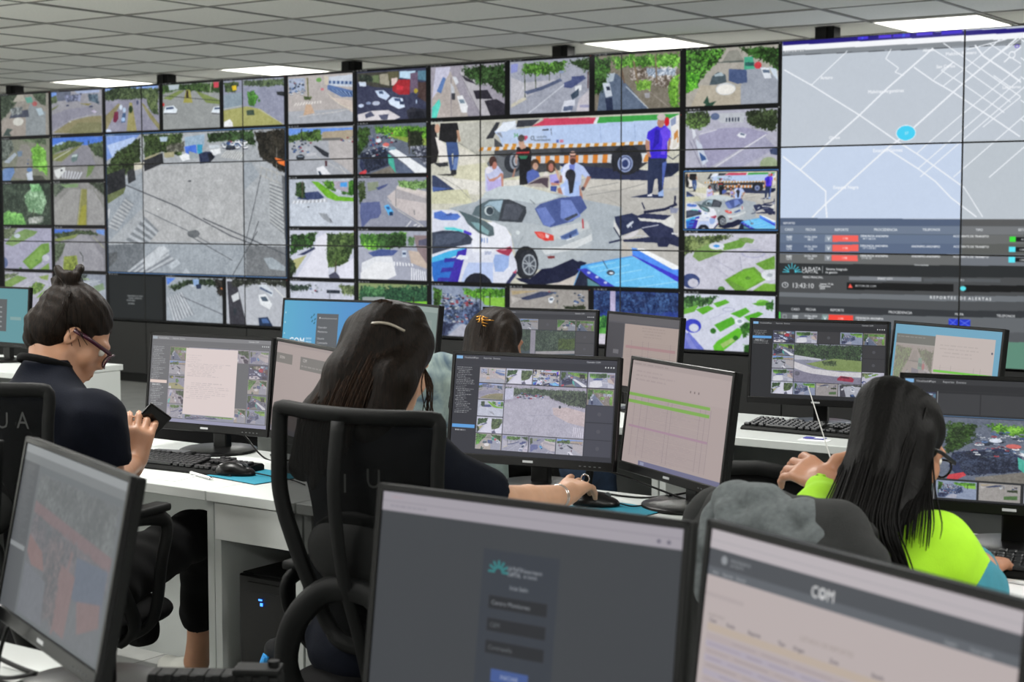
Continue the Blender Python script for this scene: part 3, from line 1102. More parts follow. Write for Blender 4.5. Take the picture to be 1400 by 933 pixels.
'tri4': '''p 9094a8 30,49 977,65 977,1018 28,1003
p 8c9ca8 38,308 339,278 335,561 33,607
p a4a468 33,621 399,565 609,634 967,977 966,1017 28,995
l c4c4b8 14 33,602 335,547
l c4c4b8 11 567,618 967,964
f 2c3a28 52683c 60 24 30,62 277,70 232,269 60,269
f 3c4c38 6c8058 60 24 341,62 967,65 965,196 697,200 362,145
p e0c030 165,142 234,134 243,229 179,238
p 2c3034 851,306 984,317 973,409 861,373
f 3c6a30 5c9c44 70 22 402,283 508,251 570,404 504,587 420,527
p 3c4c40 387,646 504,640 513,748 396,746
p e8eaec 34,853 128,804 170,875 179,998 32,995
e 4c7c40 586,464 17 32
n 8''',
'map': '''p c0c8d2 -2,-35 943,7 957,618 1,625
p c6d4ea 1,336 501,330 502,559 0,558
p bcc4cc 506,327 950,323 955,560 502,559
p 241c78 1,-2 273,0 700,10 1035,15 1036,32 504,21 4,14
p 4838d8 215,-2 244,-1 244,11 215,11
p 5038d8 272,-4 306,-4 307,12 273,11
p 4838c8 312,-2 357,-1 357,13 312,11
p 5040d0 373,-4 417,-3 417,12 374,11
p 4030c8 439,-3 493,-3 493,12 439,12
p 3c60e0 337,-3 343,-2 343,11 337,11
p 4878f0 227,-3 230,-2 230,12 227,11
p f4f6fa 3,14 504,19 1036,29 1036,46 504,36 3,31
p 868c92 3,31 504,36 1036,46 1036,60 504,51 2,45
l 4c5056 2 2,45 504,53 1036,61
T R_E_P_O_R_T_E_S 36,32 9 e8eaec
l eef2f8 4 8,90 87,142 224,241 328,324 390,370 506,466
l eef2f8 3 87,142 187,44
l eef2f8 5 57,407 134,327 224,241 297,165 369,97 418,51
l eef2f8 3 307,46 293,74 328,104 319,116 342,127
l eef2f8 4 369,104 420,147 469,181 534,233 593,279 643,320
l eef2f8 5 95,555 133,513 300,346 350,306 496,161 645,23
l eef2f8 5 8,363 60,407 133,474 133,513 137,555
l eef2f8 4 300,346 385,408 430,446 474,497 539,553
l eef2f8 3 506,466 555,553
l eef2f8 3 385,408 471,323 550,246 652,143
l eef2f8 3 379,364 422,321 497,250 652,107
l eef2f8 3 422,144 473,95
l eef2f8 3 447,164 500,118 588,37
l eef2f8 3 473,95 441,118 501,164 603,249
l eef2f8 3 418,54 500,118 618,219
l eef2f8 3 445,38 548,124 654,215
l eef2f8 5 526,50 547,82 611,135 653,173
l eef2f8 3 505,61 604,38
l eef2f8 3 551,289 653,197
l eef2f8 3 511,147 574,90 650,29
l eef2f8 3 575,141 617,177
l eef2f8 3 562,47 652,119
l eef2f8 4 600,104 620,81 651,53
e eef2f8 619,84 9 11
e c0c8d2 619,84 6 7
e 6a50d0 631,60 6 5
e c0c8d2 631,60 4 3
n 1
T Arturo 130,121 13 f6f8fc
T Malvinas_Argentinas 295,171 13 f6f8fc
T Olmos 155,307 12 f6f8fc
T Estación_Gómez 303,350 13 f6f8fc
T Esquina_Negra 189,461 13 f6f8fc
T Melchor_Romero 491,70 12 f6f8fc
T San_Carlos 452,106 12 f6f8fc
T Abasto 406,55 11 f6f8fc
T Los_Hornos 622,176 11 f6f8fc
p bcc4cc 640,41 1762,47 1780,561 650,559
p 241c78 650,5 1761,7 1763,57 650,22
p f4f6fa 650,22 1762,42 1763,62 650,37
p 868c92 650,37 1763,62 1763,77 650,51
l eef2f8 3 640,41 1270,583
l eef2f8 3 641,94 1272,632
l eef2f8 3 642,148 1273,682
l eef2f8 3 643,215 1275,744
l eef2f8 3 644,269 1276,794
l eef2f8 3 752,79 391,433
l eef2f8 3 830,84 478,435
l eef2f8 3 912,90 569,437
l eef2f8 3 991,96 658,438
l eef2f8 2 1837,157 759,440
e 48d0f0 351,300 27 24
e eef2f8 351,300 27 24
e 48d0f4 351,300 25 22
T 57 353,300 11 c8eefa
p 60666c -148,-47 -148,-47 -148,-47
p 5a6678 -1,557 502,560 501,664 -2,672
p 5d6060 502,560 1851,558 1854,647 501,665
p 52607a -1,559 501,561 501,580 -1,581
p 58595a 502,560 1851,561 1852,579 502,580
p 6f7c90 -1,581 501,581 502,605 -1,605
p 74777a 502,581 1852,579 1853,597 503,605
p 65748c 0,607 502,607 502,633 0,636
p 6a6c6c 503,607 1853,599 1853,621 503,633
p 5b6a84 0,637 502,633 503,663 0,668
p 5c5e5c 503,633 1853,621 1854,645 504,663
p 686a6a -1,671 501,665 500,698 -1,701
p 70757c 501,665 1854,647 1855,678 500,698
p 2a2d2f -1,701 500,698 1855,678 1856,704 501,733 -1,738
p 4a4c4e -1,738 501,733 1856,704 1858,747 502,795 0,796
p 7a7f85 202,738 400,736 400,748 202,750
p 565a5e 405,738 603,735 604,745 406,748
p 161718 196,757 485,754 485,776 197,779
p 161718 512,756 1857,727 1858,740 512,776
p 6e7378 0,794 499,788 1858,752 1859,767 500,805 0,808
p 4e5154 0,808 500,805 1859,767 1860,793 498,832 0,833
p 33363a 0,833 498,832 1860,793 1860,813 499,855 1,858
p 64686c 1,858 499,852 1860,813 1862,848 499,896 1,905
p 55585c 1,905 499,896 1862,848 1863,879 500,952 2,986
p 6c7478 2,979 500,952 1863,879 1868,1036 4,1188
p 5e8a78 615,921 718,916 719,995 616,1002
p 40d040 1,857 6,857 6,891 1,892
T REPORTES 28,573 8 e8eaec
T CASO 28,593 10 e4e8ec
T FECHA 91,593 10 e4e8ec
T REPORTE 179,593 10 e4e8ec
T PROCEDENCIA 301,592 10 e4e8ec
T TELEFONOS 423,591 9 e4e8ec
T TIPO 547,591 9 e4e8ec
T ESTADO 661,590 9 e4e8ec
p f4645c 153,610 226,610 227,630 154,631
p f4645c 153,640 227,639 227,660 153,661
p f4645c 152,672 225,672 226,690 152,690
p 8c98a8 133,610 153,610 152,631 132,631
p 8c98a8 133,640 153,640 152,661 133,661
p 8c9096 132,672 152,672 151,690 132,690
T V 143,621 14 f6f8fa
T V 143,651 14 f6f8fa
T V 142,681 14 f6f8fa
T 1198 190,620 8 ffd0cc
T 1198 190,650 8 ffd0cc
T 1198 189,681 8 ffd0cc
T 0680 29,616 9 e4e8ec
T 1275 29,624 9 e4e8ec
T 19-Dic-2024 91,616 8 e4e8ec
T 08:12 91,624 8 e4e8ec
T 0680 29,646 9 e4e8ec
T 1276 29,654 9 e4e8ec
T 19-Dic-2024 92,646 8 e4e8ec
T 12:36 92,654 8 e4e8ec
T 0680 29,678 9 e4e8ec
T 1273 29,686 9 e4e8ec
T 18-Dic-2024 92,676 8 e4e8ec
T 15:24 92,684 8 e4e8ec
T DENUNCIA_ANONIMA 271,612 8 f4f6f8
T 44_Y_166_S.N 256,620 7 e4e8ec
T DENUNCIA_ANONIMA 270,642 8 f4f6f8
T 137_Y_520_B/2 257,649 7 e4e8ec
T DENUNCIA_ANONIMA 271,673 8 f4f6f8
T 2_Y_42_1/2 250,680 7 e4e8ec
T ANONIMO-ANONIMO 409,642 8 f4f6f8
T ANONIMO-ANONIMO 410,672 8 f4f6f8
T _Comunicaciones 399,698 6 d8dcde
T ACCIDENTE_DE_TRANSITO 526,610 8 f4f6f8
T ACCIDENTE_DE_TRANSITO 527,641 8 f4f6f8
T ACCIDENTE_DE_TRANSITO 527,671 8 f4f6f8
p 40e040 624,611 639,610 639,626 624,626
p 5ce8f8 623,640 639,640 639,655 623,655
p 5ce8f8 623,670 639,670 639,686 623,686
p 16181a 639,612 697,612 697,624 639,624
p 16181a 639,642 697,641 698,653 639,654
p 16181a 639,672 698,671 698,683 639,684
T ACTIVO 664,618 7 e0e4e6
T CERRADO 664,648 7 e0e4e6
T CERRADO 665,678 7 e0e4e6
l 50c8dc 3 11,729 30,728
l 50c8dc 3 47,728 66,727
l 50c8dc 3 19,712 30,722
l 50c8dc 3 28,705 34,719
l 50c8dc 3 38,699 38,718
l 50c8dc 3 48,705 43,719
l 50c8dc 3 57,712 46,723
l 50c8dc 3 14,720 29,726
l 50c8dc 3 62,720 47,725
T LA_PLATA 95,716 13 f4f6f8
T CAPITAL 91,725 13 f4f6f8
l e0e4e6 1 127,708 127,729
T Sistema_Integrado 167,716 9 f0f2f4
T de_gestión 152,726 9 f0f2f4
T MENÚ_PRINCIPAL 100,743 8 e4e6e8
T SMART_CITY 302,742 8 e4e6e8
T 911 506,741 7 e4e6e8
e c8ccd0 19,770 10 9
e 4a4c4e 19,770 7 7
l c8ccd0 2 19,766 19,771
l c8ccd0 2 19,771 23,772
T 13:43:10 72,770 20 e0e2e4
T Jueves_19_de 139,763 8 f0f2f4
T Diciembre 134,770 8 f0f2f4
T 2024 127,777 8 f0f2f4
p f45c50 206,760 213,773 200,773
T BOTON_DE_COM 249,766 8 d4d6d8
e 5ce0ec 509,766 8 7
T R_E_P_O_R_T_E_S 457,795 11 f6f8fa
T D_E 509,795 11 f6f8fa
T A_L_E_R_T_A_S 552,795 11 f6f8fa
T CASO 50,846 10 eceef0
T FECHA 95,845 10 eceef0
T REPORTE 170,844 10 eceef0
T PROCEDENCIA 345,844 10 eceef0
T MAPA 501,843 9 eceef0
T TELEFONOS 619,843 9 eceef0
p f4483c 147,860 215,860 216,880 145,880
p 7c9494 128,860 147,860 145,881 125,881
T V 136,871 15 f6f8fa
T 1198 181,870 8 ffd0cc
T 0680 50,868 9 e4e8ec
T 1275 50,876 9 e4e8ec
T 19-Dic-2024 95,866 8 e4e8ec
T 08:12 95,874 8 e4e8ec
T DENUNCIA_ANONIMA 261,866 8 f4f6f8
T 44_Y_166 239,874 7 e4e8ec
l 9ca0a4 1 13,865 24,865 24,877 13,878 13,865
p 2438c8 474,858 530,858 530,880 474,880
l 6a7ce8 2 474,859 495,879
l 6a7ce8 2 495,858 476,879
l 6a7ce8 2 499,859 529,879
l 6a7ce8 2 529,859 502,880''',
}
# ---------------- painted pictures for the screens (rasterised here, no files) ----------------
def srgb(h): return np.array([int(h[i:i+2], 16)/255 for i in (0, 2, 4)], np.float32)
def _octaves(n=512):
    out = np.zeros((n, n), np.float32)
    for s, a in ((8, .12), (16, .2), (32, .3), (64, .4), (128, .5), (256, .6)):
        g = RNG.random((s, s)).astype(np.float32)-.5
        k = n//s; up = np.kron(g, np.ones((k, k), np.float32))
        if k > 2:
            for ax in (0, 1):
                c = np.cumsum(np.concatenate([up.take(range(-k//2, 0), ax), up, up.take(range(0, k-k//2), ax)], ax), ax)
                up = (c.take(range(k, n+k), ax)-c.take(range(0, n), ax))/k
        out += a*up
    return out/out.std()
NOISE = _octaves()
TXT = {}
def text_tris(s, bold):
    key = (s, bold)
    if key in TXT: return TXT[key]
    cu = bpy.data.curves.new('t', 'FONT'); cu.body = s; cu.resolution_u = 2; cu.offset = 0
    o = bpy.data.objects.new('t', cu); COL.objects.link(o)
    dg = bpy.context.evaluated_depsgraph_get(); me = o.evaluated_get(dg).to_mesh()
    me.calc_loop_triangles()
    V = np.array([v.co[:2] for v in me.vertices]).reshape(-1, 2); T = np.array([t.vertices[:] for t in me.loop_triangles], int).reshape(-1, 3)
    o.evaluated_get(dg).to_mesh_clear(); bpy.data.objects.remove(o); bpy.data.curves.remove(cu)
    TXT[key] = (V, T); return V, T
class Cv:
    def __init__(s, w, h, col='000000'):
        s.w, s.h = w, h; s.a = np.empty((h, w, 3), np.float32); s.a[:] = srgb(col); s.vp(0, 0, w, h)
    def vp(s, x, y, w, h): s.x, s.y, s.vw, s.vh = x, y, w, h; return s
    def T(s, P): P = np.asarray(P, float).reshape(-1, 2); return P*[s.vw, s.vh]+[s.x, s.y]
    def clipbox(s, lo, hi):
        x0, y0 = max(0, int(math.ceil(s.x-.5)), int(math.floor(lo[0]))), max(0, int(math.ceil(s.y-.5)), int(math.floor(lo[1])))
        x1, y1 = min(s.w, int(s.x+s.vw+.5), int(math.ceil(hi[0]))+1), min(s.h, int(s.y+s.vh+.5), int(math.ceil(hi[1]))+1)
        return x0, y0, x1, y1
    def mask(s, P):
        lo, hi = P.min(0), P.max(0); x0, y0, x1, y1 = s.clipbox(lo, hi)
        if x1 <= x0 or y1 <= y0: return None
        X = np.arange(x0, x1)+.5; Y = (np.arange(y0, y1)+.5)[:, None]; m = np.zeros((y1-y0, x1-x0), bool)
        Q = np.roll(P, -1, 0)
        for (ax, ay), (bx, by) in zip(P, Q):
            if ay == by: continue
            c = (Y < ay) != (Y < by)
            m ^= c & (X < (bx-ax)*(Y-ay)/(by-ay)+ax)
        return (slice(y0, y1), slice(x0, x1)), m
    def fillpx(s, P, col, al=1):
        r = s.mask(np.asarray(P, float))
        if r is None: return
        w, m = r; c = srgb(col) if isinstance(col, str) else col
        if al >= 1: s.a[w][m] = c
        else: s.a[w][m] = s.a[w][m]*(1-al)+c*al
    def poly(s, P, col, al=1): s.fillpx(s.T(P), col, al)
    def rect(s, x0, y0, x1, y1, col, al=1): s.poly([(x0, y0), (x1, y0), (x1, y1), (x0, y1)], col, al)
    def ell(s, c, rx, ry, col, al=1, n=14):
        t = np.arange(n)*2*math.pi/n; s.poly(np.stack([c[0]+rx*np.cos(t), c[1]+ry*np.sin(t)], 1), col, al)
    def line(s, P, w, col, al=1):
        P = s.T(P); w = max(.75, w*s.vh/2)
        for a, b in zip(P, P[1:]):
            d = b-a; L = np.linalg.norm(d)
            if L < 1e-6: continue
            d = d/L; n = np.array([-d[1], d[0]])*w; s.fillpx([a+n-d*w*.3, b+n+d*w*.3, b-n+d*w*.3, a-n-d*w*.3], col, al)
    def text(s, t, x, y, hgt, col, al=1, align='c', bold=True, width=None):
        """centre (or left) of the text at x,y; hgt = cap height, fractions of the viewport"""
        t = t.replace('_', ' '); V, T = text_tris(t, bold)
        if not len(V): return
        sc = hgt*s.vh/.72; x0, x1 = V[:, 0].min(), V[:, 0].max(); wsc = sc
        if width: wsc = width*s.vw/(x1-x0)
        px, py = s.T([(x, y)])[0]
        ox = px-(x0+x1)/2*wsc if align == 'c' else px-x0*wsc
        P = np.stack([ox+V[:, 0]*wsc, py+.36*sc-V[:, 1]*sc], 1)
        ss = 3; lo = np.floor(P.min(0)).astype(int)-1; hi = np.ceil(P.max(0)).astype(int)+1
        if (hi-lo).max() > 3000: return
        W, H = hi-lo; m = np.zeros((H*ss, W*ss), bool); Q = (P-lo)*ss
        for tr in T:
            A = Q[tr]; a0 = np.maximum(0, np.floor(A.min(0)).astype(int)); a1 = np.minimum([W*ss, H*ss], np.ceil(A.max(0)).astype(int)+1)
            if (a1 <= a0).any(): continue
            X = np.arange(a0[0], a1[0])+.5; Y = (np.arange(a0[1], a1[1])+.5)[:, None]
            e = [(A[(i+1) % 3][0]-A[i][0])*(Y-A[i][1])-(A[(i+1) % 3][1]-A[i][1])*(X-A[i][0]) for i in range(3)]
            m[a0[1]:a1[1], a0[0]:a1[0]] |= ((e[0] >= 0) & (e[1] >= 0) & (e[2] >= 0)) | ((e[0] <= 0) & (e[1] <= 0) & (e[2] <= 0))
        if bold:
            e = max(1, int(round(sc*ss*.030))); mm = m.copy()
            for q in range(1, e+1): mm[:, q:] |= m[:, :-q]; mm[q:, :] |= m[:-q, :]
            m = mm
        cov = m.reshape(H, ss, W, ss).mean((1, 3)).astype(np.float32)*al
        x0, y0, x1, y1 = max(0, lo[0]), max(0, lo[1]), min(s.w, hi[0]), min(s.h, hi[1])
        if x1 <= x0 or y1 <= y0: return
        c = cov[y0-lo[1]:y1-lo[1], x0-lo[0]:x1-lo[0], None]
        s.a[y0:y1, x0:x1] = s.a[y0:y1, x0:x1]*(1-c)+srgb(col)*c
    def foliage(s, P, c0, c1, r, rnd):
        """leafy mass: the outline is broken up by noise, dark gaps and lit clumps inside"""
        Q = s.T(P); am = max(1.5, r*s.vh*.8); pad = am*1.5
        x0, y0, x1, y1 = s.clipbox(Q.min(0)-pad, Q.max(0)+pad)
        if x1-x0 < 2 or y1-y0 < 2: return
        ox, oy = rnd.randrange(400), rnd.randrange(400); f = max(1, int(round(am/3)))
        yy, xx = np.arange(y0, y1), np.arange(x0, x1)
        def nz(k, sc): return NOISE[np.ix_(((yy//sc if sc > 1 else yy)+oy+k*97) % 512, ((xx//sc if sc > 1 else xx)+ox+k*53) % 512)]
        X = xx[None, :]+.5+nz(0, 1)*am*.35+nz(1, max(2, f))*am*.55; Y = yy[:, None]+.5+nz(2, 1)*am*.3+nz(3, max(2, f))*am*.5
        m = np.zeros(X.shape, bool)
        for (ax, ay), (bx, by) in zip(Q, np.roll(Q, -1, 0)):
            if ay == by: continue
            c = (Y < ay) != (Y < by); m ^= c & (X < (bx-ax)*(Y-ay)/(by-ay)+ax)
        t = np.clip(.42+.30*nz(4, 1)+.28*nz(5, max(2, f)), 0, 1.15)[..., None]
        col = np.clip((c0*.85)*(1-t)+c1*1.08*t, 0, 1); w = (slice(y0, y1), slice(x0, x1)); s.a[w][m] = col[m]
    def noise(s, amt):
        x0, y0, x1, y1 = s.clipbox((s.x, s.y), (s.x+s.vw, s.y+s.vh))
        ox, oy = RNG.integers(0, 400, 2); yy = (np.arange(y0, y1)+oy) % 512; xx = (np.arange(x0, x1)+ox) % 512
        s.a[y0:y1, x0:x1] = np.clip(s.a[y0:y1, x0:x1]+NOISE[np.ix_(yy, xx)][..., None]*amt, 0, 1)
    def blur(s, n=1):
        for _ in range(n):
            for ax in (0, 1): s.a = (np.roll(s.a, 1, ax)+2*s.a+np.roll(s.a, -1, ax))/4
        return s
    def paste(s, src, x0, y0, x1, y1, tint=None):
        """place another canvas (array) in the unit rect, box filtered"""
        (ax, ay), (bx, by) = s.T([(x0, y0), (x1, y1)]).round().astype(int)
        W, H = bx-ax, by-ay
        if W < 2 or H < 2: return
        h, w = src.shape[:2]; ss = 2
        yi = ((np.arange(H*ss)+.5)/(H*ss)*h).astype(int); xi = ((np.arange(W*ss)+.5)/(W*ss)*w).astype(int)
        r = src[np.ix_(yi, xi)].reshape(H, ss, W, ss, 3).mean((1, 3))
        if tint is not None: r = r*tint[0]+np.array(tint[1], np.float32)
        X0, Y0, X1, Y1 = max(0, ax), max(0, ay), min(s.w, bx), min(s.h, by)
        s.a[Y0:Y1, X0:X1] = r[Y0-ay:Y1-ay, X0-ax:X1-ax]
    def image(s, name):
        im = bpy.data.images.new(name, s.w, s.h, alpha=False)
        px = np.ones((s.h, s.w, 4), np.float32); px[..., :3] = np.clip(s.a, 0, 1)[::-1]
        im.pixels.foreach_set(px.ravel()); im.update(); im.pack(); return im

def car_blob(cv, x, y, sz):
    c = random.choice(['e4e8ec', 'd0d4da', '9aa4b4', '2c3440', '3c5a94', 'b04048', '5a6470', 'f0f2f4', '22262e', '6080b0'])
    a = cv.vh/cv.vw
    cv.ell((x, y+sz*.25), sz*a*1.1, sz*.35, '23283a', .8, 8)
    cv.poly([(x-sz*a, y+sz*.2), (x-sz*a*.8, y-sz*.15), (x-sz*a*.4, y-sz*.5), (x+sz*a*.5, y-sz*.5), (x+sz*a, y-sz*.05), (x+sz*a, y+sz*.25), (x, y+sz*.4)], c)
    cv.poly([(x-sz*a*.5, y-sz*.1), (x-sz*a*.3, y-sz*.4), (x+sz*a*.4, y-sz*.38), (x+sz*a*.6, y-sz*.08)], '3a4658')
def draw_ops(cv, ops):
    rnd = random.Random(len(ops))
    def pt(t): a, b = t.split(','); return (int(a)/1000, int(b)/1000)
    if ops[0] == 'p': cv.poly([(-.1, -.1), (1.1, -.1), (1.1, 1.1), (-.1, 1.1)], ops.split()[1])
    for ln in ops.split('\n'):
        t = ln.split(); k = t[0]
        if k == 'p': cv.poly([pt(q) for q in t[2:]], t[1])
        elif k == 'e': cv.ell(pt(t[2]), int(t[3])/1000, int(t[4])/1000, t[1], 1, 18)
        elif k == 'l': cv.line([pt(q) for q in t[3:]], int(t[2])/1000, t[1])
        elif k == 'z':
            a, b, c, d = [np.array(pt(q)) for q in t[4:8]]; n = int(t[3]); cv.poly([a, b, c, d], t[2])
            for i in range(n):
                u0, u1 = (i+.1)/n, (i+.6)/n; cv.poly([a+(b-a)*u0, a+(b-a)*u1, d+(c-d)*u1, d+(c-d)*u0], t[1])
        elif k == 'f':
            P = np.array([pt(q) for q in t[5:]]); c0, c1 = srgb(t[1]), srgb(t[2]); n = int(t[3]); r = int(t[4])/1000
            cv.foliage(P, c0, c1, r, rnd)
            lo, hi = P.min(0), P.max(0); a = cv.vh/cv.vw
            for i in range(int(n*.8)):
                q = (rnd.uniform(lo[0], hi[0]), rnd.uniform(lo[1], hi[1])); ins = False
                for A, B in zip(P, np.roll(P, -1, 0)):
                    if (q[1] < A[1]) != (q[1] < B[1]) and q[0] < (B[0]-A[0])*(q[1]-A[1])/(B[1]-A[1])+A[0]: ins = not ins
                if not ins: continue
                rr = r*rnd.uniform(.12, .4); m = rnd.random(); m = m if rnd.random() < .85 else m*1.3
                ph = rnd.random()*6; pts = [(q[0]+rr*a*rnd.uniform(.6, 1.2)*math.cos(ph+w_), q[1]+rr*.8*rnd.uniform(.6, 1.2)*math.sin(ph+w_)) for w_ in (0, 1.05, 2.1, 3.1, 4.2, 5.2)]
                cv.poly(pts, c0*(1-m)+c1*m)
        elif k == 'n': cv.noise(int(t[1])/255*.9)
        elif k == 'c':
            x0, y0 = pt(t[2]); x1, y1 = pt(t[3]); n = int(t[1])
            for i in range(n):
                u, v = rnd.random(), (i+.5)/n; car_blob(cv, x0+(x1-x0)*u, y0+(y1-y0)*v, .018+.05*v*(y1-y0)*1.2+.006)
        elif k == 'T': cv.text(t[1], *pt(t[2]), int(t[3])/1000*.80, t[4])
FEEDPIX = {}
def feed(name, w=252, h=142):
    if name not in FEEDPIX:
        random.seed(hash(name) % 1000 if False else sum(map(ord, name)))
        c = Cv(w, h); draw_ops(c, FEEDS[name]); FEEDPIX[name] = c.a
    return FEEDPIX[name]

PX = 420
def paint_wall():
    I0, NI = -1, 9
    cv = Cv(PX*NI, int(PX*3*.5646), '0b0c0d'); UH = cv.h/3
    names = {0: ['tent0', 'tree0', 'palm', 'aerialA', 'aerialB'], 1: ['plaza0', 'road1', 'med2', 'road3', 'aer4'],
             2: ['dual0', None, None, None, 'dark2'], 3: ['wide3', None, None, None, 'bigcopy'], 4: ['tri4', None, None, None, 'cars4'],
             5: ['cross', 'whitecar', 'shadow', 'whiteroad', 'grey5'], 6: ['shop', 'bus', 'bluecar', 'zebra', 'green6'],
             7: ['avenue', None, None, None, 'jam'], 8: ['trees', None, None, None, 'street8'], 9: ['park', None, None, None, 'green9'],
             10: ['tent', 'purple', 'centre', 'plaza1', 'plaza2']}
    gx, gy = .020, .024
    def place(c, r, n, cells=1):
        i0 = -.6+.6*c; j0 = .6*r; w_ = .6*cells
        x, y, W, H = (i0-I0)*PX, j0*UH, w_*PX, w_*UH
        if n == 'green9':
            cv.vp(x+gx*PX, y+gy*UH, W-2*gx*PX, H-2*gy*UH); a = 'p 2a3f8a -100,-100 1100,-100 1100,1100 -100,1100\nf 1c2c5c 3c5a8a 90 40 0,0 1000,0 1000,350 0,400\np 58a048 0,480 1000,480 1000,800 0,800\nf 2c6a3a 7cc054 30 40 0,480 1000,480 1000,700 0,700\np c8c4d0 0,800 1000,800 1000,1000 0,1000\np b8b0d0 200,0 260,0 260,800 200,800\nn 10'; draw_ops(cv, a)
        elif n == 'centre':
            full = Cv(504, 284); draw_ops(full, FEEDS['center']); cv.vp(0, 0, cv.w, cv.h)
            cv.paste(full.a, (x+gx*PX)/cv.w, (y+gy*UH)/cv.h, (x+W-gx*PX)/cv.w, (y+H-gy*UH)/cv.h)
        else:
            full = Cv(int(W), int(H)); draw_ops(full, FEEDS[n]); cv.vp(0, 0, cv.w, cv.h)
            cv.paste(full.a[int(gy*UH):int(H-gy*UH), int(gx*PX):int(W-gx*PX)], (x+gx*PX)/cv.w, (y+gy*UH)/cv.h, (x+W-gx*PX)/cv.w, (y+H-gy*UH)/cv.h)
        cv.vp(x, y, W, H)
        if c < 2:   # off-axis viewing haze painted into the leftmost tiles
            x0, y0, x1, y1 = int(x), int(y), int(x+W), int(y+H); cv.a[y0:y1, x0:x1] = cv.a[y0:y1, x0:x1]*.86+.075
        t = ['65 - Av. 7 y 50', '12 - Av. 44 y 13', '71 - Plaza Moreno', '33 - Av. 1 y 60', '28 - Av. 13 y 32', '40 - 12 y 58'][(c*3+r) % 6]
        cv.text(t, .03/cells, .012, .030/cells, 'c8ccd0', 1, 'l')
        cv.ell((1-.02/cells, .03), .006/cells, .009/cells, 'd04030' if (c+r) % 4 == 0 else 'd0d0d0')
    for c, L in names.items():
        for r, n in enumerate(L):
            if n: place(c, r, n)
    place(2, 1, 'bigleft', 3); place(7, 1, 'center', 3)
    for (c, r, n, col) in ((2, 1, 3, '6a9ad8'), (10, 2, 1, '4a90e0')):   # blue selection frames
        cv.vp((-.6+.6*c-I0)*PX, .6*r*UH, .6*n*PX, .6*n*UH); g = .018/n
        cv.line([(g, g), (1-g, g), (1-g, 1-g), (g, 1-g), (g, g)], .006/n*1.5, col)
    x, W = (6-I0)*PX, 2*PX
    full = Cv(W, cv.h); draw_ops(full, FEEDS['map']); cv.vp(0, 0, cv.w, cv.h)
    cv.paste(full.a, x/cv.w, 0, 1, 1)
    cv.blur(1)
    return cv
WALLCV = paint_wall()
def screen_mat(name, cv, strength=1.0, rough=.4):
    im = cv.image(name); m = bpy.data.materials.new(name); m.use_nodes = True; nt = m.node_tree
    b = nt.nodes['Principled BSDF']; b.inputs['Base Color'].default_value = (.01, .01, .011, 1); b.inputs['Roughness'].default_value = rough
    b.inputs['Specular IOR Level'].default_value = .06
    t = nt.nodes.new('ShaderNodeTexImage'); t.image = im; t.extension = 'EXTEND'
    nt.links.new(t.outputs[0], b.inputs['Emission Color']); b.inputs['Emission Strength'].default_value = strength
    return m
# ---------------- materials ----------------
M_WALL = mat('wall_paint', 'dcdedb', .8, bump=.1); M_BLACKWALL = mat('black_panel_laminate', '0d0e0f', .45, noise=.1, nscale=8)
M_FLOOR = mat('grey_floor_vinyl', '8c8d8a', .45, noise=.12, nscale=5); M_TILE = mat('ceiling_tile_mineral', 'eeefe9', .95, noise=.05, nscale=70, bump=.3, bscale=350)
M_TILE2 = mat('ceiling_tile_greyed', 'e2e3de', .95, noise=.05, nscale=70, bump=.3, bscale=350)
M_TBAR = mat('ceiling_grid_bar', '8a8a86', .6); M_PLENUM = mat('plenum_grey', '555552', .9)
M_DESK = mat('white_melamine', 'bec2c0', .42, noise=.015, nscale=3); M_DESKE = mat('white_melamine_edge', 'bcbfbd', .5)
M_DGREY = mat('dark_grey_melamine', '606362', .6, noise=.05, nscale=20)
M_BLK = mat('black_plastic', '070808', .45, spec=.2, bump=.05, bscale=500); M_BLKM = mat('black_matte_plastic', '070808', .6, spec=.16, bump=.15, bscale=600)
M_BLKG = mat('black_gloss_plastic', '080809', .3, spec=.25); M_GREYP = mat('grey_plastic', '4a4c4e', .5)
M_CHROME = mat('chrome', 'c8c8c8', .2, metal=1); M_WHITEP = mat('white_print', 'd8dadc', .5, emit='c0c2c4', estr=.15)  # the white print has a faint glow added, though it is no lamp
M_BEZ = mat('panel_bezel_black', '08090a', .5)

# ---------------- the room ----------------
ZC = 2.68
def slab(name, lo, hi, m, kind='structure'):
    bm = BM(); b2(bm, lo, hi); o = obj(name, bm, m); o['kind'] = kind; return o
slab('wall_back', (-4.1, 1.2, 0), (16.1, 1.3, 3.0), M_WALL)
slab('wall_left', (-4.2, -12.2, 0), (-4.1, 1.3, 3.0), M_WALL)
slab('wall_right', (16.1, -12.2, 0), (16.2, 1.3, 3.0), M_WALL)
slab('wall_front', (-4.2, -12.3, 0), (16.2, -12.2, 3.0), M_WALL)
def build_floor():
    fl = empty('floor', kind='structure'); T = .6
    tiles = []
    bm = BM(); b2(bm, (-4.1, -12.2, -.06), (16.1, 1.3, -.004)); obj('floor_base', bm, mat('floor_joint', '2c2d2d', .9), fl)
    me = None; out = BM(); TS = T-.004
    for i in range(34):
        for j in range(23):
            x, y = -4.1+T*(i+.5), -12.2+T*(j+.5)
            if 6.6 < x < 11.6 and -8.2 < y < -4.9:
                if me is None:
                    q = BM(); box(q, (0, 0, -.003), (TS, TS, .006)); me = bpy.data.meshes.new('floor_tile'); q.to_mesh(me); q.free(); me.materials.append(M_FLOOR)
                o = bpy.data.objects.new('floor_tile', me); COL.objects.link(o); o.parent = fl; o.location = (x, y, 0)
            else: box(out, (x, y, -.003), (TS, TS, .006))
    o = obj('far_floor_tiles', out, M_FLOOR, fl); o['kind'] = 'stuff'
build_floor()
TM = .715; TX0 = 8.265; TY0 = .275       # ceiling module; a lamp is centred on TX0,TY0
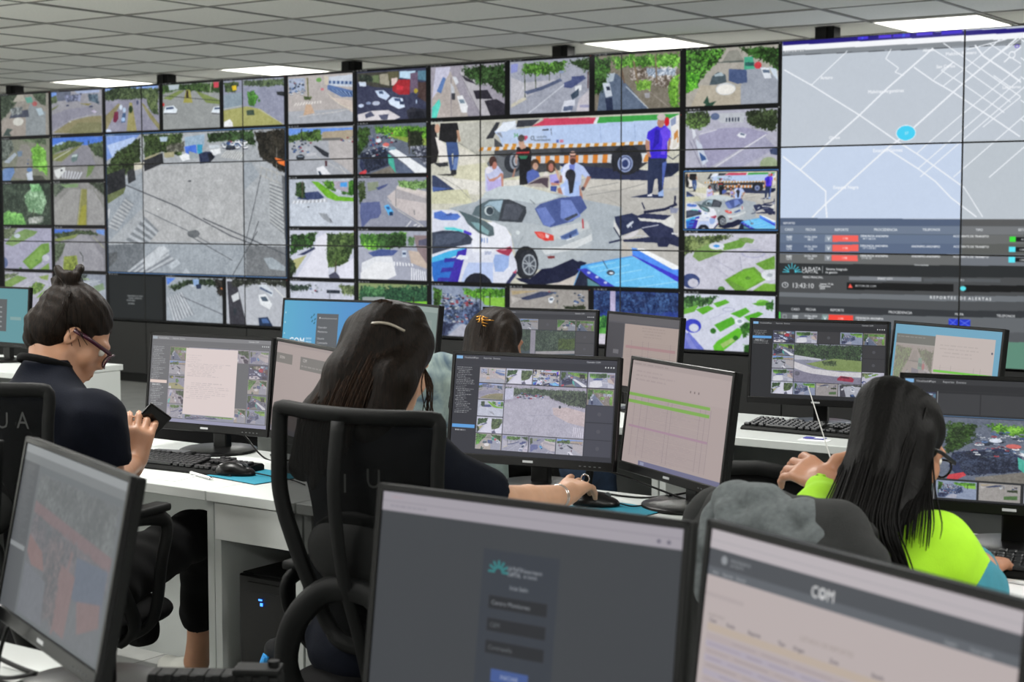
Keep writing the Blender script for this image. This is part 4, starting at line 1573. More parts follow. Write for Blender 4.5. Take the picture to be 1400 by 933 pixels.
LAMPS = [(TX0+TM*k, TY0) for k in (0, -3, -8, -11, 6)] + [(TX0+TM*k, TY0-TM*j) for j in (7, 10, 13, 16) for k in (6, 0, -5, -10, -15)]  # panels out of view are added to light the room
def lamp_at(x, y): return any(abs(x-a) < .1 and abs(y-b) < .1 for a, b in LAMPS)
def build_ceiling():
    ce = empty('ceiling', kind='structure')
    bm = BM(); b2(bm, (-4.1, -12.2, ZC+.12), (16.1, 1.2, ZC+.2)); obj('ceiling_deck', bm, M_PLENUM, ce)
    grid = BM(); far = BM(); me = None
    xs = [TX0+TM*k for k in range(-17, 12)]; ys = [TY0+TM*k for k in range(-17, 2)]
    xs = [x for x in xs if -4.1 < x < 16.2]; ys = [y for y in ys if -12.3 < y < 1.3]
    for x in xs: b2(grid, (x-TM/2-.011, -12.2, ZC-.001), (x-TM/2+.011, 1.2, ZC+.03))
    for y in ys: b2(grid, (-4.1, y-TM/2-.007, ZC-.0015), (16.1, y-TM/2+.007, ZC+.0295))
    obj('ceiling_grid', grid, M_TBAR, ce)
    rnd = random.Random(3)
    q = BM(); box(q, (0, 0, .008), (TM-.024, TM-.016, .016), bev=.003, seg=1)
    me = bpy.data.meshes.new('ceiling_tile'); q.to_mesh(me); q.free(); me.materials.append(M_TILE)
    me2 = me.copy(); me2.materials.clear(); me2.materials.append(M_TILE2)
    for x in xs:
        for y in ys:
            if lamp_at(x, y): continue
            if -4.6 < y and -4.1 < x < 12.2:
                o = bpy.data.objects.new('ceiling_tile', me if rnd.random() < .8 else me2); COL.objects.link(o); o.parent = ce
                o.location = (x, y, ZC+.004+rnd.uniform(-.002, .003)); o.rotation_euler = (R(rnd.uniform(-.25, .25)), R(rnd.uniform(-.25, .25)), 0)
            else: box(far, (x, y, ZC+.012), (TM-.028, TM-.028, .016))
    o = obj('far_ceiling_tiles', far, M_TILE, ce); o['kind'] = 'stuff'
build_ceiling()
M_DIFF = mat('lit_diffuser', 'ffffff', .5, emit='fffdf2', estr=3.2); M_FRAMEW = mat('lamp_frame_white', 'e4e4e0', .4)
lab = {0: 'square ceiling light panel above the street map screens', 1: 'square ceiling light panel above the tree-lined avenue screens',
       2: 'square ceiling light panel above the lone tree and intersection screens', 3: 'square ceiling light panel nearest the left end of the screen wall'}
POS = ['left', 'centre left', 'middle', 'centre right', 'right']
def ceiling_light(x, y):
    n = LAMPS.index((x, y))
    if n > 4: lab[n] = 'added unseen ceiling light panel over %s, column %s from the %s end' % ({0: 'the back-row desks', 1: 'the middle-row desks', 2: 'the front-row desks', 3: 'the rear wall'}[(n-5)//5], ['one', 'two', 'three', 'four', 'five'][(n-5) % 5], 'right')
    t = empty('ceiling_light', (x, y, ZC), label=lab.get(n, 'added unseen ceiling light panel beyond the right end of the screen wall'), cat='light', group='square ceiling light panels')
    s = TM-.03; bm = BM(); b2(bm, (-s/2+.012, -s/2+.012, -.004), (s/2-.012, s/2-.012, .004)); obj('diffuser', bm, M_DIFF, t)
    bm = BM()
    for a in (-1, 1):
        b2(bm, (-s/2, a*(s/2-.006)-.006, -.008), (s/2, a*(s/2-.006)+.006, .03)); b2(bm, (a*(s/2-.006)-.006, -s/2, -.008), (a*(s/2-.006)+.006, s/2, .03))
    obj('frame', bm, M_FRAMEW, t)
    ld = bpy.data.lights.new('ceiling_light_lamp', 'AREA'); ld.shape = 'SQUARE'; ld.size = s-.04; ld.energy = LAMP_W; ld.color = (1, .985, .95)
    l = bpy.data.objects.new('ceiling_light_lamp', ld); COL.objects.link(l); l.parent = t; l.location = (0, 0, -.012)
for a in LAMPS: ceiling_light(*a)

# ---------------- the wall of screens ----------------
PW, PH, ZT = 1.215, .686, 2.603
rowlab = ['top row', 'middle row', 'bottom row']
cont = [['a plain dark picture past the left edge']*3,
 ['roadside tent, plaza and avenue feeds', 'street, van and median road feeds', 'aerial plaza and empty road feeds'],
 ['three small avenue and junction feeds', 'the middle of a large empty junction', 'lower part of the large junction, dark message tile'],
 ['a lone tree and a white building corner', 'the fenced right side of the large junction', 'the lower corner of the large junction and parked cars'],
 ['red shop front and a street of cars', 'white bus roof and a curving road', 'zebra crossings, white road and green park'],
 ['tram street and tree shadows', 'pedestrians left of the silver car roof', 'white and blue police car bodywork'],
 ['avenue trees and a parked car row', 'a garbage truck wheel and a man in purple', 'a fallen motorcycle and blue car roof'],
 ['a pale street map with blue dot', 'the lower half of the pale street map', 'red report rows, clock and sun logo'],
 ['a dense white street grid map', 'a pale empty map and report columns', 'grey report table right of the seam']]
PM = screen_mat('video_wall_picture', WALLCV, 1.0, .35)
def video_panels():
    bm = BM(); b2(bm, (-PW/2+.001, 0, -PH/2+.001), (PW/2-.001, .09, PH/2-.001), bev=.003, seg=1); hm = bpy.data.meshes.new('housing'); bm.to_mesh(hm); bm.free(); hm.materials.append(M_BLKM)
    bm = BM(); e = .0042
    for a in (-1, 1):
        b2(bm, (-PW/2+.0007, -.006, a*(PH/2-e/2-.0007)-e/2), (PW/2-.0007, .001, a*(PH/2-e/2-.0007)+e/2)); b2(bm, (a*(PW/2-e/2-.0007)-e/2, -.006, -PH/2+.001), (a*(PW/2-e/2-.0007)+e/2, .001, PH/2-.001))
    zm = bpy.data.meshes.new('bezel'); bm.to_mesh(zm); bm.free(); zm.materials.append(M_BEZ)
    rnd = random.Random(2)
    for i in range(9):
        for j in range(3):
            x = (i-1+.5)*PW; z = ZT-(j+.5)*PH
            dn = ['far left', 'first in full', 'second', 'third', 'fourth', 'fifth', 'sixth', 'seventh', 'last'][i]
            L = 'wall screen, %s, %s' % (rowlab[j], cont[i][j] if i else 'far left, beyond the picture edge')
            t = empty('wall_screen', (x, 0, z), label='large wall screen: '+cont[i][j]+', '+rowlab[j] if i else 'large wall screen at the far left end of the '+rowlab[j], cat='screen', group='screens of the video wall')
            t.location.y = rnd.uniform(-.0015, .0015)
            for nm, me in (('housing', hm), ('bezel', zm)):
                o = bpy.data.objects.new(nm, me); COL.objects.link(o); o.parent = t
            me = bpy.data.meshes.new('screen'); a, b = PW/2-.004, PH/2-.004
            me.from_pydata([(-a, -.003, -b), (a, -.003, -b), (a, -.003, b), (-a, -.003, b)], [], [(0, 1, 2, 3)]); uv = me.uv_layers.new(name='UV')
            u0, u1 = i/9+.004/PW/9, (i+1)/9-.004/PW/9; v0, v1 = 1-(j+1)/3+.002, 1-j/3-.002
            for k, q in enumerate([(u0, v0), (u1, v0), (u1, v1), (u0, v1)]): uv.data[k].uv = q
            me.materials.append(PM); o = bpy.data.objects.new('screen', me); COL.objects.link(o); o.parent = t
video_panels()
def wall_cladding():
    # black cladding that carries the screens, from the floor up
    t = empty('trim_1', kind='structure')
    zb = ZT-3*PH; xs = [-1.22+1.22*k for k in range(10)]
    for k in range(9):
        bm = BM(); b2(bm, (xs[k]+.003, -.004, .08), (xs[k+1]-.003, .04, zb-.012), bev=.002, seg=1); obj('cladding_panel', bm, M_BLACKWALL, t)
    bm = BM(); b2(bm, (-1.22, .01, 0), (9.76, .035, .08)); obj('plinth', bm, M_BLK, t)
    bm = BM(); b2(bm, (-1.25, .1, 0), (9.8, .16, ZT-.02)); obj('backing_frame', bm, M_BLKM, t)
    for x, w_ in ((-1.26, 3), (9.8, 3)):
        bm = BM(); b2(bm, (x-.03, -.005, 0), (x+.03, .16, ZT)); obj('side_post', bm, M_BLK, t)
wall_cladding()
for x, lb in ((-.58, 'black ceiling bracket at the left end of the screen wall'), (1.46, 'black ceiling bracket beside the leftmost ceiling light'), (3.56, 'black ceiling bracket above the white building screen'),
              (5.55, 'black ceiling bracket above the tree-lined avenue screen'), (7.58, 'black ceiling bracket above the left corner of the street map'), (9.6, 'black ceiling bracket past the right edge of the picture')):
    t = empty('ceiling_bracket', (x, .06, ZC), label=lb, cat='bracket', group='black ceiling brackets of the screen wall')
    bm = BM(); b2(bm, (-.065, -.05, -.079), (.015, .06, -.002), bev=.003); obj('clamp_block', bm, M_BLK, t)
    bm = BM(); b2(bm, (.02, -.045, -.079), (.065, .055, -.002), bev=.002); obj('side_plate', bm, M_BLKM, t)
# ---------------- monitor pictures ----------------
def UI(w=800, h=450, col='3a3b40'): return Cv(w, h, col)
def textlines(cv, x0, x1, y0, y1, n, col, seed=1, al=.8, hfrac=.35):
    r = random.Random(seed); dy = (y1-y0)/n
    for i in range(n):
        x = x0+r.choice([0, 0, .06, .1])*(x1-x0); e = x0+(x1-x0)*r.uniform(.45, 1)
        y = y0+dy*(i+.3)
        while x < e:
            wd = (x1-x0)*r.uniform(.05, .16); cv.rect(x, y, min(e, x+wd), y+dy*hfrac, col, al*r.uniform(.5, 1)); x += wd+(x1-x0)*.025
def vms(kind):
    """the camera management page: tab bar, camera list and a mosaic of street feeds"""
    C = UI(); t = None
    if kind == 'B': C = UI(col='77777a'); t = (.62, .22)
    T = {'E': (.74, (.165, .155, .18)), 'B': (.55, (.27, .25, .26)), 'G': (.62, (.15, .15, .165)), 'I': (.80, (.09, .085, .10)), 'K': (.92, (.035, .035, .04))}[kind]  # scale and lift per monitor: off-angle viewing veil painted into the feeds
    dark = {'E': '37383f', 'B': '6d6d70', 'G': '3a3b40', 'I': '2a2b2e', 'K': '2c2d30'}[kind]
    bar = {'E': '3f4048', 'B': '808083', 'G': '4a4b50', 'I': '343538', 'K': '37383b'}[kind]
    C.a[:] = srgb(dark); C.rect(0, 0, 1, .045, bar); C.rect(0, .045, 1, .10, dark); C.rect(0, .10, 1, .103, bar)
    C.rect(.005, .008, .045, .04, '7fb0dc' if kind != 'B' else 'a0a8b0')
    for i, s in enumerate(('Visualizador', 'Mapa', 'Reportes', 'Eventos')): C.text(s, .055+.062*i, .024, .018, 'b8babc', .9, 'l')
    C.text('Operador COM', .86, .022, .016, 'c8cacc'); 
    for i in range(4): C.rect(.93+i*.016, .062, .938+i*.016, .078, 'c0c2c4')
    if kind == 'K':
        cols = [.0, .14, .56, 1.0]
        for v, n in zip((.11, .30, .50, .68, .85), ('shop', 'bus', 'cross', 'whitecar', 'shadow')): C.paste(feed(n), .06, v+.005, .15, v+.175, T)
        C.rect(.16, .12, .35, .29, '3c3d40'); C.rect(.355, .12, .55, .29, '3c3d40'); C.rect(.555, .12, .75, .29, '3c3d40'); C.rect(.755, .12, .95, .29, '3c3d40')
        big = Cv(504, 284); draw_ops(big, FEEDS['bus']); C.paste(big.a, .175, .315, .955, .825, T); C.rect(.16, .305, .965, .308, '5a88b8')
        C.rect(.155, .105, .159, 1, '8c8e90')
        for u, n in zip((.165, .36, .56, .76), ('jam', 'street8', 'trees', 'avenue')): C.paste(feed(n), u, .84, u+.185, .985, T)
        C.rect(0, .11, .055, 1, dark)
        return C.blur(1)
    sb = .155; C.rect(0, .103, sb, 1, dark)
    tc = 'c8cacc'
    textlines(C, .012, sb-.02, .12, .60 if kind != 'B' else .95, 26 if kind != 'B' else 40, tc, 3, .75)
    hl = {'E': .71, 'B': .52, 'G': .70, 'I': .195}[kind]
    C.rect(.004, hl, sb-.006, hl+.035, {'B': 'dcc8c0'}.get(kind, '5e9cd8'))
    textlines(C, .02, sb-.05, hl+.04, hl+.08, 1, tc, 5)
    if kind == 'I': C.rect(.0, .30, sb, 1, dark)
    x = [.158, .326, .494, .662, .83, .995] if kind != 'B' else [.16, .32, .49, .66, .83, .99]
    y = [.115, .278, .448, .618, .788, .955]
    L = {'E': [['cross', 'whiteroad', 'center', 'bus', 'zebra'], ['plaza0', None, None, None, 'park'], ['shadow', None, None, None, '-'], ['whiteroad', None, None, None, '-'], ['tent', 'trees', 'bluecar', 'whitecar', '-']],
         'B': [['park', 'trees', 'jam', 'avenue', 'bluecar'], ['whitecar', None, None, None, 'shop'], ['tri4', None, None, None, 'tent'], ['avenue', None, None, None, 'bus'], ['trees', 'zebra', 'cross', 'tent', 'jam']],
         'G': [['tri4', 'whitecar', '-', 'tent', 'park'], ['road1', None, None, None, '-'], ['bus', None, None, None, '-'], ['whitecar', None, None, None, 'zebra'], ['shadow', 'jam', 'tent', 'green6', 'plaza2']],
         'I': [['shop', 'zebra', '-', 'jam', 'park'], ['bus', None, None, None, '-'], ['whitecar', None, None, None, '-'], ['zebra', None, None, None, 'plaza1'], ['whiteroad', 'jam', 'street8', 'cars4', 'plaza2']]}[kind]
    for r in range(5):
        for c in range(5):
            n = L[r][c]; g = .004
            if n is None: continue
            if n == '-':
                C.rect(x[c]+g/2, y[r]+g, x[c+1]-g/2, y[r+1]-g, {'E': '484953', 'G': '4e4e52', 'I': '3a3a3d'}.get(kind, '606063'))
                C.ell(((x[c]+x[c+1])/2, (y[r]+y[r+1])/2), .012, .02, '5a5b62', .6); continue
            C.paste(feed(n), x[c]+g/2, y[r]+g, x[c+1]-g/2, y[r+1]-g, T)
    a = (x[1]+.002, y[1]+.004, x[4]-.002, y[4]-.004)
    if kind == 'E':
        big = Cv(504, 284); draw_ops(big, 'p a4a2b0 0,0 1000,0 1000,1000 0,1000\nf 304030 5a7050 100 30 0,60 1000,60 1000,250 700,230 500,180 200,200 0,250\nc 30 150,160 480,270\nf 222c26 46583c 60 25 560,120 1000,100 1000,400 800,350 560,230\np c4c8dc 0,80 110,70 110,280 0,320\np b0b0bc 200,280 560,260 1000,500 1000,1000 0,1000 0,380\np c8b8b4 600,420 780,400 1000,480 1000,760 800,700 620,560\nl 8c90a0 4 420,420 330,980\nl 8c90a0 4 300,600 700,560\nz dcdce4 a8a6b4 6 870,780 1000,800 1000,980 860,960\ne 30383c 690,400 14 30\nn 10')
        C.paste(big.a, *a, T)
    if kind == 'G':
        big = Cv(504, 284); draw_ops(big, 'p 3a4a50 0,0 1000,0 1000,1000 0,1000\nf 243428 4a6048 120 40 0,0 1000,0 1000,600 0,620\np a4a0ac 200,0 290,0 290,1000 200,1000\np b8b4b4 300,620 1000,560 1000,640 300,720\np 6c8c48 0,760 200,720 1000,700 1000,1000 0,1000\nf 32441e 54702c 40 25 700,240 1000,200 1000,520 700,540\nn 8'); C.paste(big.a, *a, T)
    if kind == 'I':
        big = Cv(504, 284); draw_ops(big, 'p 8c90a0 0,0 1000,0 1000,1000 0,1000\nf 1e2c20 3f5a34 140 40 0,20 1000,0 1000,420 600,400 200,400 0,340\np c8ccd4 0,300 400,380 400,420 0,420\np 7c9450 180,520 600,360 1000,400 1000,680 500,660\nf 303f28 566c40 30 25 420,440 620,420 640,540 460,560\np dcdadc 0,470 300,640 700,700 1000,690 1000,820 600,820 200,760 0,640\np 807e90 0,680 300,780 700,840 1000,840 1000,1000 0,1000\np 9c2c40 650,870 700,800 860,820 900,880 880,950 650,920\np 50202c 690,850 720,810 820,830 840,860\ne 5c5c68 50,780 40,60\nl 2c3828 14 440,100 450,420\nl 2c3828 16 790,80 780,400\nn 8'.replace('40,60', '40 60')); C.paste(big.a, *a, T)
    if kind == 'B':
        C.rect(.30, .13, .735, .90, 'd8cac8'); textlines(C, .32, .70, .30, .46, 9, '9c9498', 7, .45); textlines(C, .32, .70, .52, .72, 9, '9c9498', 9, .45); textlines(C, .31, .5, .2, .3, 4, '9c9498', 8, .3)
        C.paste(feed('jam'), .30, .90, .735, .955, T); C.rect(0, .96, 1, 1, '9494ac'); C.rect(0, .955, .12, 1, 'c8c0bc')
    return C.blur(1)
def sheet(kind):
    C = UI(col='a89a98')  # page colours have the pinkish haze of off-angle viewing painted in
    if kind == 'F':
        C.rect(0, 0, 1, .05, 'a39694'); textlines(C, .02, .6, .01, .05, 1, '847a7a', 4, .6)
        C.rect(0, .05, 1, .30, 'ab9d9b'); textlines(C, .05, .5, .08, .2, 3, '8c8080', 4, .35)
        for i, u in enumerate((.62, .66, .70)): C.rect(u, .2, u+.012, .22, '7c7070')
        for k in range(40):
            v = .335+k*.0152; C.rect(.05 if k > 6 else .03, v, .84, v+.002, '94868a', .7); textlines(C, .13, .8, v+.003, v+.013, 1, '80747a', k, .28)
        for u in (.07, .14, .21, .42, .46, .74, .79, .84): C.rect(u, .34, u+.002, .93, '7c7078', .8)
        C.rect(.0, .315, .83, .345, '7aa650'); C.rect(0, .385, .83, .415, '7aa650'); C.rect(.03, .63, .84, .65, 'a08494')
        C.rect(.18, .955, 1, 1, '6c6c88'); C.rect(.2, .965, .24, .995, '8c90a8')
    if kind == 'H':
        C.a[:] = srgb('55545a'); C.rect(.0, 0, 1, .10, '5c5a5e'); C.rect(.0, .12, .24, 1, '4a494e'); C.rect(.25, .12, 1, 1, 'a4958f'); C.rect(.10, .50, .18, .56, '6c6b70')
        textlines(C, .5, .9, .14, .3, 4, '847876', 3, .35)
        for k in range(24): v = .36+k*.024; C.rect(.30, v, .97, v+.003, '8c7f80', .7)
        for u in (.36, .52, .6, .9): C.rect(u, .34, u+.004, .95, '7c7078', .7)
        C.rect(.28, .42, .97, .46, 'a07c80', .8)
    if kind == 'J':
        C.a[:] = srgb('6ea2bc'); C.rect(.02, .12, .40, .24, '74746f'); textlines(C, .03, .38, .14, .17, 1, 'b0aca8', 3, .5); C.rect(.02, .24, .40, 1, 'a09a96')
        T = (.25, (.46, .43, .42)); C.paste(feed('tent', 252, 142), .02, .26, .40, 1, T)
        C.rect(.40, .10, .95, 1, 'bdb2ae'); textlines(C, .45, .9, .2, .38, 4, '948a88', 3, .3)
        for k in range(20): v = .50+k*.024; C.rect(.42, v, .94, v+.003, 'a09694', .6)
        for u in (.47, .57, .78, .84): C.rect(u, .47, u+.003, .97, '8c8282', .8)
        C.rect(.41, .535, .94, .565, '74c04c'); C.rect(.41, .62, .94, .65, '74c04c'); C.ell((.93, .27), .008, .014, '5c5c68')
    if kind == 'C':
        C.a[:] = srgb('a29592'); C.rect(0, 0, 1, .03, '9a8e8c'); C.rect(0, .12, .27, .23, '77736f'); C.text('SISTEMA', .1, .165, .03, 'b8b0ac')
        C.rect(.40, .12, 1, .26, '74716e'); C.text('COM', .47, .155, .035, 'b8b4b0'); textlines(C, .42, .9, .2, .24, 1, 'a09c98', 3, .6); C.rect(0, .94, .5, 1, '8c8890')
    if kind == 'D2': C.a[:] = srgb('7a8a86'); C.rect(0, 0, 1, .08, '8c9a96'); C.rect(.1, .2, .9, .9, '84908c')
    return C.blur(1)
def com_page(kind):
    C = UI()
    if kind == 'D':
        n = 40
        for i in range(n):
            f = i/n; c = srgb('5aa6c8')*(1-f)+srgb('4c86c6')*f; x0 = int(C.w*i/n); C.a[:, x0:int(C.w*(i+1)/n)] = c
        C.text('COM', .165, .66, .13, 'dfe8ee', 1, 'c', True, .17); 
        for i, s in enumerate(('CENTRO', 'OPERATIVO', 'MONITOREO')): C.text(s, .265, .61+.055*i, .03, 'c8dce8', 1, 'l', True, .065)
        for (u, v) in ((.31, .28), (.335, .24), (.35, .31), (.32, .34), (.345, .37)): C.line([(u, v), (u+.012, v-.03)], .02, '2f6a7c')
        C.line([(.345, .86), (.39, .72)], .02, '3a7a98')
        C.rect(.375, .20, .615, .93, '5b5e62'); C.ell((.41, .27), .006, .014, 'e0e0e0'); C.text('MUNICIPALIDAD DE LA PLATA', .425, .275, .018, 'c0c2c4', 1, 'l', True, .175)
        for i, s in enumerate(('Operador', 'Monitoreo', 'Usuario', 'Contraseña')): C.text(s, .395, .42+.07*i+(.04 if i > 1 else 0), .032, 'b0b2b6', 1, 'l')
        C.text('INGRESAR', .48, .87, .025, 'c0c2c4')
        C.ell((.64, .66), .014, .035, 'b8d0e8'); C.ell((.64, .66), .008, .02, '4c86c6'); C.text('MUNICIPALIDAD', .68, .635, .035, 'a8c4e0', 1, 'l'); C.text('DE LA PLATA', .68, .69, .035, 'a8c4e0', 1, 'l')
        for v in (.2, .36, .54): C.ell((.02, v), .008, .016, '9cc8d8')
    if kind == 'A':
        C.a[:] = srgb('5c9098'); C.rect(0, .15, .66, 1, '5c9098'); C.rect(.18, .2, .66, .80, '55585a')
        C.text('COM', .09, .5, .1, 'c8d4d4')
        for i in range(5): C.rect(.3, .34+.09*i, .58, .365+.09*i, 'a8acac', .7)
        C.rect(.72, .52, .9, .58, '7c9c9c')
    if kind == 'L':
        C.a[:] = srgb('3c3f43'); C.rect(0, 0, 1, .095, '9d98a0'); C.rect(0, .095, 1, .10, '6c6a70')
        textlines(C, .03, .12, .01, .04, 1, 'a88c90', 2, .6); C.rect(0, .045, 1, .048, '8c8890'); textlines(C, .03, .2, .055, .085, 1, '84808a', 3, .6)
        for u in (.93, .96): C.ell((u, .07), .006, .010, '6a6674')
        x0, x1 = .375, .63; C.rect(x0, .22, x1, .96, '343941')
        cx = .43; cy = .325
        for k in range(7):
            a = math.pi*k/6; C.line([(cx-.012*math.cos(a), cy-.018*math.sin(a)), (cx-.034*math.cos(a), cy-.055*math.sin(a))], .012, '2f7c7e')
        C.text('LA PLATA', .487, .30, .022, '9a9ea4', 1, 'c', True, .05); C.text('CAPITAL', .484, .327, .022, '9a9ea4', 1, 'c', True, .044)
        C.text('Sistema Integrado', .545, .302, .018, '8c9096', 1, 'c', True, .062); C.text('de Gestión', .537, .327, .018, '8c9096', 1, 'c', True, .044)
        C.text('Iniciar Sesión', .503, .392, .022, '8c9096', 1, 'c', True, .06)
        for v, s in ((.445, 'Centro Monitoreo'), (.555, 'CEM'), (.665, 'Contraseña')):
            C.rect(.405, v, .60, v+.062, '24262a'); C.text(s, .415, v+.031, .022, '85898e' if v < .5 else '5c6064', 1, 'l', True)
        C.rect(.43, .80, .555, .865, '3f558c'); C.text('INICIAR', .493, .833, .022, '9aa2b8')
        C.text('Olvidé mi clave', .495, .905, .018, '44609c'); C.text('Registrarse', .495, .935, .018, '44609c')
    if kind == 'M':
        C.a[:] = srgb('b4a9a8'); C.rect(0, 0, 1, .10, 'b5aeb2'); C.rect(0, .045, 1, .048, 'a6a0a6')
        C.rect(0, .085, 1, .20, '4a4d52'); C.rect(0, .165, 1, .205, '5c6066')
        C.ell((.06, .125), .012, .020, '8c9094'); C.text('MUNICIPALIDAD DE', .085, .118, .014, '8c9094', 1, 'l', True, .075); C.text('LA PLATA', .085, .138, .014, '8c9094', 1, 'l', True, .05)
        C.text('COM', .42, .143, .050, 'd0d0d0', 1, 'c', True, .075); C.ell((.42, .143), .013, .022, 'd0d0d0'); C.ell((.42, .143), .007, .012, '5c6066')
        for u, s in ((.02, 'Inicio'), (.06, 'Reportes'), (.11, 'Cámaras'), (.80, 'Usuario'), (.87, 'Cerrar sesión')): C.text(s, u, .187, .014, '9ca0a4', 1, 'l')
        C.text('LISTADO DE REPORTES', .45, .35, .022, '9c908c', .8); textlines(C, .02, .1, .36, .40, 1, '948a88', 3, .5)
        C.rect(.02, .415, .98, .45, 'b8a488', .45)
        for k in range(16):
            v = .46+k*.032; C.rect(.02, v, .98, v+.03, 'a8a0b0' if k % 2 else 'aca0a2', .8); textlines(C, .03, .95, v+.004, v+.026, 1, '7c7478', k, .35)
        for u, s in ((.04, 'Caso'), (.11, 'Fecha'), (.20, 'Reporte'), (.30, 'Tipo'), (.36, 'Origen'), (.48, 'Zona'), (.62, 'Estado')): C.text(s, u, .40, .018, '6c666a')
        C.rect(.90, .33, .97, .36, '84a884'); C.rect(0, .28, .15, .30, 'a69c9c', .6)
    if kind == 'N':
        C.a[:] = srgb('62676a'); C.rect(0, 0, 1, .05, '8a8e90'); C.rect(0, .05, 1, .10, '707476'); C.rect(.0, .10, .17, 1, '54575a')
        textlines(C, .02, .15, .12, .6, 40, '707478', 3, .6); C.rect(.0, .60, .16, .63, '84888a')
        ops = 'p 5c6468 0,0 1000,0 1000,1000 0,1000\nf 4c5654 6a7470 80 50 0,0 1000,0 1000,350 0,300\np 7c5a5a 0,200 1000,330 1000,430 0,280\nf 50585c 74686a 60 40 0,300 1000,420 1000,600 0,600\np 4a5c74 620,430 980,420 980,760 640,700\np 8c5f58 0,440 200,520 260,640 80,640 0,560\np 86605c 430,520 640,560 620,980 470,960\nf 4a4f52 7c6a68 70 50 250,400 460,420 460,960 280,900\np 646c74 0,640 300,700 330,1000 0,1000\nl 86605c 40 560,420 470,1000\np 86605c 700,700 960,640 980,780 760,900\nn 6'
        big = Cv(504, 284); draw_ops(big, ops); big.blur(3); C.paste(big.a, .19, .14, .97, .98, (.42, (.25, .25, .26)))
    if kind == 'O': C.a[:] = srgb('84888c'); C.rect(0, 0, 1, .1, '9a9ea2'); textlines(C, .6, .95, .02, .06, 1, 'c0c4c8', 3, .6)
    return C.blur(1)
# ---------------- desks ----------------
ZD = .74
def desk_bay(x0, x1, yf, yb, label, group, kind='open', back=M_DESK, z=ZD, near=None):
    """one desk unit: worktop, side panels, modesty panel; kind 'tower' adds an apron box over a computer bay"""
    t = empty('desk', ((x0+x1)/2, (yf+yb)/2, 0), label=label, cat='desk', group=group)
    W, D = x1-x0, yb-yf
    bm = BM(); b2(bm, (-W/2+.001, -D/2, z-.028), (W/2-.001, D/2, z), bev=.002, seg=1); obj('desktop', bm, M_DESK, t)
    bm = BM(); b2(bm, (-W/2+.001, -D/2+.03, .0), (-W/2+.026, D/2-.02, z-.03), bev=.001, seg=1); obj('side_panel', bm, M_DESK, t)
    bm = BM(); b2(bm, (W/2-.026, -D/2+.03, .0), (W/2-.001, D/2-.02, z-.03), bev=.001, seg=1); obj('side_panel', bm, M_DESK, t)
    bm = BM(); b2(bm, (-W/2+.03, D/2-.06, .04), (W/2-.03, D/2-.04, z-.03)); obj('modesty_panel', bm, back, t)
    bm = BM(); cyl(bm, (-W*.22, D/2-.061, .38), (-W*.22, D/2-.058, .38), .012, n=12); obj('cable_hole', bm, M_BLK, t)
    if kind == 'tower':
        bm = BM(); b2(bm, (-W/2+.027, -D/2+.008, z-.13), (W/2-.027, -D/2+.03, z-.031), bev=.001, seg=1); obj('drawer_front', bm, M_DESKE, t)
        bm = BM(); b2(bm, (-W/2+.03, -D/2+.03, z-.128), (W/2-.03, D/2-.065, z-.112)); obj('drawer_bottom', bm, M_DESK, t)
    return t
G2 = 'white desks of the middle row'; GB = 'white desks of the back row'; GF = 'white desks of the front row'
Y2, Y2b = -6.62, -6.0
desk_bay(7.60, 8.785, Y2, Y2b, 'white desk with phone user\'s keyboard and blue mouse mat', G2)
desk_bay(8.785, 9.107, Y2, Y2b, 'narrow white desk bay holding the black computer tower', G2, 'tower')
desk_bay(9.112, 10.04, Y2, Y2b, 'white desk in front of the long-haired woman in navy', G2)
desk_bay(10.045, 10.37, Y2, Y2b, 'narrow white desk bay behind the grey jacket', G2, 'tower')
desk_bay(10.375, 11.75, Y2, Y2b, 'white desk in front of the woman in neon yellow', G2)
YB, YBb = -4.87, -4.28
desk_bay(4.2, 5.80, YB, YBb, 'white back-row desk at the far left edge', GB, back=M_DGREY)
desk_bay(7.01, 8.12, YB, YBb, 'white back-row desk under the blue login monitor', GB, back=M_DGREY)
desk_bay(8.13, 9.16, YB, YBb, 'white back-row desk of the woman with the hair claw', GB, back=M_DGREY)
desk_bay(9.165, 11.3, YB, YBb, 'long white back-row desk with keyboard, right of the grey sheet monitor', GB, back=M_DGREY)
YF, YFb = -8.56, -7.90
desk_bay(8.9, 10.2, YF, YFb, 'white foreground desk at the lower left corner', GF)
desk_bay(10.205, 11.9, YF, YFb, 'white foreground desk under the large login monitor', GF)

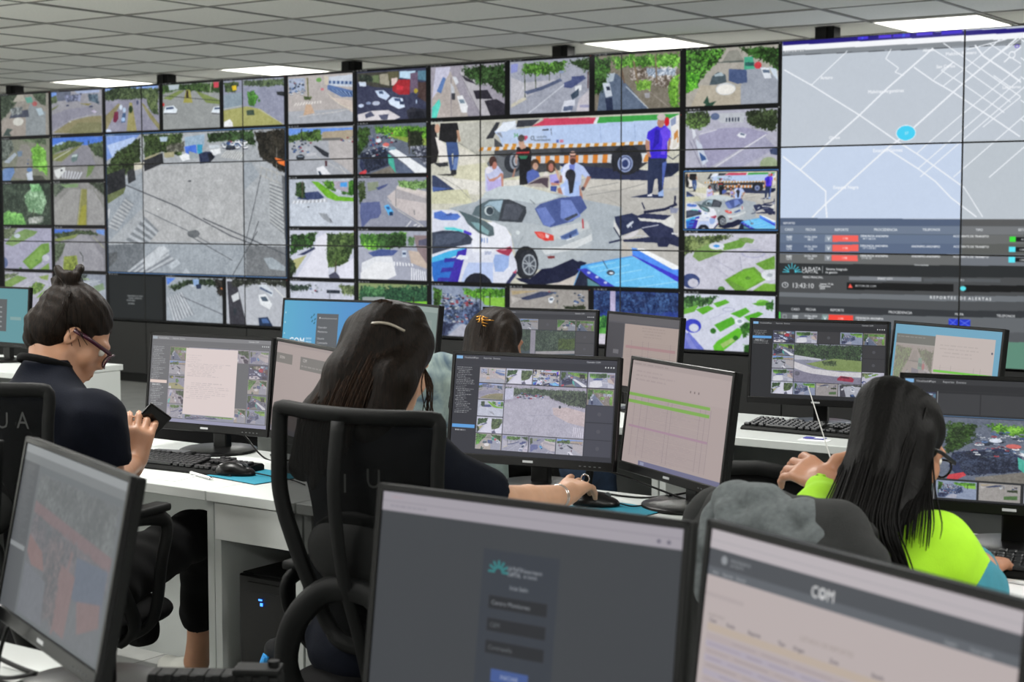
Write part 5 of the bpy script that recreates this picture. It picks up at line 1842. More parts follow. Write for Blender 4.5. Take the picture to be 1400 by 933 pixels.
# ---------------- monitors ----------------
GM = 'black monitors on the desks'
def monitor(x, y, z, yaw, tilt, cv, label, foot=(0, .045), strength=1.0, roll=0, ztable=ZD):
    t = empty('monitor', (x, y, ztable), yaw, label, 'monitor', GM)
    zc = z-ztable; Mx = Matrix.Translation((0, 0, zc)) @ RY(roll) @ RX(-tilt)
    w_, h = .476, .268
    def xf(bm): bmesh.ops.transform(bm, matrix=Mx, verts=bm.verts)
    bm = BM()   # housing with a slimmer bulged back
    b2(bm, (-w_/2-.010, .004, -h/2-.024), (w_/2+.010, .022, h/2+.010), bev=.004)
    bm2 = [(.90, .022), (.80, .034), (.58, .045)]
    prev = None
    for f, yy in bm2:
        r = [bm.verts.new((a*w_/2*f, yy, b*h/2*f-.01)) for a, b in ((-1, -1), (1, -1), (1, 1), (-1, 1))]
        if prev:
            for k in range(4): bm.faces.new((prev[k], prev[(k+1) % 4], r[(k+1) % 4], r[k]))
        prev = r
    bm.faces.new(prev); xf(bm); obj('housing', bm, M_BLKM, t)
    bm = BM(); e = .009
    b2(bm, (-w_/2-.010, -.003, h/2+.0005), (w_/2+.010, .006, h/2+.0105), bev=.0015, seg=1)
    b2(bm, (-w_/2-.010, -.004, -h/2-.0245), (w_/2+.010, .006, -h/2-.0005), bev=.002, seg=1)
    for a in (-1, 1): b2(bm, (a*(w_/2+.0055)-.0048, -.003, -h/2-.01), (a*(w_/2+.0055)+.0048, .006, h/2+.01), bev=.001, seg=1)
    xf(bm); obj('bezel', bm, M_BLKG, t)
    bm = BM(); box(bm, (0, -.0045, -h/2-.012), (.030, .001, .006)); xf(bm); obj('badge', bm, mat('badge_silver', 'a8aaac', .4), t)
    bm = BM()
    for k in range(5): box(bm, (w_/2-.03-.014*k, -.0045, -h/2-.014), (.006, .001, .0025))
    xf(bm); obj('buttons', bm, M_GREYP, t)
    me = bpy.data.meshes.new('screen')
    me.from_pydata([Mx @ Vector(v) for v in ((-w_/2, -.0005, -h/2), (w_/2, -.0005, -h/2), (w_/2, -.0005, h/2), (-w_/2, -.0005, h/2))], [], [(0, 1, 2, 3)])
    uv = me.uv_layers.new(name='UV')
    for k, q in enumerate([(0, 0), (1, 0), (1, 1), (0, 1)]): uv.data[k].uv = q
    me.materials.append(screen_mat('monitor_picture', cv, strength)); o = bpy.data.objects.new('screen', me); COL.objects.link(o); o.parent = t
    # stand
    bm = BM(); b2(bm, (-.026, .050+foot[1]-.045, .008), (.026, .078+foot[1]-.045, zc+.02), bev=.004)
    b2(bm, (-.045, .02, zc-.05), (.045, .060+foot[1]-.045, zc+.03), bev=.004); obj('stand_column', bm, M_BLKG, t)
    bm = BM(); lathe(bm, [(.118, .0006), (.122, .004), (.120, .009), (.112, .012), (.03, .014)], 40, Matrix.Translation((0, foot[1], 0))); o = obj('stand_base', bm, M_BLKG, t); autosmooth(o)
    return t
D = R
CVB, CVE, CVG, CVI, CVK = [vms(k) for k in 'BEGIK']
CVF, CVH, CVJ, CVC, CVD2 = [sheet(k) for k in ('F', 'H', 'J', 'C', 'D2')]
CVD, CVA, CVL, CVM, CVN, CVO = [com_page(k) for k in 'DALMNO']
monitor(8.299, -6.133, .965, D(5), D(6.7), CVB, 'monitor beside the phone user showing a white page over camera tiles')
monitor(8.774, -6.215, .966, D(-25.5), D(6), CVC, 'angled monitor with an almost blank pinkish page and two grey bars')
monitor(9.491, -6.10, .963, D(9.8), D(8.7), CVE, 'monitor with a grey junction picture amid camera tiles, mid picture')
monitor(9.944, -6.128, .964, D(-29.6), D(7.4), CVF, 'angled monitor with a pink spreadsheet and two green lines, middle row')
monitor(10.805, -6.164, .982, D(10), D(5.7), CVK, 'right-edge monitor showing a bus in heavy traffic')
monitor(11.27, -6.2, .966, D(-26), D(6), CVC, 'angled middle-row monitor beyond the right edge of the picture')
monitor(7.293, -4.45, .972, D(5.7), D(7.9), CVD, 'back-row monitor with a bright blue COM login page')
monitor(7.76, -4.46, .972, D(-26), D(6), CVD2, 'plain grey-green monitor peeking above the long-haired woman\'s head')
monitor(8.40, -4.46, .97, D(9.5), D(5.1), CVG, 'back-row monitor in front of the woman with the hair claw')
monitor(8.858, -4.45, .963, D(-25.8), D(4.6), CVH, 'back-row monitor with a dark sidebar and pinkish sheet')
monitor(9.577, -4.46, .97, D(9.5), D(5.1), CVI, 'back-row monitor showing a red car on a park road')
monitor(10.025, -4.45, .97, D(-24.2), D(7.1), CVJ, 'back-row monitor with a light blue border and two green lines')
monitor(5.175, -4.545, .977, D(-.6), D(4.2), CVA, 'teal monitor at the far left edge on the back row')
monitor(9.942, -8.043, .970, D(-21.4), D(11.4), CVN, 'large foreground monitor, lower left, with a dim reddish picture')
monitor(9.462, -8.02, .966, D(6), D(6), CVO, 'foreground monitor cut by the lower left edge, plain grey page')
monitor(10.723, -7.937, .962, 0, D(7.6), CVL, 'large foreground monitor with a dark login form')
monitor(11.217, -8.038, .969, D(-23.6), D(6.9), CVM, 'large foreground monitor at lower right with a pale report list')

# ---------------- keyboards, mice, mats ----------------
def keyboard(x, y, yaw, label):
    t = empty('keyboard', (x, y, ZD), yaw, label, 'keyboard', 'black keyboards on the white desks')
    bm = BM(); vs = []
    L, W = .445, .150
    for (yy, zz) in ((-W/2, .004), (-W/2+.01, .013), (W/2-.01, .024), (W/2, .018), (W/2, .001), (-W/2, .0)):
        vs.append((bm.verts.new((-L/2, yy, zz)), bm.verts.new((L/2, yy, zz))))
    for k in range(len(vs)):
        a, b = vs[k], vs[(k+1) % len(vs)]; bm.faces.new((a[0], a[1], b[1], b[0]))
    bm.faces.new([v[0] for v in vs][::-1]); bm.faces.new([v[1] for v in vs]); bmesh.ops.recalc_face_normals(bm, faces=bm.faces)
    bmesh.ops.bevel(bm, geom=list(bm.edges), offset=.002, segments=2, affect='EDGES'); obj('case', bm, M_BLKM, t)
    bm = BM()
    def key(xx, yy, w_, d_=.015):
        z = .0135+(yy+W/2)*.082+.004; r = RX(.08)
        box(bm, (xx, yy, z), (w_-.003, d_, .009), rot=r, bev=.002, seg=1)
    for r in range(6):
        yy = W/2-.018-r*.0212-(0.004 if r else 0)
        n = 15; off = [0, 0, .004, .007, .010, 0][r]
        if r == 5:
            for xx, w_ in ((-.205, .024), (-.178, .022), (-.15, .022), (-.075, .118), (0.0, .022), (.025, .022), (.05, .024)): key(xx, yy, w_)
        else:
            for k in range(14):
                if r == 0 and k % 4 == 1 and k > 1: continue
                key(-.208+.0192*k+off, yy, .0192)
        if r not in (3,):
            for k in range(3):
                if r == 4 and k != 1: continue
                key(.082+.0192*k, yy, .0192)
        if r: [key(.148+.0192*k, yy, .0192) for k in range(4)]
    o = obj('keys', bm, mat('key_black', '17181a', .38), t); o['kind'] = 'stuff'
    bm = BM(); box(bm, (.17, W/2-.020, .0245), (.03, .006, .001), rot=RX(.08)); obj('indicator_strip', bm, M_GREYP, t)
    return t
keyboard(8.465, -6.375, D(4), 'black keyboard beside the phone user\'s hands')
keyboard(9.62, -4.62, D(-2), 'black keyboard under the red car monitor on the back row')
keyboard(10.93, -6.34, D(5), 'black keyboard at the right edge before the bus traffic monitor')
keyboard(9.42, -6.40, D(6), 'black keyboard hidden before the navy woman\'s camera monitor')
keyboard(8.42, -4.66, D(3), 'black keyboard hidden before the woman with the hair claw')
M_TEAL = mat('teal_mat_cloth', '1d7f96', .8, noise=.06, nscale=60, bump=.2, bscale=900)
def mousemat(x, y, yaw, label):
    t = empty('mouse_mat', (x, y, ZD), yaw, label, 'mouse mat', 'teal mouse mats')
    bm = BM(); b2(bm, (-.11, -.09, .0005), (.11, .09, .0035), bev=.001, seg=1); obj('cloth_top', bm, M_TEAL, t)
    bm = BM(); b2(bm, (-.1105, -.0905, 0), (.1105, .0905, .002)); obj('rubber_base', bm, M_BLK, t); return t
def mouse(x, y, yaw, label, cable):
    t = empty('computer_mouse', (x, y, ZD+.004), yaw, label, 'mouse', 'black computer mice')
    s = Sdf((-.04, -.07, -.005), (.04, .07, .05), .0022, .008)
    s.ell((0, -.012, .008), (.031, .050, .030)).ell((0, .018, .004), (.028, .042, .022)); s.cut(lambda X, Y, Z: .0008-Z)
    s.cap((0, .0, .06), (0, .07, .028), .0016, .0016, k=0, sub=True)
    obj('shell', s.mesh('shell'), M_BLKG, t, smooth=True)
    bm = BM(); cyl(bm, (-.0035, .028, .026), (.0035, .028, .026), .009, n=16); obj('scroll_wheel', bm, M_GREYP, t)
    bm = BM(); tube(bm, smoothpts(cable, 8), .0019, 6); obj('cord', bm, M_BLK, t, smooth=True); return t
mousemat(8.735, -6.375, D(-8), 'teal mouse mat near the phone user\'s keyboard')
mouse(8.68, -6.40, D(-70), 'black mouse on the teal mat near the phone user', [(0, .056, .008), (.01, .10, .004), (.03, .15, .002), (.06, .2, .002), (.12, .26, .002)])
mousemat(9.83, -6.24, D(-6), 'teal mouse mat under the navy woman\'s hand')
mouse(9.775, -6.225, D(-60), 'black mouse under the navy woman\'s hand', [(0, .056, .008), (.02, .09, .004), (-.01, .13, .002), (.03, .17, .002), (.03, .24, .002)])

# ---------------- office chairs ----------------
M_MESH = mat('chair_mesh_black', '060707', .85, spec=.1, alpha=.88, bump=.4, bscale=900); M_SEAT = mat('seat_fabric_black', '0a0a0b', .9, spec=.15, bump=.3, bscale=700)
GC = 'black mesh office chairs'
def chair(x, y, yaw, label, arms=True, spin=0, top=1.075, wide=1.0, armup=0):
    t = empty('office_chair', (x, y, 0), yaw, label, 'chair', GC)
    H0, H1 = .58, top
    def bp(u, v):      # u -1..1 across, v 0..1 up: the curved back
        w_ = (.10+.125*min(1, v*1.6)**.8 if v < .7 else .225+.008*(v-.7))*wide
        z = H0+(H1-H0)*v; yb = -.245-.05*math.sin(v*2.2)-.03*v+.045*u*u*(.4+.6*v)+.02
        return Vector((u*w_, yb, z))
    loop = [bp(-1, v) for v in np.linspace(.05, .97, 10)]+[bp(u, 1.0) for u in (-.93, -.5, 0, .5, .93)]+[bp(1, v) for v in np.linspace(.97, .05, 10)]+[bp(u, 0) for u in (.7, 0, -.7)]
    bm = BM(); tube(bm, smoothpts(loop, 3, True), .0145, 8, closed=True, flat=(1, 1.35)); obj('back_frame', bm, M_BLKM, t, smooth=True)
    bm = BM(); grid_surface(bm, lambda a, b: bp(-1+2*a, .02+.97*b)+Vector((0, .006, 0)), 15, 17); obj('mesh_back', bm, M_MESH, t, smooth=True)
    bm = BM(); tube(bm, smoothpts([bp(0, .98)+Vector((0, -.02, 0)), bp(0, .7)+Vector((0, -.035, 0)), bp(0, .35)+Vector((0, -.035, 0)), bp(0, .05)+Vector((0, -.02, 0)), (0, -.22, .50)], 4), .011, 8, flat=(1.6, .7)); obj('back_spine', bm, M_BLKM, t, smooth=True)
    s = Sdf((-.16, -.34, .66), (.16, -.16, .92), .008, .02); s.ell((0, -.262, .79), (.125, .028, .085)); obj('lumbar_pad', s.mesh('lumbar_pad'), M_BLKM, t, smooth=True)
    yoke = [(-.07, -.285, .70), (-.12, -.31, .64), (-.155, -.30, .55), (-.15, -.26, .46), (-.09, -.22, .425), (0, -.20, .42), (.09, -.22, .425), (.15, -.26, .46), (.155, -.30, .55), (.12, -.31, .64), (.07, -.285, .70), (0, -.28, .715)]
    bm = BM(); tube(bm, smoothpts(yoke, 4, True), .02, 8, closed=True, flat=(1.0, 1.4)); obj('yoke', bm, M_BLKM, t, smooth=True)
    s = Sdf((-.27, -.27, .38), (.27, .27, .54), .009, .03)
    for a in (-1, 0, 1):
        for b in (-1, 0, 1): s.ell((a*.13, b*.13, .465), (.12, .12, .038))
    obj('seat', s.mesh('seat'), M_SEAT, t, smooth=True)
    bm = BM(); b2(bm, (-.18, -.19, .415), (.18, .17, .432), bev=.006); b2(bm, (-.07, -.2, .385), (.07, .08, .418), bev=.006); obj('seat_plate', bm, M_BLK, t)
    if arms:
        for a in (-1, 1):
            bm = BM(); P = [(a*.20, .06, .42), (a*.262, .07, .47), (a*.285, .075, .56), (a*.285, .10, .655), (a*.28, .04, .685), (a*.278, -.08, .69), (a*.282, -.145, .66), (a*.287, -.10, .56), (a*.275, -.02, .475), (a*.22, 0, .42)]
            P = [(p[0], p[1], p[2]+(armup if p[2] > .5 else 0)) for p in P]; tube(bm, smoothpts(P, 5), .0165, 8, flat=(1.35, .8)); box(bm, (a*.279, -.02, .703+armup), (.052, .235, .022), bev=.009); obj('armrest', bm, M_BLKM, t, smooth=True)
    bm = BM(); cyl(bm, (0, 0, .09), (0, 0, .24), .028, n=16); cyl(bm, (0, 0, .22), (0, 0, .40), .014, n=12); obj('gas_lift', bm, M_BLK, t)
    for k in range(5):
        a = spin+2*math.pi*k/5; c, s_ = math.cos(a), math.sin(a)
        bm = BM(); tube(bm, [(c*.02, s_*.02, .115), (c*.16, s_*.16, .10), (c*.29, s_*.29, .075)], [.024, .019, .015], 8, flat=(1.2, .8)); lg = obj('star_leg', bm, M_BLK, t, smooth=True)
        bm = BM(); q = Vector((-s_, c, 0)); p = Vector((c*.29, s_*.29, .028))
        for g in (-.014, .014): cyl(bm, p+q*(g-.009), p+q*(g+.009), .027, n=16)
        cyl(bm, p+Vector((0, 0, .02)), p+Vector((0, 0, .055)), .008, n=8); obj('caster', bm, M_BLKG, lg)
    return t
C1 = (8.655, -7.03, D(10)); C2 = (9.765, -6.90, D(3)); C3 = (8.77, -5.22, D(4)); C4 = (10.75, -6.77, D(-14))
chair(*C1, 'black mesh office chair of the phone user at left', armup=.05)
chair(*C2, 'black mesh office chair of the long-haired woman in navy', wide=.90)
chair(*C3, 'office chair of the hair claw woman, draped with denim', top=.985, wide=.85)
chair(*C4, 'office chair at right draped with a dark grey jacket', arms=False, top=.94, wide=.72)
def low_chair(x, y, yaw, label):
    t = empty('low_chair', (x, y, 0), yaw, label, 'chair', 'low round-backed black chairs')
    P = [(.25*math.sin(a), -.02-.20*math.cos(a), .745-.05*abs(a)/1.7) for a in np.linspace(-1.7, 1.7, 13)]
    bm = BM(); tube(bm, P, .017, 8, flat=(.9, 1.3)); obj('back_rail', bm, M_BLKM, t, smooth=True)
    bm = BM(); grid_surface(bm, lambda u, v: Vector((.245*math.sin(-1.5+3*u), -.02-.195*math.cos(-1.5+3*u), .46+.28*v)), 17, 6); obj('back_shell', bm, M_SEAT, t, smooth=True)
    s = Sdf((-.27, -.27, .36), (.27, .27, .50), .01, .03)
    for a in (-1, 1):
        for b in (-1, 1): s.ell((a*.1, b*.1, .43), (.14, .14, .036))
    obj('seat', s.mesh('seat'), M_SEAT, t, smooth=True)
    bm = BM(); cyl(bm, (0, 0, .09), (0, 0, .41), .022, n=14); obj('gas_lift', bm, M_BLK, t)
    for k in range(5):
        a = 2*math.pi*k/5; c, q = math.cos(a), math.sin(a); bm = BM(); tube(bm, [(c*.02, q*.02, .10), (c*.27, q*.27, .07)], [.022, .014], 8); cyl(bm, (c*.27-q*.014, q*.27+c*.014, .026), (c*.27+q*.014, q*.27-c*.014, .026), .026, n=14); obj('star_leg', bm, M_BLK, t)
low_chair(9.86, -5.22, D(-5), 'empty low black chair behind the pink spreadsheet monitor')
low_chair(7.47, -5.32, D(8), 'empty low black chair behind the phone user\'s monitor')

# ---------------- computer tower, bag strap, things under the desk ----------------
def tower(x, y, label, lit=True, z0=.02):
    t = empty('computer_tower', (x, y, 0), 0, label, 'computer', 'black computer towers')
    bm = BM(); b2(bm, (-.095, -.20, z0+.01), (.095, .21, z0+.50), bev=.004); obj('case', bm, M_BLK, t)
    bm = BM(); b2(bm, (-.094, -.215, z0+.012), (.094, -.2, z0+.498), bev=.006); b2(bm, (-.06, -.218, z0+.455), (.06, -.214, z0+.48), bev=.001, seg=1); obj('front_panel', bm, M_BLKG, t)
    bm = BM(); box(bm, (-.012, -.219, z0+.435), (.012, .002, .004)); box(bm, (-.008, -.219, z0+.423), (.008, .002, .008))
    obj('power_light', bm, mat('blue_led', '2050ff', .4, emit='3a7cff', estr=3.5), t)
    for a in (-.07, .07):
        for b in (-.16, .17):
            bm = BM(); cyl(bm, (a, b, 0), (a, b, z0+.012), .012, n=10); obj('foot', bm, M_BLK, t)
tower(8.955, -6.36, 'black computer tower with a blue light under the white desk')
tower(10.20, -6.36, 'black computer tower in the hidden middle-row bay')
def blue_strap():
    t = empty('hanging_bag', (9.125, -6.70, 0), 0, 'black bag with a bright blue strap leaning by the computer tower', 'bag')
    s = Sdf((-.07, -.08, 0), (.07, .08, .56), .008, .02); s.cap((-.018, 0, .04), (-.014, 0, .38), .026); s.cap((.020, 0, .04), (.018, 0, .40), .026); s.cut(lambda X, Y, Z: .002-Z); s.noise(lambda X, Y, Z: np.sin(X*60+Z*20)*np.sin(Z*22+Y*30), .004)
    obj('bag_body', s.mesh('bag_body'), mat('black_nylon', '0c0d10', .6, bump=.3), t, smooth=True)
    m = mat('bright_blue_strap', '2f9be6', .5)
    bm = BM(); tube(bm, smoothpts([(-.045, -.03, .24), (-.036, -.035, .29), (-.022, -.04, .34), (-.008, -.04, .37)], 5), .009, 6, flat=(1.2, .3)); tube(bm, smoothpts([(-.030, -.038, .31), (-.014, -.042, .32), (-.008, -.04, .365)], 4), .008, 6, flat=(1.2, .3)); obj('strap', bm, m, t, smooth=True)
blue_strap()
def power_tray():
    t = empty('power_strip_box', (7.88, -6.42, 0), D(3), 'black floor box of plugs and leads beside the white trainer', 'power strip')
    bm = BM(); b2(bm, (-.2, -.09, 0), (.2, .09, .05), bev=.004); obj('box', bm, M_BLK, t)
    bm = BM()
    for k in range(4): cyl(bm, (-.14+.09*k, -.02, .05), (-.14+.09*k, -.02, .058), .018, n=14)
    obj('sockets', bm, M_GREYP, t)
    for k, P in enumerate([[(-.14, -.02, .06), (-.15, -.03, .16), (-.10, .0, .24), (-.05, .1, .3), (-.08, .32, .34)], [(-.05, -.02, .06), (-.04, -.06, .1), (.06, -.1, .08), (.15, -.12, .03), (.3, -.1, .006)],
                           [(.04, -.02, .06), (.02, -.05, .12), (-.1, -.1, .12), (-.2, -.12, .05), (-.36, -.15, .006)], [(.13, -.02, .06), (.15, .02, .13), (.1, .12, .2), (.12, .33, .36)]]):
        bm = BM(); tube(bm, smoothpts(P, 8), .004, 6); obj('lead', bm, M_GREYP if k % 2 else M_BLK, t, smooth=True)
power_tray()

# cables behind the monitors, lying on the worktops
def cable(name_label, pts, r=.0028, m=M_BLK):
    bm = BM(); tube(bm, smoothpts(pts, 8), r, 7); o = obj('cable', bm, m, None, smooth=True); tag(o, name_label, 'cable', 'black leads on the desks'); return o
z = ZD+.004
cable('black lead looping from the phone user\'s monitor to the right', [(8.34, -6.10, .84), (8.42, -6.10, .80), (8.52, -6.12, z), (8.64, -6.16, z), (8.72, -6.17, z), (8.80, -6.15, z), (8.86, -6.05, z)])
cable('black lead curving behind the blank pinkish monitor', [(8.50, -6.07, z), (8.6, -6.12, z), (8.70, -6.10, z), (8.80, -6.20, z), (8.92, -6.24, z), (9.05, -6.15, z)])
cable('black lead hanging between the junction and spreadsheet monitors', [(9.53, -6.06, .86), (9.62, -6.07, .82), (9.72, -6.05, .80), (9.83, -6.05, .775), (9.95, -6.06, .752), (10.1, -6.09, z)])
cable('second black lead sagging under the spreadsheet monitor', [(9.57, -6.03, z), (9.7, -6.06, z), (9.82, -6.05, z), (9.95, -6.02, .77), (10.05, -6.0, .80)])
cable('black lead across the foreground desk, lower left', [(9.42, -8.02, .80), (9.56, -8.0, .765), (9.68, -8.02, z), (9.80, -8.05, z), (9.9, -8.06, .77)], .0035)
cable('thick black lead drooping behind the foreground monitor, lower left', [(9.40, -7.96, .84), (9.52, -7.98, .79), (9.66, -7.99, .76), (9.8, -8.0, z), (9.93, -8.0, z)], .0042)
cable('short black lead by the lower left foreground monitor foot', [(9.82, -8.05, .83), (9.81, -8.06, .78), (9.84, -8.08, z), (9.95, -8.09, z)], .0035)

# papers and pens
def paper(x, y, yaw, label, w_=.21, h=.15):
    bm = BM(); b2(bm, (-w_/2, -h/2, 0), (w_/2, h/2, .0008)); o = obj('sheet_of_paper', bm, mat('paper_white', 'e8e9ea', .8), None, loc=(x, y, ZD+.0006)); o.rotation_euler = (0, 0, yaw); tag(o, label, 'paper')
paper(8.50, -6.53, D(10), 'white sheet of paper beside the phone user\'s forearm', .2, .10)
paper(10.99, -6.52, D(-5), 'white sheet of paper at the lower right desk corner')
paper(9.72, -4.79, D(5), 'white card by the back-row keyboard', .1, .055)
def pen(x, y, yaw, label):
    t = empty('pen', (x, y, ZD+.006), yaw, label, 'pen')
    bm = BM(); cyl(bm, (-.065, 0, 0), (.055, 0, 0), .004, n=10); obj('barrel', bm, mat('white_pen_plastic', 'dfe0e0', .3), t, smooth=True)
    bm = BM(); cyl(bm, (.055, 0, 0), (.072, 0, 0), .004, .001, n=10); cyl(bm, (-.07, 0, 0), (-.062, 0, 0), .0042, n=10); obj('tip', bm, M_CHROME, t, smooth=True)
pen(8.62, -6.475, D(-18), 'white pen lying before the teal mat at left')
pen(10.92, -6.465, D(170), 'white pen at the lower right desk corner')
t = empty('name_badge', (9.71, -4.765, ZD+.003), D(5), 'small purple and white card lying on the back-row keyboard', 'card')
bm = BM(); b2(bm, (-.035, -.018, 0), (.035, .018, .002)); obj('card', bm, mat('purple_card', '4a4a9c', .5), t)
bm = BM(); b2(bm, (.0, -.012, .002), (.03, .012, .0024)); obj('print', bm, mat('paper_white', 'e8e9ea', .8), t)

# second small keyboard-side device at left, phone cradle
t = empty('desk_phone_box', (8.30, -6.29, ZD), D(12), 'flat black box lying behind the phone user\'s keyboard', 'box')
bm = BM(); b2(bm, (-.075, -.025, 0), (.075, .025, .026), bev=.004); obj('case', bm, M_BLKM, t)
bm = BM(); b2(bm, (-.06, -.018, .026), (.06, .018, .028), bev=.001, seg=1); obj('lid', bm, M_GREYP, t)

# foreground radio
def radio():
    t = empty('two_way_radio', (10.195, -7.965, ZD), D(31), 'rugged black two-way radio with lit white display at the bottom edge', 'radio')
    bm = BM(); b2(bm, (-.100, -.024, 0), (.100, .024, .060), bev=.008)
    for k in range(8): b2(bm, (-.095+.024*k, -.028, .048), (-.083+.024*k, .010, .062), bev=.002)
    b2(bm, (.03, -.025, .06), (.10, .02, .070), bev=.004)
    obj('body', bm, M_BLKM, t)
    bm = BM(); b2(bm, (-.055, -.0275, .006), (.022, -.0245, .050)); obj('display_frame', bm, M_BLKG, t)
    bm = BM(); b2(bm, (-.048, -.0285, .010), (.014, -.0275, .044)); obj('display', bm, mat('lit_display', 'e8f0ff', .4, emit='e4ecff', estr=1.3), t)
    for x_, c, nm in ((.082, 'e0542c', 'orange_button'), (-.075, '1c6a34', 'green_button'), (.034, 'b8bcc0', 'grey_button')):
        bm = BM(); cyl(bm, (x_, -.030, .038), (x_, -.024, .038), .0065 if nm != 'grey_button' else .003, n=16); obj(nm, bm, mat(nm, c, .5), t)
    bm = BM(); cyl(bm, (.088, 0, .055), (.088, 0, .078), .009, n=14); obj('knob', bm, M_BLKM, t)
radio()
t = empty('receiver_box', (9.915, -8.165, ZD), D(-4), 'small black box with white lettering at the lower left corner', 'box')
bm = BM(); b2(bm, (-.07, -.045, 0), (.07, .045, .035), bev=.006); obj('case', bm, M_BLKM, t)
def text_mesh(name, s, h, m, parent, M, depth=.0004):
    V, T = text_tris(s, True); c = (V.min(0)+V.max(0))/2; sc = h/.72
    me = bpy.data.meshes.new(name); me.from_pydata([M @ Vector(((v[0]-c[0])*sc, (v[1]-c[1])*sc, 0)) for v in V], [], [tuple(int(q) for q in f) for f in T]); return obj(name, me, m, parent)
text_mesh('lettering', 'logitech', .006, M_WHITEP, t, Matrix.Translation((.03, -.0455, .02)) @ RX(R(90)))
# ---------------- people ----------------
def skinmat(name, c): 
    m = mat(name, c, .48, noise=.06, nscale=25, bump=.15, bscale=300)
    b = m.node_tree.nodes['Principled BSDF']; b.inputs['Subsurface Weight'].default_value = .12; b.inputs['Subsurface Radius'].default_value = (.01, .004, .002); return m
M_SKIN1 = skinmat('skin_light_olive', 'ac7f64'); M_SKIN2 = skinmat('skin_fair', 'b88e73'); M_SKIN3 = skinmat('skin_warm', 'a3745a')
M_NAVY = mat('navy_cotton', '070b16', .9, spec=.15, noise=.1, nscale=30, bump=.35, bscale=260); M_BLKCLOTH = mat('black_cotton', '060607', .92, spec=.15, noise=.1, nscale=30, bump=.35, bscale=260)
M_TROUS = mat('black_trouser_cloth', '060607', .9, spec=.15, bump=.3, bscale=200)
def hairmat(name, c, tip):
    m = bpy.data.materials.new(name); m.use_nodes = True; nt = m.node_tree; b = nt.nodes['Principled BSDF']
    b.inputs['Roughness'].default_value = .55; b.inputs['Specular IOR Level'].default_value = .10
    tc = nt.nodes.new('ShaderNodeTexCoord'); mp = nt.nodes.new('ShaderNodeMapping'); mp.inputs['Scale'].default_value = (260, 260, 9)
    n = nt.nodes.new('ShaderNodeTexNoise'); n.inputs['Scale'].default_value = 1; n.inputs['Detail'].default_value = 3
    nt.links.new(tc.outputs['Object'], mp.inputs[0]); nt.links.new(mp.outputs[0], n.inputs['Vector'])
    r = nt.nodes.new('ShaderNodeValToRGB'); r.color_ramp.elements[0].position = .35; r.color_ramp.elements[1].position = .7
    r.color_ramp.elements[0].color = lin(c); r.color_ramp.elements[1].color = lin(tip)
    nt.links.new(n.outputs[0], r.inputs[0]); nt.links.new(r.outputs[0], b.inputs['Base Color'])
    bp = nt.nodes.new('ShaderNodeBump'); bp.inputs['Strength'].default_value = .6; bp.inputs['Distance'].default_value = .002
    nt.links.new(n.outputs[0], bp.inputs['Height']); nt.links.new(bp.outputs[0], b.inputs['Normal']); return m
M_HAIRB = hairmat('hair_dark_brown', '0c0907', '231a14'); M_HAIRK = hairmat('hair_black', '040404', '0c0a09'); M_HAIRN = hairmat('hair_brown_black', '090705', '1c130e')
def place(me, base):
    co = np.empty(len(me.vertices)*3, np.float64); me.vertices.foreach_get('co', co); co = co.reshape(-1, 3)-np.array(base); me.vertices.foreach_set('co', co.ravel()); me.update(); return me
def frame(yaw, pitch, roll=0):
    """head frame: columns right, forward, up; yaw about z, pitch<0 looks down"""
    return (RZ(yaw) @ RX(pitch) @ RY(roll)).to_3x3()
def head_prims(s, c, M, neck, rn=.052, scale=1.0):
    c = Vector(c); W = lambda x, y, z: c+M @ Vector((x, y, z))*scale; q = scale
    E = lambda p, r, k=None, sub=False: s.ell(W(*p), [v*q for v in r], M, k, sub)
    C = lambda a, b, r0, r1=None, k=None, sub=False: s.cap(W(*a), W(*b), r0*q, (r0 if r1 is None else r1)*q, k, sub)
    E((0, -.015, .03), (.073, .092, .082)); E((0, .028, -.02), (.060, .066, .092))
    for a in (-1, 1): C((a*.052, .005, -.055), (a*.018, .068, -.095), .020, .016); E((a*.036, .056, -.028), (.026, .024, .028)); C((a*.012, .088, .024), (a*.045, .074, .022), .009, .008)
    E((0, .076, -.095), (.018, .016, .015))
    C((0, .088, .018), (0, .106, -.022), .007, .0105, .008); C((0, .076, -.045), (0, .074, -.088), .022, .019, .02); 
    for a in (-1, 1):
        E((a*.009, .098, -.029), (.008, .009, .007), .006); E((a*.031, .090, .004), (.016, .010, .010), .008, True)
        E((a*.073, -.008, -.008), (.009, .015, .027), .006); E((a*.080, -.004, -.006), (.006, .008, .015), .004, True)
        C((0, .099, -.056), (a*.018, .088, -.059), .0065, .004, .004); C((0, .097, -.067), (a*.014, .088, -.066), .0075, .004, .004)
    C((-.018, .100, -.0615), (.018, .100, -.0615), .0016, k=.003, sub=True)
    s.cap(W(0, -.032, -.055), neck, rn, rn*1.08, .025); s.cap(W(0, .02, -.075), Vector(neck)+Vector((0, .01, .0)), rn*.7, rn*.8, .03)
    return W
def eyes(parent, W, M, base):
    for a in (-1, 1):
        bm = BM(); bmesh.ops.create_uvsphere(bm, u_segments=14, v_segments=10, radius=.0115, matrix=Matrix.Translation(W(a*.031, .079, .004)-Vector(base))); obj('eye', bm, mat('eye_white', 'd8d4cc', .2), parent, smooth=True)
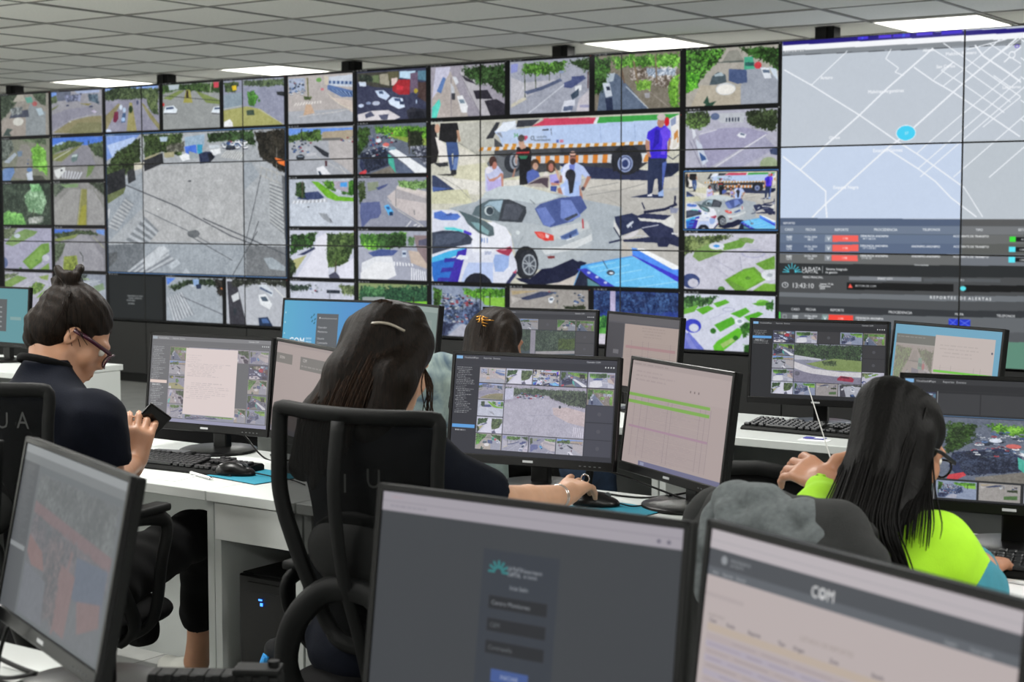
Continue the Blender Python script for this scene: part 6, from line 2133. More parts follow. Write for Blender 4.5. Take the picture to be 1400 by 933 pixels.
def hand(s, wrist, d, n, side, curls, spread=.06, thumb=None, L=1.0):
    """wrist point; d along the fingers, n out of the back of the hand, side = +1/-1 thumb side times (d x n)"""
    d = Vector(d).normalized(); n = (Vector(n)-Vector(n).dot(d)*d).normalized(); t = d.cross(n).normalized()*side; w = Vector(wrist)
    s.cap(w-d*.02, w+d*.018, .024, .027, .012)
    for k, u in enumerate((.028, .010, -.009, -.026)): s.cap(w+d*.012+t*u*.65, w+d*(.083-.004*abs(k-1))*L+t*u, .0155, .0125, .010)
    lens = [(.040, .025, .019), (.044, .029, .020), (.041, .027, .020), (.032, .021, .018)]
    for k, u in enumerate((.030, .0105, -.009, -.028)):
        p = w+d*(.085-.004*abs(k-1))*L+t*u; a = 0; dd = (d+t*spread*(1.3-k)).normalized(); r = [.0098, .0090, .0082, .0070]
        for j, ln in enumerate(lens[k]):
            a += curls[k]*(1.0, 1.15, .7)[j]; v = (dd*math.cos(a)-n*math.sin(a)).normalized(); q = p+v*ln*L; s.cap(p, q, r[j], r[j+1], .004); p = q
    if thumb is None: thumb = [(t*.8+d*.7-n*.35), (t*.35+d*.95-n*.35)]
    p = w+d*.022+t*.022; s.cap(p, p+Vector(thumb[0]).normalized()*.034, .0145, .0125, .008); p = p+Vector(thumb[0]).normalized()*.034
    v = Vector(thumb[0]).normalized(); q = p+(v*.3+Vector(thumb[1]).normalized()*.7).normalized()*.034; s.cap(p, q, .0115, .0100, .004); p = q; s.cap(p, p+Vector(thumb[1]).normalized()*.026, .0100, .0080, .004)
def back_print(t, base, L, yaw):
    for ch, p in L:
        text_mesh('shirt_lettering', ch, .042, mat('shirt_print_white', 'd8dad8', .8), t, Matrix.Translation(Vector(p)-Vector(base)) @ RZ(yaw) @ RX(R(90)))
def folds(amp_dirs):
    def f(X, Y, Z):
        o = 0
        for (a, b, c, ph) in amp_dirs: o = o+np.sin(X*a+Y*b+Z*c+ph+1.5*np.sin(X*17+Z*13))
        return o/len(amp_dirs)
    return f
FOLD = folds([(60, 20, 35, 0), (-30, 50, 70, 1.2), (25, -45, -55, 2.1)])
def strands(bm, paths, r=.0014, n=4):
    for P in paths:
        pts = smoothpts(P, 3); m = len(pts); tube(bm, pts, [r*(1-.75*(i/(m-1))**2) for i in range(m)], n)
def cardpaths(rnd, roots, tips, mids=None, jit=.004, count=200):
    """strands interpolated between polyline guides; guides are lists of equal length"""
    G = roots; out = []
    for _ in range(count):
        u = rnd.random()*(len(G)-1); i = min(int(u), len(G)-2); f = u-i; j = Vector((rnd.gauss(0, jit), rnd.gauss(0, jit), 0)); e = rnd.uniform(.86, 1.0)
        P = [Vector(a)*(1-f)+Vector(b)*f for a, b in zip(G[i], G[i+1])]
        k = len(P); P = [p+j*(q/(k-1))+j*.3 for q, p in enumerate(P)]
        P[-1] = P[-2]+(P[-1]-P[-2])*e; out.append(P)
    return out

# ---- woman with the phone (left) ----
def person_phone():
    base = (8.69, -7.0, 0)
    t = empty('person', base, 0, 'woman with a messy bun and glasses in a dark navy polo, looking at a phone', 'person')
    hc = Vector((8.628, -6.925, 1.172)); M = frame(R(-36), R(-38), R(-4)); neck = Vector((8.630, -7.005, 1.06))
    s = Sdf((8.40, -7.25, .74), (9.05, -6.5, 1.36), .0046, .014)
    W = head_prims(s, hc, M, neck, .049)
    s.cap(neck, (8.665, -7.01, 1.0), .058, .075, .03)
    # right arm: bare from the cuff, forearm up to the phone
    el = (8.815, -6.975, .818); wr = (8.695, -6.785, .830)
    s.chain([(8.842, -7.0, .90), el, wr], [.038, .038, .0255], .01); s.cap(el, (8.77, -6.91, .815), .038, .037, .01)
    hand(s, wr, (.10, .16, .95), (.72, -.66, .10), -1, (.62, .66, .7, .62), spread=.12, thumb=[(-.5, .5, .5), (-.35, .3, .8)])
    # left arm
    el2 = (8.49, -6.86, .81); wr2 = (8.555, -6.740, .868)
    s.chain([(8.46, -6.95, .93), el2, wr2], [.042, .038, .0255], .01)
    hand(s, wr2, (.72, .12, .42), (-.35, .80, .35), 1, (.55, .6, .65, .7), thumb=[(.6, -.3, .6), (.85, -.2, .35)])
    # lower leg seen below the trouser hem
    obj('body', place(s.mesh('body'), base), M_SKIN1, t, smooth=True); eyes(t, W, M, base)
    s = Sdf((8.15, -6.4, 0.03), (8.5, -6.05, .36), .006, .012); s.chain([(8.35, -6.235, .30), (8.315, -6.20, .19), (8.295, -6.195, .10)], [.043, .036, .038], .01); s.cap((8.295, -6.195, .085), (8.26, -6.16, .07), .034, .03, .02)
    obj('ankle', place(s.mesh('ankle'), base), M_SKIN1, t, smooth=True)
    # shirt
    s = Sdf((8.36, -7.28, .44), (9.05, -6.78, 1.12), .0075, .045)
    s.ell((8.68, -7.02, .54), (.17, .13, .12)); s.ell((8.68, -7.03, .70), (.155, .115, .16)); s.ell((8.675, -7.03, .87), (.165, .112, .14)); s.cap((8.52, -7.03, .985), (8.82, -7.03, .985), .066, .066)
    s.ell((8.655, -7.06, 1.0), (.13, .085, .075)); s.cap((8.66, -7.02, 1.02), (8.64, -7.02, 1.085), .080, .064)
    s.cap((8.835, -7.02, .965), (8.845, -7.0, .885), .068, .056); s.cap((8.49, -7.02, .955), (8.455, -6.95, .87), .066, .056)
    s.ell(neck+Vector((.0, .045, .075)), (.060, .062, .05), None, .006, True)
    s.noise(FOLD, .0035); s.cap((8.845, -6.985, .845), (8.85, -6.95, .80), .05, .05, k=.004, sub=True)
    obj('polo_shirt', place(s.mesh('polo_shirt'), base), M_NAVY, t, smooth=True)
    back_print(t, base, [('U', (8.639, -7.155, .976)), ('A', (8.717, -7.155, .982))], R(10))
    bm = BM(); ring = [neck+Vector((.066*math.cos(a), .062*math.sin(a)-.008, .018-.022*math.sin(a))) for a in np.linspace(0, 2*math.pi, 20)[:-1]]
    ring = [p+Vector((.004, -.006, .028)) for p in ring]; tube(bm, [p-Vector(base) for p in ring], .006, 8, closed=True, flat=(.8, 1.6)); obj('collar', bm, M_BLKCLOTH, t, smooth=True)
    # trousers
    s = Sdf((8.25, -7.25, .15), (8.95, -6.15, .70), .009, .03)
    s.ell((8.69, -7.0, .52), (.175, .16, .085)); s.chain([(8.78, -6.98, .55), (8.60, -6.50, .575), (8.53, -6.42, .55)], [.088, .068, .062]); s.chain([(8.53, -6.40, .56), (8.43, -6.30, .42), (8.35, -6.235, .262)], [.063, .058, .060])
    s.chain([(8.60, -6.98, .55), (8.30, -6.56, .56)], [.088, .07]); s.chain([(8.30, -6.56, .55), (8.33, -6.45, .26)], [.066, .058]); s.noise(FOLD, .004)
    s.cap((8.34, -6.228, .24), (8.325, -6.21, .18), .036, .036, k=.003, sub=True)
    obj('trousers', place(s.mesh('trousers'), base), M_TROUS, t, smooth=True)
    # shoes
    for (h, toe) in (((8.28, -6.19, .05), (8.10, -6.135, .035)), ((8.33, -6.47, .05), (8.22, -6.33, .035))):
        h, toe = Vector(h), Vector(toe)
        s = Sdf((h.x-.24, h.y-.12, -.005), (h.x+.1, h.y+.24, .12), .006, .02); s.cap(h, toe, .040, .034); s.cap(h+Vector((0, 0, .03)), h+(toe-h)*.4+Vector((0, 0, .012)), .036, .03); s.cut(lambda X, Y, Z: .001-Z)
        s.cap(h+Vector((0, 0, .06)), h+Vector((0, 0, .09)), .034, .04, k=.004, sub=True)
        o = obj('shoe', place(s.mesh('shoe'), base), mat('white_canvas', 'c4c4be', .8, bump=.2), t, smooth=True)
        bm = BM(); d = (toe-h).normalized(); box(bm, (h+toe)/2-Vector(base)-Vector((0, 0, (h.z+toe.z)/2-.008)), ((toe-h).length+.075, .074, .014), rot=RZ(math.atan2(d.y, d.x)), bev=.006); obj('sole', bm, mat('grey_sole', '8a8c8c', .6), o)
    # hair
    s = Sdf((8.48, -7.14, 1.02), (8.84, -6.74, 1.38), .0048, .012)
    wv = lambda x, y, z: hc+M @ Vector((x, y, z))
    s.ell(wv(0, -.022, .042), (.083, .099, .086), M); s.ell(wv(0, -.05, .0), (.080, .066, .085), M); s.cap(wv(.0, -.075, -.03), wv(0, -.07, -.062), .045, .028, .02)
    s.ell(wv(0, .085, -.055), (.105, .088, .11), M, .006, True)
    for a in (-1, 1): s.ell(wv(a*.082, .004, -.022), (.026, .034, .045), M, .008, True)
    ang = lambda X, Y, Z: np.sin((X-hc.x)*170+(Z-hc.z)*90+3*np.sin((Y-hc.y)*30))+.7*np.sin((Y-hc.y)*210+(Z-hc.z)*120)
    s.noise(ang, .0016)
    b = wv(-.012, -.082, .088)
    for k in range(3):
        P = [b+Vector((.031*math.cos(q+k*2.1)+.005*k, .026*math.sin(q+k*2.1), .016*math.sin(q*2+k)+.016*k+.004)) for q in np.linspace(0, 5.6, 12)]
        s.chain(P, [.0115]*12, .004)
    s.ell(b-Vector((0, 0, .008)), (.028, .028, .018)); s.noise(lambda X, Y, Z: np.where(Z > 1.255, np.sin(X*300+Z*200)*np.sin(Y*260), 0), .0014)
    hr = obj('hair', place(s.mesh('hair'), base), M_HAIRB, t, smooth=True)
    rnd = random.Random(4); paths = []
    for k in range(120):     # combed up towards the bun
        a = rnd.uniform(-1, 1); p0 = wv(a*.078, -.055+.05*(1-abs(a))*-1+rnd.uniform(0, .1), -.03+rnd.uniform(0, .04)); p1 = wv(a*.083, -.07, .06+rnd.uniform(-.02, .02)); p2 = b+Vector((rnd.gauss(0, .014), rnd.gauss(0, .014), rnd.gauss(.0, .008)))
        paths.append([p-Vector(base) for p in (p0, p1+(p1-hc)*.03, p2)])
    for k in range(26):      # stray curls over the bun and on the nape
        q = rnd.uniform(0, 6.28); c = b+Vector((rnd.gauss(0, .016), rnd.gauss(0, .016), .01)); paths.append([c+Vector((.024*math.cos(q+w_), .018*math.sin(q), .024*math.sin(q+w_)))-Vector(base) for w_ in (0, 1, 2, 3.2)])
    for k in range(26):
        p0 = wv(rnd.uniform(-.06, .05), -.10+rnd.uniform(0, .03), -.03); paths.append([p-Vector(base) for p in (p0, p0+Vector((rnd.gauss(-.004, .006), rnd.gauss(-.004, .005), -.03)), p0+Vector((rnd.gauss(-.01, .012), rnd.gauss(-.006, .006), -.062)))])
    bm = BM(); strands(bm, paths, .0011, 3); obj('loose_strands', bm, M_HAIRB, hr)
    bm = BM()
    for o_ in ((-.055, -.088, .062), (-.035, -.097, .072)): bmesh.ops.create_uvsphere(bm, u_segments=8, v_segments=6, radius=.005, matrix=Matrix.Translation(wv(*o_)-Vector(base)))
    obj('hair_pin', bm, mat('pearl_pin', 'd8d4cc', .3), hr, smooth=True)
    # glasses
    mg = mat('maroon_glasses_frame', '3a1426', .25); g = BM()
    for a in (-1, 1):
        tube(g, [wv(a*.070, .098, .012)-Vector(base), wv(a*.0735, .03, .012)-Vector(base), wv(a*.078, -.012, .008)-Vector(base)], .0032, 6, flat=(.7, 1.9))
        ring = [wv(a*(.036+.027*math.cos(q)), .112-.010*abs(math.cos(q)), -.004+.021*math.sin(q))-Vector(base) for q in np.linspace(0, 2*math.pi, 18)[:-1]]; tube(g, ring, .0026, 6, closed=True)
    tube(g, [wv(-.010, .113, .004)-Vector(base), wv(.010, .113, .004)-Vector(base)], .0022, 6); gl = obj('glasses', g, mg, t, smooth=True)
    ml = mat('lens_glass', 'e8eef0', .05, alpha=.25)
    for a in (-1, 1):
        bm = BM(); vs = [bm.verts.new(wv(a*(.036+.026*math.cos(q)), .111-.010*abs(math.cos(q)), -.004+.020*math.sin(q))-Vector(base)) for q in np.linspace(0, 2*math.pi, 18)[:-1]]; bm.faces.new(vs); obj('lens', bm, ml, gl)
person_phone()
t = empty('smartphone', (8.668, -6.735, .905), 0, 'black smartphone held in both hands by the woman at left', 'phone')
_y = Vector((.55, .42, .72)).normalized(); _z = Vector((.93, -.34, -.12)); _z = (_z-_z.dot(_y)*_y).normalized(); _x = _y.cross(_z); Mp = Matrix((_x, _y, _z)).transposed().to_4x4()
bm = BM(); box(bm, (0, 0, 0), (.075, .155, .009), bev=.0035, rot=Mp); obj('body', bm, M_BLKG, t)
bm = BM(); box(bm, Mp @ Vector((0, 0, .0048)), (.068, .146, .0006), rot=Mp); obj('glass', bm, mat('phone_glass', '08090a', .08), t)
bm = BM(); box(bm, Mp @ Vector((-.02, .055, -.0055)), (.02, .028, .002), rot=Mp); obj('camera_bump', bm, M_GREYP, t)

# ---- long-haired woman in navy (centre) ----
def person_navy():
    base = (9.70, -6.92, 0)
    t = empty('person', base, 0, 'woman with very long straight brown hair in a navy polo, reaching for the mouse', 'person')
    hc = Vector((9.618, -6.84, 1.145)); M = frame(R(13), R(-22), R(2)); neck = Vector((9.635, -6.925, 1.035))
    s = Sdf((9.25, -7.1, .70), (9.98, -6.12, 1.30), .0048, .014)
    W = head_prims(s, hc, M, neck, .05)
    s.cap(neck, (9.65, -6.95, .99), .055, .07, .03)
    el = (9.835, -6.735, .835); wr = (9.797, -6.40, .800)
    s.chain([(9.846, -6.79, .862), el, (9.822, -6.60, .815), wr], [.036, .039, .038, .0245], .012)
    hand(s, wr, (-.22, .95, .16), (.15, -.10, 1), -1, (.10, .22, .35, .42), spread=.1, thumb=[(-.75, .6, -.2), (-.4, .85, -.25)])
    wl = (9.52, -6.56, .775); s.chain([(9.475, -6.88, .86), (9.44, -6.78, .79), wl], [.036, .040, .0245], .01); hand(s, wl, (.1, 1, -.02), (0, 0, 1), 1, (.2, .2, .25, .3))
    bo = obj('body', place(s.mesh('body'), base), M_SKIN2, t, smooth=True); eyes(t, W, M, base)
    s = Sdf((9.34, -7.2, .46), (9.98, -6.66, 1.12), .0075, .045)
    s.ell((9.67, -6.98, .54), (.16, .13, .1)); s.ell((9.66, -6.98, .70), (.145, .11, .16)); s.ell((9.66, -6.97, .87), (.155, .105, .13)); s.cap((9.53, -6.96, .965), (9.79, -6.95, .955), .062, .062); s.cap((9.65, -6.95, 1.0), (9.64, -6.935, 1.035), .068, .056)
    s.cap((9.80, -6.94, .935), (9.845, -6.80, .865), .066, .060); s.cap((9.51, -6.95, .94), (9.465, -6.87, .86), .062, .056)
    s.noise(FOLD, .0035); s.cap((9.855, -6.775, .855), (9.852, -6.70, .835), .050, .052, k=.004, sub=True)
    obj('polo_shirt', place(s.mesh('polo_shirt'), base), M_NAVY, t, smooth=True)
    back_print(t, base, [('GI', (9.675, -7.10, .915)), ('U', (9.772, -7.095, .931))], R(3))
    s = Sdf((9.4, -7.2, .1), (9.95, -6.1, .68), .01, .03); s.ell((9.68, -6.93, .54), (.17, .16, .085))
    for a in (-1, 1): s.chain([(9.68+a*.09, -6.93, .56), (9.68+a*.12, -6.50, .575), (9.68+a*.12, -6.45, .30), (9.68+a*.12, -6.48, .12)], [.085, .068, .055, .05])
    s.noise(FOLD, .004); obj('trousers', place(s.mesh('trousers'), base), M_TROUS, t, smooth=True)
    for a in (-1, 1):
        s = Sdf((9.68+a*.12-.06, -6.56, 0), (9.68+a*.12+.06, -6.24, .13), .007, .02); s.cap((9.68+a*.12, -6.48, .045), (9.68+a*.12, -6.31, .032), .04, .034); s.cut(lambda X, Y, Z: .001-Z); obj('shoe', place(s.mesh('shoe'), base), M_BLKCLOTH, t, smooth=True)
    # bracelet and ring
    bm = BM(); wv_ = Vector((9.802, -6.445, .802)); d = Vector((-.1, 1, -.04)).normalized(); a_ = d.orthogonal().normalized(); b_ = d.cross(a_)
    for g in (0, .008): tube(bm, [wv_+d*g-Vector(base)+(a_*math.cos(q)+b_*math.sin(q))*.0285 for q in np.linspace(0, 2*math.pi, 22)[:-1]], .0016, 6, closed=True)
    obj('bracelet', bm, M_CHROME, t, smooth=True)
    bm = BM(); dd = Vector((-.2, .95, .1)).normalized(); p = Vector(wr)+dd*.105+Vector((.012, 0, .014))-Vector(base); a_ = dd.orthogonal().normalized(); b_ = dd.cross(a_)
    tube(bm, [p+(a_*math.cos(q)+b_*math.sin(q))*.0108 for q in np.linspace(0, 2*math.pi, 16)[:-1]], .0018, 6, closed=True); obj('ring', bm, M_CHROME, t, smooth=True)
    # hair
    wv = lambda x, y, z: hc+M @ Vector((x, y, z))
    s = Sdf((9.38, -7.12, .84), (9.84, -6.70, 1.34), .0052, .016)
    s.ell(wv(-.008, -.020, .040), (.098, .106, .092), M); s.ell(wv(.01, -.070, .085), (.052, .045, .036), M); s.cap(wv(.0, -.04, .10), wv(.04, -.03, .10), .03, .03)
    s.chain([wv(-.060, -.04, .050), Vector((9.545, -6.90, 1.12)), Vector((9.505, -6.96, 1.03)), Vector((9.480, -6.985, .92))], [.056, .052, .046, .038])
    s.chain([wv(0, -.07, .05), Vector((9.60, -6.96, 1.12)), Vector((9.585, -7.0, 1.0)), Vector((9.58, -7.02, .90))], [.07, .065, .056, .042])
    s.chain([wv(.055, -.03, .04), Vector((9.69, -6.93, 1.12)), Vector((9.675, -6.98, 1.0)), Vector((9.66, -7.0, .90))], [.048, .052, .048, .036])
    s.ell(wv(.03, .095, -.05), (.085, .075, .12), M, .006, True)
    s.noise(lambda X, Y, Z: np.sin(X*330+2*np.sin(Z*5))+.5*np.sin(X*150+Y*60+1.7+np.sin(Z*8))+.6*np.sin(X*520+Z*8), .0009)
    hr = obj('hair', place(s.mesh('hair'), base), M_HAIRN, t, smooth=True)
    rnd = random.Random(8); G = []
    for k in range(9):
        u = k/8; x = 9.50+.20*u; y = -7.0-.035*math.sin(math.pi*u)+.03*(u > .8)
        G.append([wv(-.075+.15*u, -.06-.05*math.sin(math.pi*u), .075+.04*math.sin(math.pi*u)), Vector((9.535+.175*u, -6.945-.07*math.sin(math.pi*u), 1.13)), Vector((x+.015*(1-u), y-.015, 1.04)), Vector((x, y-.02, .97)), Vector((x-.003, y-.01, .905))])
    paths = [[p-Vector(base) for p in P] for P in cardpaths(rnd, G, None, count=330, jit=.005)]
    for k in range(14): paths.append([p-Vector(base) for p in (wv(.07, .02, .0), Vector((9.725, -6.85+rnd.gauss(0, .01), 1.10)), Vector((9.735+rnd.gauss(0, .01), -6.86, 1.04)), Vector((9.76+rnd.gauss(0, .012), -6.86, 1.01)))])
    bm = BM(); strands(bm, paths, .0017, 4); obj('long_strands', bm, hairmat('hair_strand_brown', '140e0a', '35261c'), hr, smooth=True)
    bm = BM(); tube(bm, smoothpts([wv(-.02, -.128, .040)-Vector(base), wv(.005, -.138, .050)-Vector(base), wv(.040, -.134, .052)-Vector(base), wv(.072, -.114, .044)-Vector(base)], 5), .0042, 6, flat=(1, .8)); obj('hair_clip', bm, mat('grey_hair_clip', '8c8478', .35), hr, smooth=True)
person_navy()

# ---- woman with the claw clip (back row) ----
def person_back():
    base = (8.72, -5.12, 0)
    off = Vector((-.03, 0, -.018))
    t = empty('person', base, 0, 'woman with half-up dark hair and a gold claw clip, facing the screen wall', 'person')
    hc = Vector((8.66, -5.05, 1.045))+off; M = frame(R(-8), R(-16), 0); neck = Vector((8.67, -5.11, .93))+off
    s = Sdf((8.3, -5.3, .6), (9.1, -4.6, 1.2), .0065, .016)
    head_prims(s, hc, M, neck, .05, .96); s.cap(neck, (8.68, -5.12, .87), .055, .07, .03)
    for a in (-1, 1):
        wr = (8.66+a*.13, -4.78, .785); s.chain([(8.68+a*.20, -5.10, .82), (8.68+a*.22, -4.97, .79), wr], [.043, .040, .0245], .01); hand(s, wr, (-a*.2, 1, -.05), (0, 0, 1), -a, (.25, .3, .35, .4))
    obj('body', place(s.mesh('body'), base), M_SKIN3, t, smooth=True)
    s = Sdf((8.38, -5.35, .44), (9.02, -4.9, .97), .009, .045); s.ell((8.71, -5.15, .56), (.17, .13, .12)); s.ell((8.70, -5.15, .74), (.155, .11, .15)); s.cap((8.55, -5.13, .83), (8.83, -5.13, .83), .062, .062); s.cap((8.68, -5.12, .87), (8.67, -5.115, .91), .066, .056)
    for a in (-1, 1): s.cap((8.69+a*.16, -5.13, .82), (8.68+a*.21, -5.03, .80), .062, .055)
    s.noise(FOLD, .003); obj('black_top', place(s.mesh('black_top'), base), M_BLKCLOTH, t, smooth=True)
    s = Sdf((8.45, -5.35, .1), (9.0, -4.35, .68), .011, .03); s.ell((8.72, -5.13, .53), (.17, .15, .085))
    for a in (-1, 1): s.chain([(8.72+a*.09, -5.13, .55), (8.72+a*.11, -4.72, .57), (8.72+a*.11, -4.64, .3), (8.72+a*.11, -4.62, .06)], [.085, .07, .055, .05])
    obj('jeans', place(s.mesh('jeans'), base), mat('blue_denim', '2c3d55', .9, noise=.25, nscale=25, bump=.3, bscale=300), t, smooth=True)
    wv = lambda x, y, z: hc+M @ Vector((x, y, z))
    s = Sdf((8.48, -5.3, .76), (8.88, -4.9, 1.2), .0055, .016); s.ell(wv(0, -.02, .038), (.084, .100, .088), M)
    s.chain([wv(-.05, -.05, .02), Vector((8.60, -5.14, .96)), Vector((8.58, -5.18, .84))], [.055, .055, .05]); s.chain([wv(.05, -.05, .02), Vector((8.72, -5.13, .96)), Vector((8.74, -5.17, .84))], [.055, .052, .046]); s.chain([wv(0, -.08, .03), Vector((8.66, -5.18, .96)), Vector((8.66, -5.20, .84))], [.06, .055, .05])
    s.ell(wv(0, .10, -.05), (.09, .08, .12), M, .006, True)
    s.noise(lambda X, Y, Z: np.sin(X*300+2*np.sin(Z*6))+.5*np.sin(X*140+Y*60+np.sin(Z*9)), .0011); hr = obj('hair', place(s.mesh('hair'), base), M_HAIRB, t, smooth=True)
    rnd = random.Random(3); G = []; cl = wv(.022, -.114, .056)
    for k in range(7):
        u = k/6; G.append([wv(-.07+.14*u, -.05, .085), cl+Vector((.02*(u-.5), -.012, 0)) if 1 < k < 5 else wv(-.088+.176*u, -.07, .02), Vector((8.585+.16*u, -5.19-.03*math.sin(math.pi*u), .95)), Vector((8.56+.21*u, -5.21, .84))])
    bm = BM(); strands(bm, [[p-Vector(base) for p in P] for P in cardpaths(rnd, G, None, count=150)], .0016, 3); obj('long_strands', bm, M_HAIRB, hr)
    g = BM(); mgold = mat('gold_metal', 'c08a3c', .3, metal=.8)
    for a in (-1, 1):
        for k in range(4): c = cl+Vector((a*.016, -.006, .014-.010*k)); tube(g, smoothpts([(c+Vector((-a*.014, -.010, .003))-Vector(base)), (c+Vector((0, -.016, 0))-Vector(base)), (c+Vector((a*.006, -.002, -.004))-Vector(base))], 4), .0022, 5)
        tube(g, [cl+Vector((a*.006, -.018, .018))-Vector(base), cl+Vector((a*.006, -.020, -.018))-Vector(base)], .003, 6)
    tube(g, [cl+Vector((.01, -.014, .004))-Vector(base), cl+Vector((.045, -.004, .002))-Vector(base)], .0018, 5)
    obj('claw_clip', g, mgold, hr, smooth=True)
person_back()

# ---- woman in neon yellow (right) ----
M_NEON = mat('neon_yellow_fleece', '98cf1a', .85, noise=.05, nscale=30, bump=.3, bscale=350); M_TEALC = mat('teal_fleece', '2f7686', .9, noise=.08, nscale=40, bump=.35, bscale=350)
def person_neon():
    base = (10.74, -6.80, 0)
    t = empty('person', base, 0, 'woman with long black hair in a neon yellow and teal hoodie', 'person')
    hc = Vector((10.757, -6.675, 1.030)); M = frame(R(-16), R(-26), R(3)); neck = Vector((10.760, -6.77, .935))
    s = Sdf((10.33, -6.98, .66), (11.1, -6.35, 1.2), .0046, .014)
    W = head_prims(s, hc, M, neck, .048, .90); s.cap(neck, (10.76, -6.80, .88), .055, .07, .03)
    wr = (10.555, -6.575, .925); s.chain([(10.62, -6.66, .89), wr], [.036, .0245], .01)
    hand(s, wr, (-.62, .22, .22), (-.12, -.50, .85), 1, (.38, .42, .45, .5), spread=.16, thumb=[(.25, .25, .55), (.9, .2, .1)], L=.95)
    wr2 = (10.86, -6.50, .775); s.chain([(10.895, -6.64, .80), wr2], [.038, .0245], .01); hand(s, wr2, (-.1, 1, -.05), (0, 0, 1), -1, (.3, .3, .35, .4))
    obj('body', place(s.mesh('body'), base), M_SKIN3, t, smooth=True); eyes(t, W, M, base)
    s = Sdf((10.44, -7.0, .44), (11.06, -6.5, 1.03), .0075, .045)
    s.ell((10.74, -6.83, .56), (.165, .13, .12)); s.ell((10.75, -6.83, .72), (.155, .115, .14)); s.ell((10.76, -6.82, .82), (.155, .11, .09)); s.cap((10.65, -6.81, .855), (10.86, -6.80, .855), .075, .075)
    s.cap((10.87, -6.79, .855), (10.895, -6.74, .81), .066, .062); s.cap((10.62, -6.78, .84), (10.60, -6.70, .88), .06, .055); s.cap((10.60, -6.70, .88), (10.56, -6.60, .918), .050, .036)
    s.noise(FOLD, .004); s.cap(Vector(wr)+Vector((.01, -.02, 0)), Vector(wr)+Vector((-.03, .04, 0)), .028, .028, k=.003, sub=True)
    mt = place(s.mesh('hoodie'), base); o = obj('hoodie', mt, M_NEON, t, smooth=True)
    # teal lower sleeve, sewn on below the seam
    s = Sdf((10.78, -6.86, .66), (11.08, -6.42, .92), .007, .03); s.cap((10.895, -6.745, .80), (10.905, -6.70, .765), .069, .064); s.cap((10.905, -6.69, .77), (10.86, -6.54, .785), .060, .040)
    s.noise(FOLD, .004); s.cut(lambda X, Y, Z: (X-10.875)*-.62+(Z-.835)*.75-(Y+6.76)*.2); s.cap((10.87, -6.53, .785), (10.85, -6.47, .78), .03, .03, k=.003, sub=True)
    obj('teal_sleeve', place(s.mesh('teal_sleeve'), base), M_TEALC, t, smooth=True)
    s = Sdf((10.45, -7.0, .1), (11.05, -6.1, .66), .011, .03); s.ell((10.74, -6.82, .53), (.17, .15, .085))
    for a in (-1, 1): s.chain([(10.74+a*.09, -6.8, .55), (10.74+a*.11, -6.40, .57), (10.74+a*.11, -6.34, .3), (10.74+a*.11, -6.36, .06)], [.085, .07, .055, .05])
    obj('trousers', place(s.mesh('trousers'), base), M_TROUS, t, smooth=True)
    wv = lambda x, y, z: hc+M @ Vector((x, y, z))
    s = Sdf((10.58, -7.02, .80), (10.98, -6.54, 1.22), .0052, .016); s.ell(wv(0, -.018, .032), (.073, .090, .082), M); s.ell(wv(0, -.072, .045), (.046, .04, .045), M); s.ell(wv(.03, -.045, .055), (.042, .05, .05), M)
    s.chain([wv(-.01, -.07, .05), Vector((10.752, -6.80, .99)), Vector((10.765, -6.875, .92)), Vector((10.778, -6.90, .87))], [.066, .060, .050, .034])
    s.chain([wv(.05, -.05, .01), Vector((10.80, -6.77, .97)), Vector((10.815, -6.83, .91)), Vector((10.83, -6.85, .885))], [.044, .040, .032, .016]); s.chain([wv(-.05, -.04, .02), Vector((10.715, -6.76, .97)), Vector((10.72, -6.84, .91)), Vector((10.73, -6.87, .88))], [.042, .038, .032, .02])
    s.ell(wv(.025, .095, -.05), (.085, .078, .12), M, .006, True)
    for a in (-1, 1): s.ell(wv(a*.080, .0, -.026), (.022, .026, .034), M, .008, True)
    s.noise(lambda X, Y, Z: np.sin(X*320+2*np.sin(Z*6))+.5*np.sin(X*140+Y*70+np.sin(Z*8)), .0010); hr = obj('hair', place(s.mesh('hair'), base), M_HAIRK, t, smooth=True)
    rnd = random.Random(12); G = []
    for k in range(8):
        u = k/7; x = 10.70+.13*u; y = -6.90-.055*math.sin(math.pi*u)
        G.append([wv(-.065+.13*u, -.06-.045*math.sin(math.pi*u), .07), Vector((10.695+.12*u, -6.825-.065*math.sin(math.pi*u), .985)), Vector((x+.01, y-.02, .93)), Vector((x+.03, y-.025, .875)), Vector((x+.045, y-.02, .83+.02*math.sin(k*2.3)))])
    paths = [[p-Vector(base) for p in P] for P in cardpaths(rnd, G, None, count=430, jit=.008)]
    for k in range(50): 
        j = rnd.gauss(0, .012); paths.append([p-Vector(base) for p in (wv(.072, -.02, .02), Vector((10.835+j, -6.79, .975)), Vector((10.85+j*2, -6.87, .93)), Vector((10.865+j*2, -6.92, .905+rnd.uniform(-.02, .01))))])
    bm = BM(); strands(bm, paths, .0020, 4); obj('long_strands', bm, M_HAIRK, hr, smooth=True)
    g = BM(); wv = W
    for a in (-1, 1):
        tube(g, [wv(a*.070, .094, .010)-Vector(base), wv(a*.075, .03, .012)-Vector(base), wv(a*.077, -.012, .008)-Vector(base)], .0028, 6, flat=(.7, 1.6)); tube(g, [wv(a*(.036+.025*math.cos(q)), .108-.010*abs(math.cos(q)), -.004+.020*math.sin(q))-Vector(base) for q in np.linspace(0, 2*math.pi, 18)[:-1]], .0024, 6, closed=True)
    tube(g, [wv(-.012, .108, .004)-Vector(base), wv(.012, .108, .004)-Vector(base)], .002, 6); obj('glasses', g, M_BLKG, t, smooth=True)
person_neon()
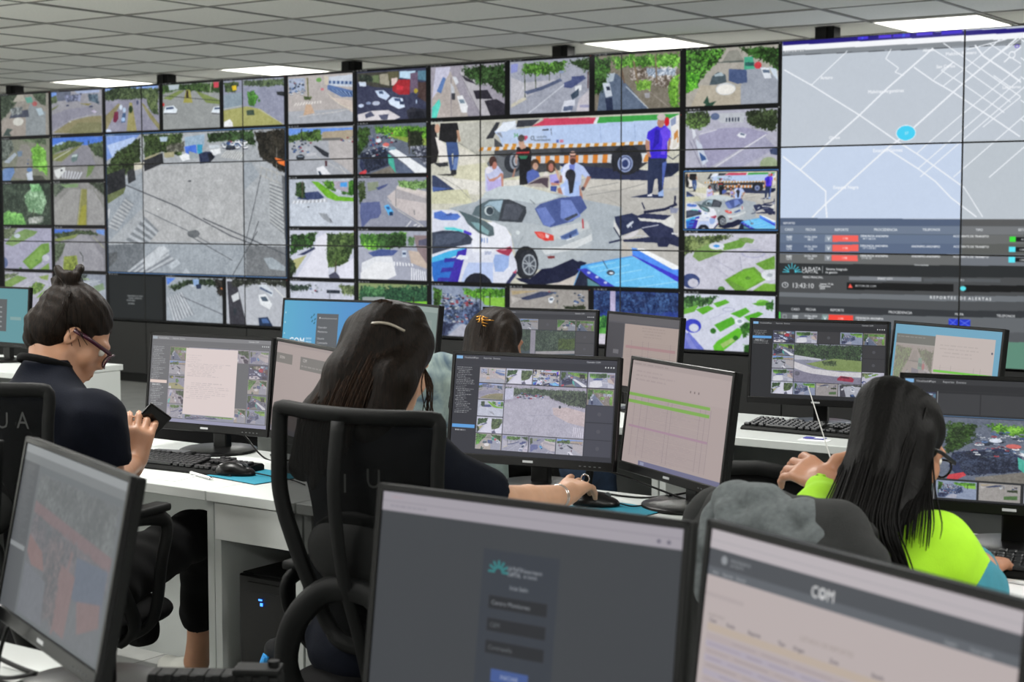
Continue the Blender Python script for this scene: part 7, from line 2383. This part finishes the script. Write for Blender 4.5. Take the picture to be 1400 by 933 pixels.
# thin white lead rising beside her head to the back-row monitor
bm = BM(); tube(bm, [(9.69, -4.78, .915), (10.04, -5.5, .94), (10.60, -6.62, .935)], .0016, 6); o = obj('white_lead', bm, mat('white_cord', 'b8b8b4', .5), None); tag(o, 'thin white lead stretched beside the black-haired woman, up to the back-row monitor', 'cable')

# ---------------- clothes hung on the chairs ----------------
M_JDARK = mat('dark_grey_fleece', '1f2020', .95, noise=.12, nscale=60, bump=.5, bscale=400); M_JLIGHT = mat('heather_grey_fleece', '54595b', .97, noise=.2, nscale=90, bump=.5, bscale=450)
def draped(name, label, cat, c, yaw, w_, ztop, zbot, m, amp=.006, front=.10, r=.022, base=None):
    """a garment over a chair back: ridge along the top, sheets falling behind and in front"""
    bx, by = c; t = empty(name, (bx, by, ztop), yaw, label, cat)
    s = Sdf((-w_/2-.10, -.12, zbot-ztop-.03), (w_/2+.10, .14, .09), .0075, .022)
    n = 9
    for k in range(n):
        u = -1+2*k/(n-1); x = u*w_/2; dz = -.018*u*u-(.035 if abs(u) > .9 else 0)
        s.chain([(x, .0, dz), (x*1.03, -.035, dz-.035), (x*1.05, -.045, zbot-ztop)], [r+.006, r, r*.9]); s.chain([(x, .0, dz), (x*1.0, .035, dz-.03), (x*.98, .05, -front)], [r+.006, r, r*.8])
        if k: s.cap((px, 0, pz), (x, 0, dz), r+.006, r+.006)
        px, pz = x, dz
    s.noise(lambda X, Y, Z: np.sin(X*38+1.2*np.sin(Z*7))+.5*np.sin(X*75+Z*12+1)+.4*np.sin(Z*34+X*20), amp*1.4)
    obj('cloth', s.mesh('cloth'), m, t, smooth=True); return t
j = draped('jacket', 'dark grey fleece jacket hung over the chair back at right', 'jacket', (10.685, -7.055), D(-15), .36, .945, .50, M_JDARK, .003, r=.032)
bm = BM(); tube(bm, smoothpts([(.205, -.072, -.03), (.21, -.078, -.12), (.208, -.076, -.25), (.205, -.074, -.42)], 5), .0028, 6); obj('zip', bm, mat('brass_zip', '8c7a52', .35, metal=.7), j, smooth=True)
s = Sdf((-.05, -.14, -.46), (.09, .06, .05), .007, .02); s.chain([(.03, 0, -.01), (.01, -.05, -.12), (-.005, -.06, -.30), (0, -.055, -.44)], [.04, .038, .034, .03]); s.noise(FOLD, .004); o = obj('sleeve', s.mesh('sleeve'), M_JDARK, j, smooth=True, loc=(-.205, 0, 0))
def light_hoodie():
    t = empty('hoodie', (10.685, -7.065, .935), D(-15), 'light heather grey hoodie bunched on top of the dark jacket', 'hoodie')
    s = Sdf((-.15, -.16, -.22), (.23, .12, .07), .0055, .009)
    s.chain([(-.10, -.02, .02), (-.115, -.055, -.05), (-.10, -.07, -.14)], [.030, .026, .018]); s.chain([(-.09, -.01, .025), (-.03, -.015, .022), (.05, -.01, .01), (.12, -.005, -.005), (.16, .0, -.02)], [.034, .034, .032, .030, .022])
    s.chain([(-.06, -.05, .0), (-.05, -.075, -.07), (-.03, -.08, -.13)], [.034, .030, .016]); s.chain([(-.02, -.05, -.01), (.01, -.078, -.07), (.03, -.082, -.11)], [.034, .030, .016]); s.chain([(.05, -.045, -.02), (.07, -.07, -.06), (.08, -.075, -.09)], [.030, .026, .014]); s.chain([(.10, -.035, -.025), (.13, -.06, -.06)], [.026, .016]); s.ell((.0, -.03, -.03), (.11, .03, .055), k=.02)
    s.noise(lambda X, Y, Z: np.abs(np.sin(X*34+Z*22+1.5*np.sin(Z*14)))+.7*np.abs(np.sin(X*20-Z*42+2)), -.009)
    obj('cloth', s.mesh('cloth'), M_JLIGHT, t, smooth=True)
light_hoodie()
def denimmat():
    m = mat('acid_wash_denim', '5b6f7e', .92, noise=.0, bump=.4, bscale=500); nt = m.node_tree; b = nt.nodes['Principled BSDF']
    tc = nt.nodes.new('ShaderNodeTexCoord'); n = nt.nodes.new('ShaderNodeTexNoise'); n.inputs['Scale'].default_value = 6; n.inputs['Detail'].default_value = 6; n.inputs['Distortion'].default_value = 1.2
    r = nt.nodes.new('ShaderNodeValToRGB'); r.color_ramp.elements[0].position = .38; r.color_ramp.elements[1].position = .66; r.color_ramp.elements[0].color = lin('263c50'); r.color_ramp.elements[1].color = lin('8a9890')
    nt.links.new(tc.outputs['Object'], n.inputs['Vector']); nt.links.new(n.outputs[0], r.inputs[0]); nt.links.new(r.outputs[0], b.inputs['Base Color']); return m
draped('denim_jacket', 'acid-washed blue denim jacket hung over the back-row chair', 'jacket', (8.775, -5.50), D(4), .40, .985, .50, denimmat(), .003, r=.028)
